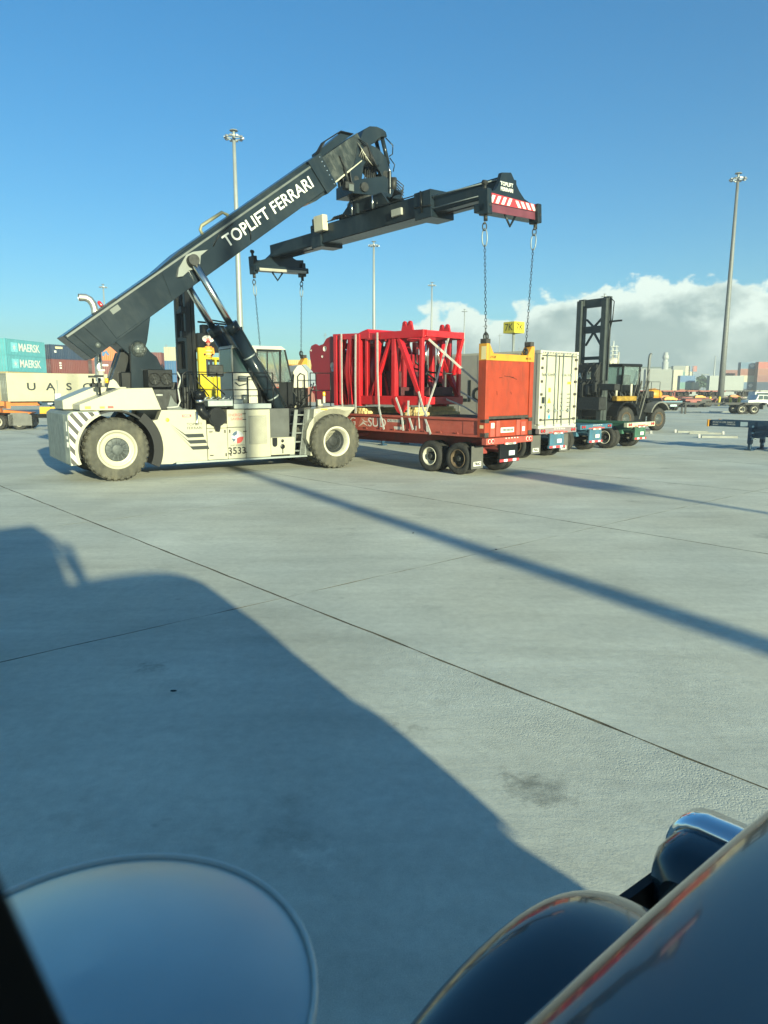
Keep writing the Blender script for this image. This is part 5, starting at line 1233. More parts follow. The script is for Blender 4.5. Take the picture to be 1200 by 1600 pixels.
# ------------------------------------------------------------------ container stacks far off
CB = dict(sky=(0.070, 0.280, 0.322), navy=(0.017, 0.035, 0.070), brown=(0.140, 0.038, 0.032), tan=(0.350, 0.252, 0.091), cream=(0.345, 0.325, 0.230), blue=(0.021, 0.091, 0.210),
          red=(0.266, 0.049, 0.035), grey=(0.150, 0.165, 0.155), silver=(0.200, 0.222, 0.215), teal=(0.056, 0.154, 0.140), orange=(0.434, 0.119, 0.028), dark=(0.035, 0.038, 0.042), pgreen=(0.154, 0.210, 0.168), rust=(0.182, 0.056, 0.035), steel=(0.035, 0.098, 0.175))
CMAT = {k: mat('container_' + k, v, .5, var=.08, scale=.6, dirt=tuple(x * .6 + .05 for x in v), dirt_amt=.4, dscale=.6) for k, v in CB.items()}
def yaw_of(dx, dy): return math.degrees(math.atan2(dy, dx))
# left stack: two sky blue boxes over others. near door corner at column 14, far corner at column 81
def stack(x, y, yaw, rows, L=12.19, H=2.9, z=0.0, side_right=False, group=None):
    out = []
    for i, r in enumerate(rows):
        if r is None: continue
        col, lb = r[0], r[1]
        out.append(container(lb, (x, y, z + i * H), yaw, CMAT[col], L, H - .006, group=group, door=CMAT[r[2]] if len(r) > 2 else None, frame=CMAT[r[2]] if len(r) > 2 else None))
    return out
GL = 'stacked shipping containers at the left edge'
xA, yA = at(14.6, 129), 129.0
a_yaw = 84.0
# local y=0 is the near left side; the visible flank is the right one (y=-2.438)
def flank(x, y, yaw):   # shift so that the right flank's near corner stands at x, y
    n_ = Vector((-math.sin(R(yaw)), math.cos(R(yaw)))); return x + n_.x * 2.438, y + n_.y * 2.438
fx, fy = flank(xA, yA, a_yaw)
st = stack(fx, fy, a_yaw, [('tan', 'bottom tan container under the sky blue pair, mostly hidden by the cream box'), ('tan', 'tan container just under the lower sky blue box'), ('sky', 'lower of the two sky blue containers lettered MAERSK'), ('sky', 'topmost sky blue container lettered MAERSK')], group=GL)
for c in st[2:]:
    text(c, 'MAERSK', 2.0, (7.0, -2.46, 1.45), (1, 0, 0), (0, 0, 1), PRINTW, ext=.01, bold=.03)['fit'] = 6.6
    q = MB(); q.box(1.5, 3.4, -2.459, -2.450, .6, 2.3); q.build('logo_panel', mat('logo_blue', (.16, .48, .54), .5), c)
    q = MB()
    for k in range(7):
        an = k * 2 * math.pi / 7 + .3; q.prism([(2.45 + .10 * math.cos(an - 1), 1.45 + .10 * math.sin(an - 1)), (2.45 + .75 * math.cos(an), 1.45 + .75 * math.sin(an)), (2.45 + .10 * math.cos(an + 1), 1.45 + .10 * math.sin(an + 1))], -2.468, -2.461)
    q.build('logo_star', PRINTW, c)
xB, yB = at(83, 146), 146.0
fx, fy = flank(xB, yB, 62)
GB = 'stacked shipping containers behind the boom tail'
st = stack(fx, fy, 62, [('brown', 'bottom brown container hidden behind the lettered cream box'), ('brown', 'brown container directly behind the lettered cream box'), ('brown', 'brown container with small white marks beside the lower sky blue box'), ('navy', 'navy container beside the topmost sky blue box')], group=GB)
q = MB(); q.box(1.2, 2.9, -2.46, -2.45, 2.1, 2.5); q.build('label_plate', mat('pale_yellow_label'  , (.6, .5, .25)), st[3])
q = MB(); q.box(.9, 1.4, -2.46, -2.45, 1.3, 1.7); q.build('label_plate', PRINTW, st[3])
q = MB()
for k in range(3): q.box(1.9, 2.4, -2.46, -2.45, 1.0 + k * .5, 1.3 + k * .5)
q.each('label_plate', PRINTW, st[2])
xC, yC = at(146, 152), 152.0
fx, fy = flank(xC, yC, 40)
st = stack(fx, fy, 40, [('brown', 'bottom brown container behind the boom pedestal'), ('rust', 'second rust brown container behind the boom pedestal'), ('brown', 'brown container directly below the orange one, with a white mark'), ('orange', 'orange container half hidden under the boom tail')], L=6.06, group=GB)
q = MB(); q.prism([(2.2, 1.0), (2.6, .8), (3.0, 1.6), (3.5, 1.0), (3.8, 1.2), (3.2, 2.1), (2.7, 1.7), (2.4, 2.0)], -2.46, -2.45); q.build('anchor_logo', PRINTBL, st[3])
q = MB(); q.box(2.2, 3.4, -2.46, -2.45, 1.7, 2.1); q.build('label_plate', PRINTW, st[2])

# cream box lettered UAS on a blue and orange chassis, with its tractor
UY = 48.5
x0, y0, x1, y1 = at(11, 72), 72.0, at(169, 79), 79.0
uyaw = yaw_of(x1 - x0, y1 - y0); UL = math.hypot(x1 - x0, y1 - y0)
fx, fy = flank(x0, y0, uyaw)
ua_ = container('long cream container with widely spaced dark letters U A S C', (fx, fy, 1.45), uyaw, CMAT['cream'], UL, 2.85, near=True, flat=True, group=None)
for k, ch in enumerate('UASC'): text(ua_, ch, 1.05, (UL * (.225 + k * .183), -2.45, 1.45), (1, 0, 0), (0, 0, 1), PRINTD, ext=.01, bold=.02, sx=1.25)
uc = thing('container_chassis', 'orange and navy chassis under the long cream container', 'trailer', (fx, fy, 0), uyaw)
q = MB(); q.box(-.6, 3.2, -1.7, -.7, 1.0, 1.44); q.box(-.2, .2, -2.4, -.1, .75, 1.44); q.build('front_frame', mat('chassis_orange', (.42, .13, .02), .5, var=.12), uc)
q = MB(); q.box(3.2, UL, -1.7, -.7, .95, 1.42); q.box(3.0, 3.2, -2.4, -.1, 1.2, 1.44); q.box(UL - .3, UL, -2.4, -.1, 1.0, 1.44); q.build('frame', NAVYCH, uc)
for x in (UL - 1.6, UL - 2.9):
    road_wheel(uc, x, -2.41, RIMW, 1); road_wheel(uc, x, -.03, RIMW, -1)
q = MB()
for y in (-.5, -1.94): q.box(4.6, 4.75, y - .08, y + .08, .0, 1.0)
q.build('landing_gear', NAVYCH, uc)
q = MB(); q.box(4.0, 4.5, -1.72, -1.70, 1.1, 1.25); q.box(5.0, 5.6, -1.72, -1.70, 1.05, 1.3); q.box(6.1, 6.5, -1.72, -1.70, 1.02, 1.34); q.build('white_plate', PRINTW, uc)
for px, yy, lb, ln in ((76, 70.5, 'amber yellow concrete barrier behind the road tractor, under the white marker post', 4.2), (100, 72.5, 'amber yellow concrete barrier partly behind the reach stacker tail', 4.0)):
    b = MB(); b.prism([(0, 0), (.62, 0), (.62, .12), (.46, .38), (.40, .95), (.22, .95), (.16, .38), (0, .12)], 0, ln, 'yz'); b = b.build('barrier', mat('barrier_amber', (.50, .29, .02), .6, var=.08), None, .01); b.location = (at(px - 18, yy), yy, 0); b.rotation_euler = (0, 0, R(8)); tag(b, lb, 'barrier', 'amber yellow barriers')
mb_ = thing('marker_post', 'thin white marker post standing on the amber yellow barrier', 'post', (at(84, 70), 70.8, .95)); MB().bbox(-.28, .28, -.12, .12, .35, 1.3, .02).build('panel', PRINTW, mb_); MB().tube([(0, 0, 0), (0, 0, 2.6)], .05, 8).build('pole', POLEM, mb_)

# yard tractor at the left edge
yt = thing('yard_tractor', 'white cabbed road tractor with dark flaps in front of the lettered cream container', 'truck', (-25.9, 48.6, 0), 8)
q = MB(); q.box(-6.0, 3.0, -.55, -.40, .75, 1.0); q.box(-6.0, 3.0, .40, .55, .75, 1.0)
for x in (-4.5, -2, .5, 2.9): q.box(x, x + .1, -.45, .45, .8, .98)
q.cyl((0, -1.0, .512), (0, 1.0, .512), .1); q.cyl((1.35, -1.0, .512), (1.35, 1.0, .512), .1); q.build('frame', BLACK, yt)
for x, k in ((0, 0), (1.35, 0), (-4.8, 0)):
    road_wheel(yt, x, -1.22, RIMW, 1); road_wheel(yt, x, 1.22, RIMW, -1)
q = MB(); q.prism([(-6.3, .55), (-6.3, 1.4), (-5.9, 1.75), (-4.5, 1.85), (-3.9, 3.0), (-2.2, 3.05), (-1.15, 2.9), (-1.1, .8), (-3.9, .55)], -1.15, 1.15); q.build('cab', WHITE2, yt, .05)
q = MB(); q.prism([(-4.2, 2.0), (-3.75, 2.85), (-2.6, 2.85), (-2.6, 2.0)], -1.16, -1.152); q.build('window', DGLASS, yt)
q = MB(); q.tube([(-1.0, -.95, .8), (-1.0, -.95, 3.7)], .08, 10); q.build('exhaust_stack', CHROME, yt)
q = MB(); q.box(.72, 1.02, -1.28, -.62, .28, 1.0); q.prism([(.75, .28), (2.2, .28), (2.2, .95), (1.9, 1.12), (.9, 1.12), (.75, .9)], -1.28, -1.25); q.build('mudflap', mat('dusty_flap', (.12, .12, .11), .7, var=.2), yt)
q = MB(); q.tube([(-1.0, -1.2, 1.0), (-.3, -1.22, 1.12), (.8, -1.22, 1.08), (2.1, -1.2, .95), (2.35, -1.2, .55)], .05, 6); q.box(2.25, 2.3, -1.25, -.6, .25, .95); q.build('fender_bar', BLACK, yt)
q = MB(); q.bbox(-.45, .15, -1.0, -.5, 1.0, 1.45, .03); q.prism([(.1, 1.02), (1.8, 1.02), (2.0, 1.12), (.2, 1.3)], -.5, .5); q.build('fifth_wheel', mat('chassis_orange', (.6, .2, .03)), yt)
q = MB(); q.box(-1.1, -.9, -1.17, -1.15, .85, 1.05); q.build('side_lamp', LAMPR, yt)

# stacks seen behind the engine bay of the reach stacker (door ends towards us)
def ends(px, y, rows, L=12.19, yaw=96.0, group='container stacks seen end on behind the reach stacker', H=2.9):
    # door end's left corner in column px
    return stack(at(px, y), y, yaw, rows, L, H, group=group)
ends(259, 155, [('rust', 'bottom container of the cream topped stack behind the cooling fans'), ('blue', 'lower blue container of the cream topped stack behind the cooling fans'), ('blue', 'blue container under the cream one behind the cooling fans'), ('cream', 'cream container on top of the blue one behind the reach stacker')])
ends(277, 155.5, [('navy', 'bottom navy container beside the yellow handler'), ('rust', 'lower rust container beside the yellow handler'), ('rust', 'rust container under the navy one beside the yellow handler'), ('navy', 'navy container on top, beside the yellow handler')])
ends(239, 178, [('brown', 'bottom brown container in the shade of the boom pedestal'), ('red', 'second red container beside the boom pedestal'), ('red', 'red container with white marks beside the boom pedestal'), ('brown', 'dark brown container on top, beside the boom pedestal')])
ends(345, 168, [('rust', 'bottom rust container behind the yellow handler'), ('orange', 'orange container seen through the yellow handler frame'), ('brown', 'rust brown container behind the yellow handler, next to the cab'), ('brown', 'brown container on top behind the lift cylinders')])
ends(363, 168.5, [('grey', 'bottom grey container behind the cab'), ('brown', 'second brown container behind the cab'), ('brown', 'third brown container behind the cab'), None])
fx, fy = at(425, 150), 150
stack(*flank(at(412, 150), 150, 6), 6, [('rust', 'bottom rust container seen through the cab glass'), ('orange', 'orange container seen through the cab glass'), ('tan', 'tan container seen through the cab glass'), ('navy', 'dark container behind the cab roof, left of the orange one') if 0 else None], group='containers behind the cab')
stack(*flank(at(466, 160), 160, 14), 14, [('rust', 'bottom rust container behind the red machinery'), ('orange', 'second orange container behind the red machinery'), ('orange', 'orange container between the white tank and the red hooked plates'), None], group='containers behind the red machinery')

# right-hand far stacks
GR = 'far container stacks at the right'
def side_row(px0, px1, y, top, H, rows, group=GR, endw=None, yaw=4):
    """flank faces the camera, its left end in column px0; rows from the bottom"""
    x0 = at(px0, y); L = (px1 - px0) / 1105 * y * .985
    return stack(*flank(x0, y, yaw), yaw, rows, L, H, group=group)
side_row(1008, 1050, 330, 0, 2.9, [('grey', 'bottom container of the long grey stack beyond the black handler'), ('grey', 'second container of the long grey stack beyond the black handler'), ('grey', 'third container of the long grey stack beyond the black handler'), ('grey', 'top container of the long grey stack beyond the black handler')])
ends(1051, 331, [('cream', 'bottom cream container on the grey stack flank, left column'), ('cream', 'second cream container on the grey stack flank, left column'), ('cream', 'third cream container on the grey stack flank, left column'), ('cream', 'top cream container on the grey stack flank, left column')], yaw=90, group=GR, L=6.06, H=2.85)
ends(1057, 333, [('cream', 'bottom cream container on the grey stack flank, right column'), ('cream', 'second cream container on the grey stack flank, right column'), ('cream', 'third cream container on the grey stack flank, right column'), ('cream', 'top cream container on the grey stack flank, right column')], yaw=90, group=GR, L=6.06, H=2.85)
side_row(1050, 1069, 372, 0, 2.9, [('grey', 'bottom grey container of the taller far stack'), ('grey', 'second grey container of the taller far stack'), ('grey', 'third grey container of the taller far stack'), ('teal', 'teal container of the taller far stack'), ('grey', 'top grey container standing above the long grey stack')], yaw=2)
for px, c5, c4 in ((1069, 'cream', 'cream'), (1074, 'blue', 'cream'), (1079.5, 'red', 'steel')):
    ends(px, 373, [(c4, '%s container at the base of the column under the %s top, far stack' % (c4, c5)), (c4, 'second container, %s, in the column with the %s top' % (c4, c5)), (c4, 'third container, %s, in the column with the %s top' % (c4, c5)), (c4, 'fourth container, %s, just under the %s top of the far stack' % (c4, c5)), (c5, '%s container end on top of the far stack beyond the black handler' % c5)], yaw=90, group=GR, L=6.06)
side_row(1062, 1086, 300, 0, 2.75, [('brown', 'brown container at the bottom of the blue topped far stack'), ('teal', 'teal container with white lettering in the blue topped far stack'), ('blue', 'blue container on top of the short far stack')], yaw=5)
ends(1083, 299, [('red', 'red container end beside the brown one in the far stack'), ('cream', 'pale cream container end beside the teal one in the far stack')], yaw=92, group=GR, L=6.06, H=2.75)
side_row(1052, 1092, 262, 0, 1.9, [('silver', 'long low silver box in front of the far stacks')], yaw=3)
side_row(1108, 1163, 290, 0, 4.0, [('silver', 'lower wide silver box behind the dark light pole'), ('silver', 'upper wide silver box behind the dark light pole')], yaw=3)
side_row(1132, 1156, 340, 0, 2.9, [('dark', 'bottom dark container left of the blue far stack'), ('dark', 'second dark container left of the blue far stack'), ('brown', 'third brown container left of the blue far stack'), ('brown', 'brown container on top left of the blue far stack')], yaw=3)
rr = side_row(1155, 1183, 322, 0, 2.9, [('navy', 'bottom navy container at the stack with white diamonds'), ('steel', 'blue container with a white diamond low in the stack with white diamonds'), ('cream', 'tan cream container in the stack with white diamonds'), ('rust', 'rust container under the top blue one in the stack with white diamonds'), ('steel', 'blue container with a white diamond on top of the stack with white diamonds')], yaw=3)
for c in (rr[1], rr[4]):
    q = MB(); q.prism([(4.0, 1.4), (4.7, 2.1), (5.6, 2.1), (6.3, 1.4), (5.6, .7), (4.7, .7)], -2.46, -2.45); q.build('diamond_logo', PRINTW, c)
side_row(1182, 1222, 318, 0, 2.9, [('navy', 'bottom navy container cut by the right edge of the frame'), ('navy', 'second navy container cut by the right edge of the frame'), ('brown', 'brown container cut by the right edge of the frame'), ('rust', 'rust brown container on top, cut by the right edge of the frame'), ('red', 'red container behind the blue top box at the right edge') ], yaw=3)

# sheds, tanks and ship funnels on the horizon
def shed(label, px0, px1, y, z1, m, name='shed', cat='building'):
    s = thing(name, label, cat, (at(px0, y), y, 0)); w = at(px1, y) - at(px0, y)
    MB().box(0, w, 0, 25, 0, z1 - .8).build('wall', m, s); MB().box(-.4, w + .4, -.4, 25.4, z1 - .8, z1).build('roof', mat('shed_roof', (.06, .085, .085), .6), s)
    q = MB()
    for k in range(5): q.box(w * (.1 + k * .18), w * (.1 + k * .18) + w * .08, -.06, .0, 1, 5)
    q.build('door', mat('shed_door', (.12, .13, .13), .6), s)
    return s
shed('long low dark roofed shed above the grey stack beyond the black handler', 1000, 1052, 420, 15.5, mat('shed_wall', (.18, .2, .2), .7))
t = thing('storage_tank', 'white cylindrical tank beside the mast of the black handler', 'tank', (at(955, 250), 250, 0))
MB().lathe([(2.2, 0), (2.2, 12.5), (1.6, 13.2), (0, 13.5)], 24, (0, 0, 0), 'z').build('shell', mat('tank_white', (.42, .39, .33), .5), t)
q = MB()
for k in range(6): a = k * 1.05; q.tube([(1.6 * math.cos(a), 1.6 * math.sin(a), 12.8), (1.2 * math.cos(a), 1.2 * math.sin(a), 17.5)], .12, 5)
for z in (14.2, 15.6, 17): q.lathe([(1.5, z), (1.7, z), (1.7, z + .2), (1.5, z + .2)], 14, (0, 0, 0), 'z')
q.tube([(0, 0, 13), (0, 0, 19)], .25, 6); q.build('top_platform', mat('pale_steel_frame', (.4, .42, .4), .5), t)
t = thing('ship_funnel', 'white banded funnel rising over the far shed roof', 'funnel', (at(1037, 400), 400, 0))
q = MB(); q.lathe([(1.7, 0), (1.7, 17.5), (1.2, 17.8), (1.2, 19.0), (1.7, 19.2), (1.7, 21.0), (1.2, 21.4), (1.2, 22.6), (0, 22.8)], 16, (0, 0, 0), 'z'); q.build('stack', mat('funnel_white', (.30, .32, .31), .5), t)
q = MB()
for px in (1099, 1104, 1109): q.tube([(at(px, 420) - at(1104, 420), 0, 0), (at(px, 420) - at(1104, 420), 0, 11.5)], .2, 5)
for z in (5, 8, 11): q.tube([(-2.4, 0, z), (2.4, 0, z)], .2, 5)
q.tube([(-2.4, 0, 5), (2.4, 0, 11)], .15, 4); q.tube([(2.4, 0, 5), (-2.4, 0, 11)], .15, 4)
g_ = q.build('pipe_frame', mat('pipe_grey', (.25, .27, .26), .5)); g_.location = (at(1100, 420), 420, 0); tag(g_, 'grey lattice pipe frame between the far stacks', 'frame')
MB().tube([(0, 0, 0), (0, 0, 22)], [.7, .3], 8).build('chimney', mat('pipe_grey', (.25, .27, .26))).location = (at(1114, 430), 430, 0)
tag(bpy.data.objects['chimney'], 'thin dark chimney between the far stacks and the light pole', 'chimney')
tr = thing('site_tree', 'dark green tree between the far container stacks', 'tree', (at(1092, 380), 380, 0))
MB().tube([(0, 0, 0), (.2, 0, 4.5)], [.4, .2], 7).build('trunk', mat('bark', (.08, .06, .045), .9), tr)
q = MB()
for k in range(700):
    a, b, c_ = [random.gauss(0, 1) for _ in range(3)]; v = Vector((a, b, c_)).normalized() * (random.random() ** .4); p = Vector((v.x * 5.2, v.y * 3.5, 6.2 + v.z * 3.2 + .6 * math.sin(v.x * 7)))
    u_ = Vector((random.gauss(0, 1), random.gauss(0, 1), random.gauss(0, 1))).normalized() * .55; w_ = u_.cross(Vector((random.random(), random.random(), random.random()))).normalized() * .5
    q.add([p - u_, p + w_, p + u_, p - w_], [(0, 1, 2, 3)])
q.build('crown', mat('dark_foliage', (.05, .09, .05), .8, var=.4), tr, fix=False)

# ------------------------------------------------------------------ yellow empty-container handler behind the reach stacker
eh = thing('empty_handler', 'yellow container handler with a black mast and spreader behind the reach stacker', 'container handler', (at(335, 38), 38.5, 0), 40)
q = MB(); q.bbox(-1.3, 1.9, -1.2, 1.2, 1.95, 2.75, .05); q.prism([(-1.3, 2.75), (1.7, 2.75), (1.95, 3.0), (1.75, 3.3), (-1.2, 3.3)], -1.2, 1.2); q.bbox(-1.5, 2.0, -1.1, 1.1, .9, 1.95, .05); q.build('counterweight', YELLOW, eh)
q = MB()
for y in (-1.15, 1.15):
    q.bbox(-1.55, -1.15, y - .1, y + .1, 2.7, 4.75 if y < 0 else 4.0, .02); q.beam((-1.2, y, 4.25), (1.2, y, 4.2), .09, .12); q.beam((1.15, y, 3.3), (1.15, y, 4.2), .07, .07); q.beam((-.6, y, 3.3), (-.6, y, 4.25), .12, .1); q.beam((-.1, y, 3.3), (-.1, y, 4.2), .06, .06)
q.build('guard_frame', YELLOW, eh)
q = MB()
for y in (-.55, .55):
    q.bbox(-1.9, -1.62, y - .12, y + .12, .5, 8.1, .02); q.bbox(-1.58, -1.38, y - .1, y + .1, .5, 7.9, .02)
for z in (2, 3.6, 5.2, 6.6, 8.0): q.box(-1.88, -1.42, -.5, .5, z - .1, z + .1)
q.beam((-1.62, -.5, 6.6), (-1.62, .5, 8.0), .08, .08); q.beam((-1.62, .5, 6.6), (-1.62, -.5, 8.0), .08, .08)
for z in (5.4, 6.6): q.bbox(-2.15, -1.9, -.75, -.45, z - .16, z + .16, .02)
q.build('mast', BLACK, eh)
q = MB()
for y in (-.3, 0, .3): q.tube([(-1.35, y, 1.2), (-1.35, y, 7.4)], .05, 6)
q.tube([(-1.2, .6, 8.0), (-1.0, .65, 6.8), (-1.15, .6, 5.6)], .03, 6); q.build('mast_chain', STEEL, eh)
q = MB(); q.bbox(-1.4, 1.2, -.9, -.5, 4.55, 5.5, .04); q.bbox(-1.0, 1.3, -.7, -.3, 5.5, 5.95, .03); q.tube([(-1.3, -.8, 6.05), (.9, -.7, 6.0)], .05, 6); q.tube([(-.4, -.6, 6.2), (1.0, -.6, 6.05)], .04, 6)
for k in range(6): q.tube([(-.9 + .35 * k, -.9, 5.5), (-.8 + .35 * k, -.95, 5.75), (-.6 + .35 * k, -.9, 5.45)], .04, 5)
q.build('spreader', BLACK, eh)
q = MB(); q.lathe([(0, 0), (.18, 0), (.18, .01)], 20, (0, 0, 0)); q.v = [(a * 1.9 - .82, -.905 - b, c * 1.0 + 5.22) for a, b, c in q.v]; q.build('badge', PRINTW, eh)
text(eh, 'Taylor', .17, (-.82, -.922, 5.22), (1, 0, 0), (0, 0, 1), PRINTR, ext=.001, bold=.003)
q = MB(); q.tube([(.52, -.75, 5.75), (.52, -.62, 5.75)], .13, 14); q.build('work_lamp', AMBER, eh)
for x in (-1.4, 1.6):
    for y0, s in ((-1.35, 1), (1.35, -1)): big_wheel(eh, x, y0 if s > 0 else y0 - .4, .4, .75, -1 if s > 0 else 1, False, .42, TYREB, rimm=RIMR)

# worker in a high-visibility jacket, standing on the handler deck
def person(label, loc, yaw, lean=12):
    p = thing('person', label, 'person', loc, yaw)
    J = dict(pelvis=(0, 0, .95), spine=(.05, 0, 1.18), chest=(.13, 0, 1.40), neck=(.18, 0, 1.54), head=(.21, 0, 1.66), hl=(0, .10, .90), kl=(.05, .11, .50), al=(-.02, .11, .09), tl=(.14, .12, .05), hr=(0, -.10, .90), kr=(.02, -.11, .50), ar=(-.04, -.11, .09), tr=(.12, -.12, .05),
             sl=(.13, .19, 1.44), el_=(.20, .24, 1.17), wl=(.40, .20, 1.10), sr=(.13, -.19, 1.44), er=(.20, -.24, 1.17), wr=(.40, -.18, 1.12))
    RD = dict(pelvis=.15, spine=.145, chest=.165, neck=.06, head=.085, hl=.095, kl=.065, al=.045, tl=.045, hr=.095, kr=.065, ar=.045, tr=.045, sl=.075, el_=.05, wl=.038, sr=.075, er=.05, wr=.038)
    E = [('pelvis', 'spine'), ('spine', 'chest'), ('chest', 'neck'), ('neck', 'head'), ('pelvis', 'hl'), ('hl', 'kl'), ('kl', 'al'), ('al', 'tl'), ('pelvis', 'hr'), ('hr', 'kr'), ('kr', 'ar'), ('ar', 'tr'), ('chest', 'sl'), ('sl', 'el_'), ('el_', 'wl'), ('chest', 'sr'), ('sr', 'er'), ('er', 'wr')]
    for w in ('wl', 'wr'):
        b = Vector(J[w])
        for k in range(5):
            n_ = '%s_f%d' % (w, k); off = (-.03 + .015 * k); ln = (.07, .10, .11, .10, .08)[k]
            J[n_] = tuple(b + Vector((.05, off, .01 if k else .03))); J[n_ + 't'] = tuple(b + Vector((.05 + ln * .7, off * 1.3, -.02 if k else .02)))
            RD[n_] = .016; RD[n_ + 't'] = .010; E += [(w, n_), (n_, n_ + 't')]
    ks = list(J); me = bpy.data.meshes.new('body'); me.from_pydata([J[k] for k in ks], [(ks.index(a), ks.index(b)) for a, b in E], [])
    o = link('body', me, p); me.materials.append(mat('work_trousers', (.03, .035, .06), .8))
    sk = o.modifiers.new('skin', 'SKIN')
    lay = me.skin_vertices[0].data if me.skin_vertices else None
    if lay:
        for i, k in enumerate(ks): lay[i].radius = (RD[k], RD[k]); lay[i].use_root = (k == 'pelvis')
    ss = o.modifiers.new('sub', 'SUBSURF'); ss.levels = 1; ss.render_levels = 2
    q = MB(); q.lathe([(.15, .98), (.165, 1.08), (.175, 1.25), (.20, 1.40), (.15, 1.52), (.075, 1.56)], 16, (.09, 0, 0), 'z'); q.v = [(a + .04 * (c - 1.2), b * 1.18, c) for a, b, c in q.v]
    for s, e, w in (('sl', 'el_', 'wl'), ('sr', 'er', 'wr')): q.tube([J[s], J[e], Vector(J[e]).lerp(Vector(J[w]), .8)], [.085, .065, .05], 10)
    q.build('hi_vis_jacket', mat('hi_vis_orange', (.85, .30, .04), .7), p)
    q = MB()
    for z, r in ((1.12, .178), (1.28, .19)): q.lathe([(r, z), (r + .004, z), (r + .004, z + .05), (r, z + .05)], 16, (.09, 0, 0), 'z'); 
    q.v = [(a + .04 * (c - 1.2), b * 1.18, c) for a, b, c in q.v]; q.build('reflective_band', mat('hi_vis_lime', (.75, .80, .25), .5), p)
    q = MB(); q.lathe([(.0, .12), (.05, .115), (.085, .08), (.095, .02), (.085, -.06), (.06, -.11), (.03, -.13), (0, -.13)], 16, (.21, 0, 1.67), 'z'); q.v = [(a + (.012 if abs(b) < .02 and c < 1.68 and a > .28 else 0), b * .85, c) for a, b, c in q.v]
    q.tube([(.30, 0, 1.68), (.325, 0, 1.645)], [.012, .016], 6); q.tube([(.29, .03, 1.685), (.298, .03, 1.685)], .01, 6); q.tube([(.29, -.03, 1.685), (.298, -.03, 1.685)], .01, 6); q.tube([(.287, -.025, 1.61), (.287, .025, 1.61)], .008, 6); q.tube([(.2, .085, 1.70), (.2, .09, 1.64)], .02, 6); q.tube([(.2, -.085, 1.70), (.2, -.09, 1.64)], .02, 6)
    q.build('head', SKIN, p)
    q = MB(); q.lathe([(.145, 1.715), (.14, 1.73), (.112, 1.735), (.105, 1.79), (.07, 1.83), (0, 1.845)], 18, (.22, 0, 0), 'z'); q.build('hard_hat', mat('hat_red', (.6, .06, .05), .4), p)
    q = MB()
    for y in (.115, -.115): q.bbox(-.08, .18, y - .05, y + .05, 0, .12, .02)
    q.build('boot', BLACK, p)
    return p
person('worker in an orange jacket and red hard hat on the deck of the yellow handler', (at(335, 38) - .02, 37.12, 3.3), 285)

# ------------------------------------------------------------------ black top handler at the right
th = thing('top_handler', 'black container handler with an open braced mast and a yellow axle beam', 'container handler', (at(980, 46), 47.2, 0), 213)
# local x forward (towards the mast), y to its left
q = MB(); q.bbox(-2.2, 2.6, -1.1, 1.1, .9, 1.9, .05); q.bbox(-2.6, -1.2, -1.35, 1.35, .9, 2.1, .12); q.build('chassis', BLACK, th)
for x, r, w in ((1.6, .80, .5), (-1.7, .75, .45)):
    for s in (-1, 1):
        big_wheel(th, x, -1.85 if s < 0 else 1.35, w, r, s, False, .45, TYREB, rimm=RIMR)
        if x > 0: big_wheel(th, x, -1.30 if s < 0 else .80, w, r, s, False, .45, TYREB, rimm=RIMR)
q = MB()
for y in (-1.1, 1.1): q.prism([(x_, z_) for x_, z_ in arc(1.6, .85, 1.0, 10, 170, 10) + arc(1.6, .85, 1.06, 170, 10, 10)], y - .8 if y < 0 else y - .1, y + .1 if y < 0 else y + .8)
q.build('front_fender', BLACK, th)
q = MB(); q.prism(arc(-1.7, .85, .95, 20, 150, 10) + arc(-1.7, .85, 1.05, 150, 20, 10), -1.9, -1.2); q.prism(arc(-1.7, .85, .95, 20, 150, 10) + arc(-1.7, .85, 1.05, 150, 20, 10), 1.2, 1.9); q.build('rear_fender', mat('dusty_grey_fender', (.13, .13, .12), .6, var=.2), th)
q = MB()
for y in (-.98, .98):
    q.bbox(2.75, 3.05, y - .24, y + .24, .5, 8.25, .03); q.bbox(3.05, 3.25, y - .2, y + .2, .5, 8.15, .03)
q.each('mast_upright', mat('mast_dark_grey', (.045, .055, .055), .45, var=.2), th)
q = MB()
for z, h in ((7.95, .5), (6.35, .42), (4.6, .2), (4.2, .24), (3.3, .3), (2.4, .5)): q.box(2.8, 3.0, -.75, .75, z - h / 2, z + h / 2)
for a, b in (((-.6, 7.0), (0, 6.5)), ((.6, 7.0), (0, 6.5)), ((-.6, 5.4), (0, 6.2)), ((.6, 5.4), (0, 6.2)), ((-.6, 3.4), (.6, 4.1)), ((.6, 3.4), (-.6, 4.1))): q.beam((2.9, a[0], a[1]), (2.9, b[0], b[1]), .1, .12, up=(1, 0, 0))
q.each('mast_cross_member', mat('mast_dark_grey', (.045, .055, .055)), th)
q = MB(); q.tube([(3.0, 1.3, 8.1), (3.0, 1.38, 6.6), (3.0, 1.3, 5.6), (3.0, 1.3, 3.2)], .04, 6); q.tube([(3.0, 1.2, 8.2), (3.0, 1.55, 7.9), (3.0, 1.5, 6.9), (3.0, 1.35, 6.3)], .03, 6); q.beam((2.9, .9, 6.75), (2.9, 2.1, 6.75), .1, .1)

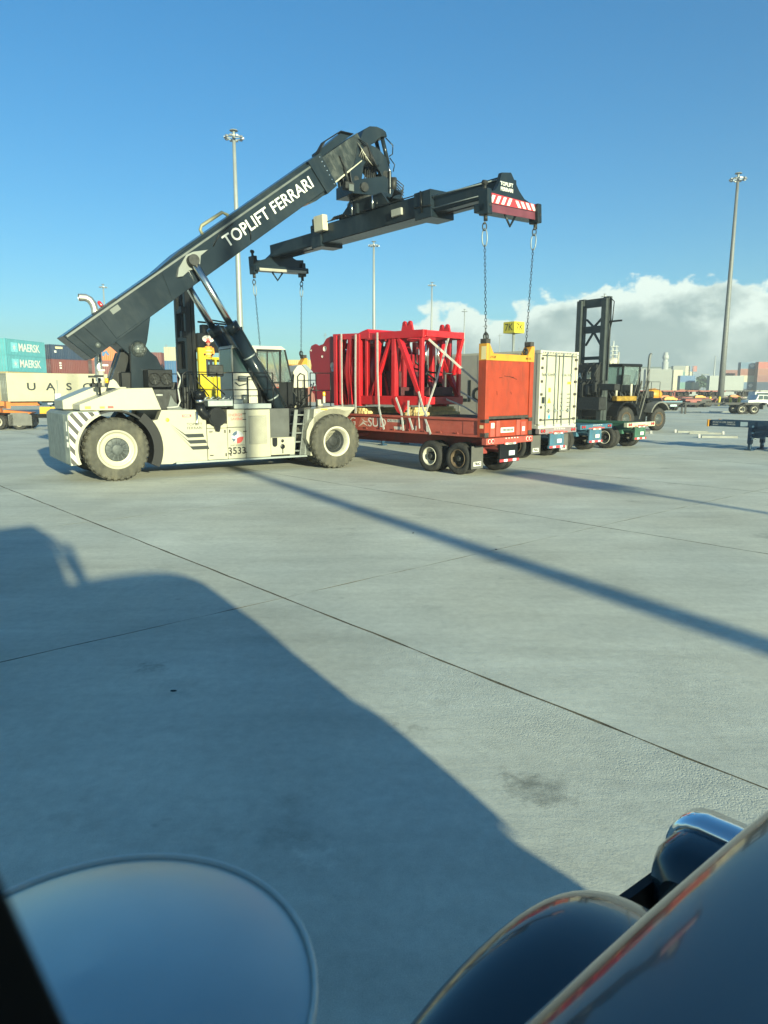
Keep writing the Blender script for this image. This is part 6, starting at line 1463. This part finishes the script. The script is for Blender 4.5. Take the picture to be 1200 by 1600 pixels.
q.build('mast_hose', BLACK, th)
q = MB(); q.bbox(3.25, 3.9, -1.6, 1.6, 1.4, 2.2, .05); q.bbox(3.25, 3.6, -1.0, 1.0, 2.2, 4.2, .05); q.bbox(3.3, 3.8, -2.6, 2.6, 2.6, 3.0, .04)
for k in range(14): y = -1.4 + k * .21; q.tube([(3.7, y, 2.2), (3.8, y + .1, 2.5 + .2 * (k % 3)), (3.6, y + .2, 3.2)], .04, 5)
q.build('attachment', DARKM, th)
text(th, 'LA', .5, (3.62, -.45, 3.5), (0, 1, 0), (0, 0, 1), PRINTW, ext=.003, bold=.01); q = MB(); q.box(3.605, 3.63, .25, .55, 3.3, 3.75); q.build('plate', mat('pale_print', (.42, .40, .3)), th)
q = MB(); q.bbox(.6, 2.5, 1.35, 1.75, 1.95, 2.25, .03); q.build('axle_beam', mat('dirty_yellow', (.24, .145, .015), .6, var=.3, scale=6), th); 
q = MB(); q.tube([(.9, 1.5, 2.25), (.9, 1.5, 3.0)], .08, 8); q.tube([(2.3, 1.5, 2.25), (2.3, 1.5, 3.0)], .08, 8); q.each('warning_rod', mat('pale_cabinet', (.46, .44, .34)), th)
cb = empty_part('cab', th)
q = MB()
for x, y in ((-.7, -.85), (-.7, .85), (1.0, -.85), (1.0, .85)): q.beam((x, y, 2.6), (x * .95, y, 4.15), .1, .1)
q.bbox(-.85, 1.15, -.95, .95, 4.1, 4.28, .04); q.bbox(-.8, 1.1, -.9, .9, 2.0, 2.95, .04); q.bbox(-.5, .2, -.3, .3, 2.9, 3.6, .05)
for k in range(7): q.bbox(-.7 + k * .25, -.58 + k * .25, -.9, -.8, 4.28, 4.36, .01)
q.build('cab_shell', BLACK, cb)
for y in (-.86, .85): MB().box(-.65, .95, y, y + .01, 2.95, 4.1).build('window_pane', GLASS, cb)
for x in (-.71, 1.0): MB().box(x, x + .01, -.8, .8, 2.95, 4.1).build('window_pane', GLASS, cb)
MB().tube([(-1.4, 1.0, 2.0), (-1.4, 1.0, 4.6), (-1.45, 1.0, 4.85), (-1.55, 1.0, 4.95)], .09, 10).build('exhaust_pipe', mat('weathered_grey_pole', (.13, .14, .14)), th)
q = MB(); q.tube([(-.2, -.5, 4.3), (-.2, -.5, 5.1)], .05, 6); q.tube([(.7, -.4, 4.28), (.7, -.4, 4.5)], .12, 8); q.build('beacon', WHITE2, th)
q = MB()
for y in (1.8, 1.25): q.beam((.35, y, .8), (-.45, y, 3.2), .07, .09); 
for k in range(6): q.beam((.28 - k * .117, 1.8, 1.0 + k * .35), (.28 - k * .117, 1.25, 1.0 + k * .35), .08, .04)
for y in (1.84, 1.2): q.tube([(.45, y, 1.5), (-.2, y, 3.5), (-.35, y, 3.9)], .03, 6)
q.build('ladder', mat('ladder_dark', (.10, .10, .09), .5, .2, var=.2), th)
MB().bbox(-1.0, .5, .95, 1.34, .55, 1.75, .05).build('side_tank', BLACK, th)
q = MB(); rail(q, [-2.4, -1.5, -.9], 1.2, 2.1, [3.15, 2.65]); rail(q, [-2.4, -1.5], -1.2, 2.1, [3.15, 2.65]); q.build('handrail', BLACK, th)
q = MB(); q.bbox(-2.3, -1.3, -1.0, .9, 2.1, 2.55, .06); q.tube([(-1.7, -1.1, 2.9), (-1.7, -.5, 2.9)], .2, 12); q.bbox(.2, 2.4, -1.0, .9, 1.9, 2.1, .02)
for k in range(10): q.tube([(.5 + k * .2, -1.0, 1.9), (.55 + k * .2, -1.1, 2.3 + .1 * (k % 3)), (.7 + k * .2, -.9, 2.1)], .05, 5)
q.build('engine_group', DARKM, th)
q = MB()
for k in range(16):
    y = 1.0 + .05 * (k % 4); x = -.9 + k * .22; q.tube([(x, y, 1.9), (x + .1, y + .15, 2.2 + .12 * (k % 3)), (x + .25, y, 2.5 + .1 * (k % 2)), (x + .2, y - .2, 2.0)], .045, 5)
for k in range(6): q.bbox(3.6, 3.95, -1.5 + k * .5, -1.25 + k * .5, 2.2 + .15 * (k % 3), 2.9 + .2 * (k % 2), .03)
for k in range(5): q.tube([(3.3, -1.2 + .5 * k, 3.0), (3.7, -1.1 + .5 * k, 3.6 + .2 * (k % 2)), (3.4, -.9 + .5 * k, 4.3)], .05, 6)
q.build('pipe_run', DARKM, th)

# ------------------------------------------------------------------ front end of an empty navy chassis at the right edge
nc = thing('gooseneck_chassis', 'empty navy chassis with white lettering and a landing leg, nearest of the empty ones', 'trailer', (16.65, 31.7, 0), -54)
# local x runs to the right and towards the camera; x = 0 at the leg
q = MB(); q.box(-2.0, .25, -.50, -.42, 1.00, 1.28); q.box(-2.0, .25, .42, .50, 1.00, 1.28); q.box(-2.0, -1.85, -.5, .5, 1.0, 1.28); q.box(-1.9, .2, -.42, .42, 1.2, 1.24)
q.box(.25, 9, -.52, -.40, .95, 1.28); q.box(.25, 9, .40, .52, .95, 1.28)
q.prism([(-.1, 1.0), (.95, 1.0), (.55, .55), (.05, .55)], -.49, -.43); q.prism([(-.1, 1.0), (.95, 1.0), (.55, .55), (.05, .55)], .43, .49)
for k in range(6): q.box(1 + k * 1.3, 1.1 + k * 1.3, -1.2, 1.2, 1.0, 1.2)
q.build('frame', NAVYCH, nc, .006)
for s in (-1, 1):
    q = MB(); q.bbox(-.09, .09, s * .55 - .09, s * .55 + .09, .30, 1.1, .01); q.bbox(-.065, .065, s * .55 - .065, s * .55 + .065, .05, .35, .01); q.bbox(-.16, .16, s * .55 - .15, s * .55 + .15, .0, .06, .01); q.build('landing_leg', NAVYCH, nc)
q = MB(); q.beam((0, -.55, .75), (0, .55, .75), .05, .05); q.tube([(.06, -.66, .6), (.3, -.66, .52)], .03, 6); q.build('crank_shaft', GALV, nc)
q = MB(); q.box(-2.06, -1.995, -.56, -.36, .98, 1.29); q.box(-2.06, -1.995, .36, .56, .98, 1.29); q.each('end_cap', YELLOWB, nc)
q = MB(); q.box(1.0, 2.2, -.56, -.521, .95, 1.27); q.build('yellow_panel', YELLOWB, nc)
text(nc, 'DCLZ 411290', .10, (-1.50, -.503, 1.19), (1, 0, 0), (0, 0, 1), PRINTW, ext=.001)['fit'] = .62
text(nc, '45360', .08, (-1.68, -.503, 1.08), (1, 0, 0), (0, 0, 1), PRINTW, ext=.001)['fit'] = .25
text(nc, 'DIRECT\nCHASSIS', .09, (-.95, -.503, 1.15), (1, 0, 0), (0, 0, 1), PRINTW, ext=.001)['fit'] = .40
q = MB(); q.box(-.52, -.20, -.506, -.501, 1.04, 1.24); q.build('pale_plate', mat('pale_blue_plate', (.45, .55, .58)), nc)
for x in (7.5, 8.7):
    for y, s in ((-1.2, 1), (1.2, -1)): road_wheel(nc, x, y, RIMW, s)

# wheel stops with white painted ends
for i, (px, py, ln, ya, lb) in enumerate(((1098, 681, 2.0, -10, 'nearest white ended wheel stop on the yard right of the green chassis'), (1136, 676, 1.9, 165, 'white ended wheel stop just left of the navy chassis leg'), (1060, 673, 1.9, -12, 'middle white ended wheel stop behind the nearest one'), (1022, 675, 1.2, 150, 'white ended wheel stop beside the last chassis of the row'), (1064, 642, 2.4, -8, 'distant wheel stop left of the white wheeled chassis'), (1112, 642, 2.4, -8, 'distant wheel stop in front of the white wheeled chassis'))):
    y = 2.68 * 1105 / (py - 606.5); w_ = thing('wheel_stop', lb, 'wheel stop', (at(px, y), y, 0), ya, 'concrete wheel stops')
    MB().prism([(-.12, 0), (.12, 0), (.09, .11), (-.09, .11)], .12, ln, 'yz').build('bar', mat('wheel_stop_grey', (.24, .245, .22), .8, var=.15), w_)
    MB().prism([(-.10, 0), (.10, 0), (.015, .19), (-.015, .19)], -.05, .06, 'yz').build('painted_end', CONEW, w_)

# rows of empty chassis and equipment beyond
def far_chassis(label, px, y, yaw, m, L=12.0, rim=RIMW, load=None):
    c = thing('container_chassis', label, 'trailer', (at(px, y), y, 0), yaw, 'empty chassis parked across the yard')
    q = MB()
    for yy in (-.6, .6): q.box(0, L, yy - .06, yy + .06, 1.0, 1.22)
    for k in range(6): q.box(k * L / 5.2, k * L / 5.2 + .10, -1.2, 1.2, 1.06, 1.18)
    q.build('frame', m, c)
    q = MB(); q.bbox(-.05, .15, -1.2, 1.2, .95, 1.22, .01); q.box(-.03, .05, -.5, .5, .5, .95); q.build('rear_bolster', m, c)
    MB().box(-.06, -.035, -.42, .42, .55, .98).build('guard_plate', mat('pale_blue_plate', (.45, .55, .58)) if m is BLUECH else m, c)
    for x in (1.2, 2.5):
        for yy, s in ((-1.22, 1), (1.22, -1)): road_wheel(c, x, yy, rim, s)
    q = MB()
    for yy in (-.55, .55): q.box(L - 2.8, L - 2.65, yy - .09, yy + .09, 0, 1.0)
    q.each('landing_leg', m, c)
    return c
far_chassis('long dark empty chassis with bright white wheels', 1192, 78.5, 176, mat('chassis_black', (.03, .032, .034), .5), 11.0)
for px, y, ya, m, lb in ((1036, 88, 100, BLUECH, 'blue ended empty chassis, left of the pair beyond the last chassis'), (1054, 90, 100, BLUECH, 'blue ended empty chassis, right of the pair beyond the last chassis'),
                         (1085, 105, 92, REDCH, 'red empty chassis left of the dark light pole foot'), (1100, 106, 95, mat('chassis_black', (.03, .032, .034), .5), 'black ended chassis left of the dark light pole foot'), (1118, 112, 175, REDCH, 'red empty chassis lying across behind the black ended one'),
                         (1200, 118, 178, mat('chassis_black', (.03, .032, .034)), 'dark empty chassis in front of the white pickup'), (1068, 125, 178, REDCH, 'long red chassis across the yard behind the blue pair'), (1180, 135, 178, mat('chassis_grey', (.25, .25, .22), .5), 'pale empty chassis behind the white wheeled one')):
    far_chassis(lb, px, y, ya, m, 12.0, RIMR if m is REDCH else RIMW)
# crowded far rows: rust red, dark and pale chassis, lying across or end on
DK = MATS['chassis_black']; PAL = MATS['chassis_grey']
rows = {}
for nm, m, lb in (('red', REDCH, 'rust red empty chassis in the crowded far rows'), ('dark', DK, 'dark empty chassis in the crowded far rows'), ('pale', PAL, 'pale empty chassis in the crowded far rows'), ('amber', MATS['barrier_amber'], 'amber empty chassis in the crowded far rows')):
    rows[nm] = [far_chassis(lb, 2000, 140, 0, m, 12.0, RIMR), 0]; rows[nm][0]['group'] = nm + ' chassis in the crowded far rows'
for nm, px, y, ya, z in (('red', 1062, 132, 2, 0), ('red', 1080, 140, 178, 0), ('dark', 1090, 146, 3, 0), ('pale', 1045, 142, 0, 0), ('red', 1130, 138, 177, 0), ('amber', 1098, 150, 2, 0), ('dark', 1150, 150, 0, 0), ('pale', 1168, 156, 3, 0), ('red', 1185, 152, 176, 0), ('dark', 1060, 160, 4, 0), ('red', 1140, 165, 2, 0), ('amber', 1028, 150, 1, 0), ('red', 1110, 128, 94, 0), ('dark', 1125, 127, 92, 0), ('red', 1158, 126, 95, 0), ('pale', 1172, 125, 93, 0), ('dark', 1075, 118, 92, 0),
                         ('red', 1080, 140, 178, 1.2), ('dark', 1090, 146, 3, 1.2), ('red', 1130, 138, 177, 1.2), ('pale', 1150, 150, 0, 1.2), ('red', 1185, 152, 176, 1.2), ('amber', 1028, 150, 1, 1.2)):
    src, k = rows[nm]; o = src if k == 0 else copy_tree(src); rows[nm][1] += 1
    o.location = (at(px, y), y, z); o.rotation_euler = (0, 0, R(ya))
c = thing('mixer_drum', 'rounded orange yellow drum lying above the far chassis row', 'drum', (at(1021, 100), 100, 0), 15)
MB().lathe([(0, -1.3), (.45, -1.3), (.8, -.6), (.85, .2), (.65, .9), (.3, 1.3), (0, 1.3)], 20, (0, 0, 1.95), 'x').build('drum', mat('drum_orange', (.50, .22, .015), .45), c); q = MB(); q.box(-1.6, 1.6, -.8, .8, .9, 1.15); q.box(-1.2, -1.0, -.6, .6, .2, .9); q.box(1.0, 1.2, -.6, .6, .2, .9); q.box(-1.3, -.9, -.7, .7, 0, .2); q.box(.9, 1.3, -.7, .7, 0, .2); q.build('cradle', REDCH, c)
for px, y, m, lb in ((1048, 96, 'drum_orange', 'orange cover lying on the blue ended chassis'), (1094, 120, 'drum_orange', 'orange machine housing on the red chassis near the dark pole'), (1041, 118, 'chassis_orange', 'orange machine housing beyond the pair of blue ended chassis'), (1148, 128, 'chassis_orange', 'small orange machine housing right of the yellow bollards')):
    o = MB(); o.prism([(-.9, 0), (-.9, .25), (-.6, .42), (.3, .42), (.6, .25), (.9, .2), (.9, 0)], -.4, .4); o = o.build('machine_housing', MATS[m], None, .03); o.location = (at(px, y), y, 1.25); tag(o, lb, 'machine housing', 'orange machine housings on the far chassis')
    s_ = MB(); s_.box(-.8, -.65, -.35, .35, -1.25, 0); s_.box(.65, .8, -.35, .35, -1.25, 0); s_.build('trestle', REDCH, o)
# white pickup at the right edge
pk = thing('parked_pickup', 'white pickup parked behind the white wheeled chassis', 'pickup', (at(1193, 102), 102, 0), 183)
q = MB(); q.prism([(-2.7, .55), (-2.75, 1.05), (-1.0, 1.15), (-.9, 1.18), (-.2, 1.88), (1.2, 1.92), (1.5, 1.2), (2.6, 1.12), (2.7, .6)], -.95, .95); q.build('body', mat('car_white', (.42, .43, .42), .25, coat=.6), pk, .06)
q = MB(); q.prism([(-.65, 1.22), (-.12, 1.76), (.42, 1.78), (.42, 1.22)], -.96, .96); q.prism([(.5, 1.22), (.5, 1.78), (1.08, 1.8), (1.25, 1.22)], -.96, .96); q.build('window', DGLASS, pk)
for x in (-1.75, 1.75):
    for y in (-.97, .75): 
        q = MB(); q.tube([(0, 0, 0), (0, .22, 0)], .40, 18); w_ = q.build('wheel', TYREB, pk); w_.location = (x, y, .40); MB().tube([(0, -.005, 0), (0, .225, 0)], .24, 14).build('rim', GALV, w_)
pk2 = thing('parked_suv', 'white high roofed car behind the white pickup', 'car', (at(1197, 112), 112, 0), 183)
q = MB(); q.prism([(-2.4, .5), (-2.45, 1.2), (-1.5, 1.3), (-.9, 2.25), (2.2, 2.3), (2.4, 1.2), (2.4, .5)], -.95, .95); q.build('body', MATS['car_white'], pk2, .06)
q = MB(); q.prism([(-1.2, 1.4), (-.75, 2.1), (0, 2.12), (0, 1.4)], -.96, .96); q.prism([(.1, 1.4), (.1, 2.12), (2.0, 2.12), (2.1, 1.4)], -.96, .96); q.build('window', DGLASS, pk2)
for x in (-1.5, 1.5):
    for y in (-.97, .75): q = MB(); q.tube([(0, 0, 0), (0, .22, 0)], .36, 16); w_ = q.build('wheel', TYREB, pk2); w_.location = (x, y, .36)

# ------------------------------------------------------------------ the truck the photograph was taken from (x forward, y left, eye at 0,0)
TR = math.degrees(math.atan2(.629, .777))
PAINT = mat('dark_blue_truck_paint', (.012, .021, .026), .20, 0.0, var=.10, scale=4, coat=.75)
tk = thing('semi_truck', 'dark blue truck seen from its cab: hood edge, fender and round chrome air cleaner', 'truck', (0, 0, 0), TR)
CL = -.28
def loft(sections, name, m, parent, close=False, sub=0, smooth=True):
    n = len(sections[0]); q = MB(); q.smooth = smooth; vs = [p for s in sections for p in s]; fs = []
    for i in range(len(sections) - 1):
        for k in range(n - 1): fs.append((i * n + k, i * n + k + 1, (i + 1) * n + k + 1, (i + 1) * n + k))
    q.add(vs, fs); o = q.build(name, m, parent)
    if sub: s = o.modifiers.new('sub', 'SUBSURF'); s.levels = sub; s.render_levels = sub
    return o
def hood_sec(x, top, half, side):
    pts = []
    prof = [(1.0, .95), (1.0, side - .26), (.998, side - .10), (.985, side - .035), (.955, side + .008), (.90, side + .035), (.75, side + .075), (.56, side + .12), (.44, side + .2), (.28, top - .07), (.1, top)]
    L_ = [(x, CL + half * a, z) for a, z in prof]; return L_ + [(x, 2 * CL - y, z) for _, y, z in L_[::-1]]
secs = [hood_sec(.50, 2.12, .885, 1.75), hood_sec(.56, 2.14, .885, 1.75), hood_sec(.9, 2.16, .897, 1.745), hood_sec(1.4, 2.16, .913, 1.74), hood_sec(1.9, 2.12, .91, 1.73), hood_sec(2.15, 2.05, .90, 1.70), hood_sec(2.28, 1.94, .88, 1.64)]
loft(secs, 'hood', PAINT, tk, sub=2)
g = [[(2.28, CL + y, z) for y, z in ((.74, .5), (.74, 1.55), (.4, 1.82), (0, 1.88), (-.4, 1.82), (-.74, 1.55), (-.74, .5))], [(2.36, CL + y, z) for y, z in ((.70, .5), (.70, 1.2), (.38, 1.25), (0, 1.28), (-.38, 1.25), (-.70, 1.2), (-.70, .5))]]
loft(g, 'grille', CHROME, tk, smooth=False)
MB().bbox(2.22, 2.38, CL - 1.15, CL + 1.15, .35, .75, .05).build('bumper', CHROME, tk)
# fender
def fender(s):
    path = [(.40, .62), (.48, .95), (.66, 1.19), (.93, 1.325), (1.25, 1.37), (1.50, 1.35), (1.68, 1.28), (1.82, 1.12), (1.90, .86), (1.92, .55)]
    rows = []
    for x, z in path:
        k = max(0, min(1, (x - 1.4) / .6)); out = 1.015 + .10 * math.sin(min(1, max(0, (x - .45) / 1.1)) * math.pi * .5) - .20 * k * k
        row = [(x, .50, z), (x, .66, z), (x, out - .20, z - .004), (x, out - .09, z - .018), (x, out - .028, z - .052), (x, out - .002, z - .11), (x, out, z - .20)]
        rows.append([(a, b if s > 0 else 2 * CL - b, c) for a, b, c in row])
    loft(rows, 'fender', PAINT, tk, sub=2)
    q = MB(); q.tube([r[-1] for r in rows[1:-1]], .012, 6); q.build('fender_trim', RUBBER, tk)
for s in (1, -1):
    fender(s)
    yc = 1.0 if s > 0 else 2 * CL - 1.0; e = big_wheel(tk, 1.08, yc - .32 if s > 0 else yc, .30, .52, s, True, .30, TYREB)
# headlamp pods
for s in (1, -1):
    def Y(y): return y if s > 0 else 2 * CL - y
    hp = empty_part('headlamp', tk)
    secs = []
    for x, w, h in ((1.99, .11, .09), (2.02, .16, .14), (2.08, .185, .165), (2.17, .19, .17), (2.22, .19, .17)):
        secs.append([(x, Y(.925 + w * math.copysign(abs(math.cos(a)) ** .55, math.cos(a))), 1.045 + h * math.copysign(abs(math.sin(a)) ** .55, math.sin(a))) for a in [2 * math.pi * k / 24 for k in range(25)]])
    loft(secs, 'lamp_shell', PAINT, hp)
    MB().add(secs[0][:-1], [list(range(24))]).build('lamp_back', PAINT, hp)
    secs = []
    for x, w, h in ((2.19, .192, .172), (2.19, .208, .188), (2.25, .216, .196), (2.31, .212, .192), (2.32, .18, .16)):
        secs.append([(x, Y(.925 + w * math.copysign(abs(math.cos(a)) ** .55, math.cos(a))), 1.045 + h * math.copysign(abs(math.sin(a)) ** .55, math.sin(a))) for a in [2 * math.pi * k / 24 for k in range(25)]])
    loft(secs, 'bezel', CHROME, hp)
    MB().add([(p[0] - .01, p[1], p[2]) for p in secs[-1][:-1]], [list(range(24))]).build('lens', mat('lamp_lens', (.6, .62, .62), .1, coat=.5), hp)
    q = MB(); q.prism([(1.82, 1.00), (1.80, 1.05), (1.84, 1.08), (2.1, 1.07), (2.1, .95)], *(sorted((Y(1.07), Y(1.10))))); q.build('side_flap', RUBBER, hp)
# air cleaner
ac = empty_part('air_cleaner', tk, (.149, .64, 0))
q = MB(); q.lathe([(.216, 1.25), (.216, 2.06), (.210, 2.07)], 56, (0, 0, 0), 'z'); q.build('canister', CHROME, ac)
q = MB(); q.lathe([(.2175, 2.094), (.19, 2.104), (.15, 2.115), (.10, 2.124), (.05, 2.129), (0.0, 2.131)], 64, (0, 0, 0), 'z'); q.build('lid', mat('polished_lid', (.52, .53, .50), .42, 1.0, var=.10, scale=5), ac)
q = MB(); q.lathe([(.2165, 2.090), (.2175, 2.0985), (.2205, 2.0995), (.2225, 2.096), (.2225, 2.088), (.216, 2.07)], 64, (0, 0, 0), 'z'); q.build('rim_band', mat('brushed_band', (.74, .72, .62), .45, 0.0, var=.08, scale=12), ac)
# cab shell round the camera: roof, back, right side with window, floor, door sill
q = MB()
q.bbox(.50, 2.2, CL - .62, CL + .62, .55, 1.55, .05); q.bbox(-1.4, .5, CL - .9, .10, .55, .9, .02)  # first block added to close the engine bay against sun passing through
q.bbox(-1.5, .42, CL - 1.05, .17, 3.03, 3.10, .02); q.bbox(-1.5, -1.42, CL - 1.05, .17, .9, 3.03, .02)
q.box(-1.42, .5, CL - 1.05, CL - 1.0, .9, 2.36); q.box(-1.42, -.55, CL - 1.05, CL - 1.0, 2.36, 3.03); q.box(-.55, .35, CL - 1.05, CL - 1.0, 2.90, 3.03)
q.beam((.62, CL - 1.02, 2.1), (.40, CL - 1.02, 3.05), .08, .08)
q.box(-1.42, .05, .12, .17, .9, 2.25); q.box(-1.42, -.62, .12, .17, 2.25, 3.03)
q.box(-1.42, .5, CL - 1.0, .12, .9, 1.0); q.box(.46, .52, CL - 1.05, .12, .9, 2.08)
q.beam((.62, .10, 2.05), (.42, .12, 3.04), .05, .06)
q.build('cab', PAINT, tk); MB().box(-.55, .4, CL - 1.035, CL - 1.03, 2.36, 2.90).build('side_window', DGLASS, tk)  # dark pane added so the cab's shadow stays solid
q = MB()
d0, d1 = Vector((.023, .17, 2.566)), Vector((.034, .17, 2.52)); dd = (d1 - d0).normalized()
q.beam(d0 - dd * .45 + Vector((-.022, 0, 0)), d1 + dd * .30 + Vector((-.022, 0, 0)), .02, .044, up=(1, 0, 0)); q.build('door_window_channel', RUBBER, tk)
q = MB(); q.bbox(.50, .58, CL - 1.50, CL - 1.16, 2.28, 2.98, .02); q.tube([(.5, CL - 1.04, 2.95), (.54, CL - 1.35, 2.95)], .02, 6); q.tube([(.5, CL - 1.04, 2.35), (.54, CL - 1.35, 2.35)], .02, 6); q.build('side_mirror', CHROME, tk)
MB().tube([(-1.62, CL - .9, .8), (-1.62, CL - .9, 3.9)], .07, 12).build('exhaust_stack', CHROME, tk); MB().tube([(-1.62, .05, .8), (-1.62, .05, 3.9)], .07, 12).build('exhaust_stack', CHROME, tk)
MB().box(-5.5, 2.2, CL - .45, CL - .3, .7, 1.0).build('frame_rail', BLACK, tk); MB().box(-5.5, 2.2, CL + .3, CL + .45, .7, 1.0).build('frame_rail', BLACK, tk)
for x in (-3.4, -4.7):
    for y, s in ((CL - 1.2, 1), (CL + 1.2, -1)): road_wheel(tk, x, y, RIMW, s)

# ------------------------------------------------------------------ sea air between the camera and the far stacks
hz = MB().box(-560, 560, -340, 560, -1.2, 46).build('haze', mat('haze_shell', (1, 1, 1))); tag(hz, kind='stuff')
hm = bpy.data.materials.new('haze_air'); hm.use_nodes = True; ht = hm.node_tree; ht.nodes.clear()
pv = ht.nodes.new('ShaderNodeVolumePrincipled'); pv.inputs['Color'].default_value = (0.90, 0.95, 0.97, 1); pv.inputs['Density'].default_value = 0.00095; pv.inputs['Anisotropy'].default_value = 0.2
mo = ht.nodes.new('ShaderNodeOutputMaterial'); ht.links.new(pv.outputs[0], mo.inputs['Volume']); hz.data.materials.clear(); hz.data.materials.append(hm)

# ------------------------------------------------------------------ small litter on the yard
for i, (x, y, lb) in enumerate(((-1.9, 6.0, 'small dark scrap lying in the truck shadow'), (.55, 13.1, 'small dark scrap on the sunlit yard in front of the red load'), (1.9, 11.7, 'thin dark scrap on the sunlit yard left of the pole shadow'), (-3.2, 4.6, 'small dark pebble near the left edge of the truck shadow'))):
    o = MB(); o.prism([(-.022, -.007), (.01, -.013), (.032, .0), (.013, .011), (-.018, .009)], 0, .008, 'xy'); o = o.build('litter_scrap', RUBBER); o.location = (x, y, 0); o.rotation_euler = (0, 0, i); tag(o, lb, 'scrap', 'dark scraps on the yard')

# printed lettering becomes plain meshes, fitted to its measured width
bpy.context.view_layer.update()
dg = bpy.context.evaluated_depsgraph_get()
for o in [x for x in COL.objects if x.type == 'FONT']:
    me = bpy.data.meshes.new_from_object(o.evaluated_get(dg))
    n_ = bpy.data.objects.new('lettering', me); COL.objects.link(n_); n_.parent = o.parent
    m_ = o.matrix_local.copy()
    if 'fit' in o.keys():
        xs = [v.co.x for v in me.vertices]; k = o['fit'] / (max(xs) - min(xs)) / m_.col[0].xyz.length
        m_.col[0] = (*(m_.col[0].xyz * k), 0)
    n_.matrix_local = m_; bpy.data.objects.remove(o)
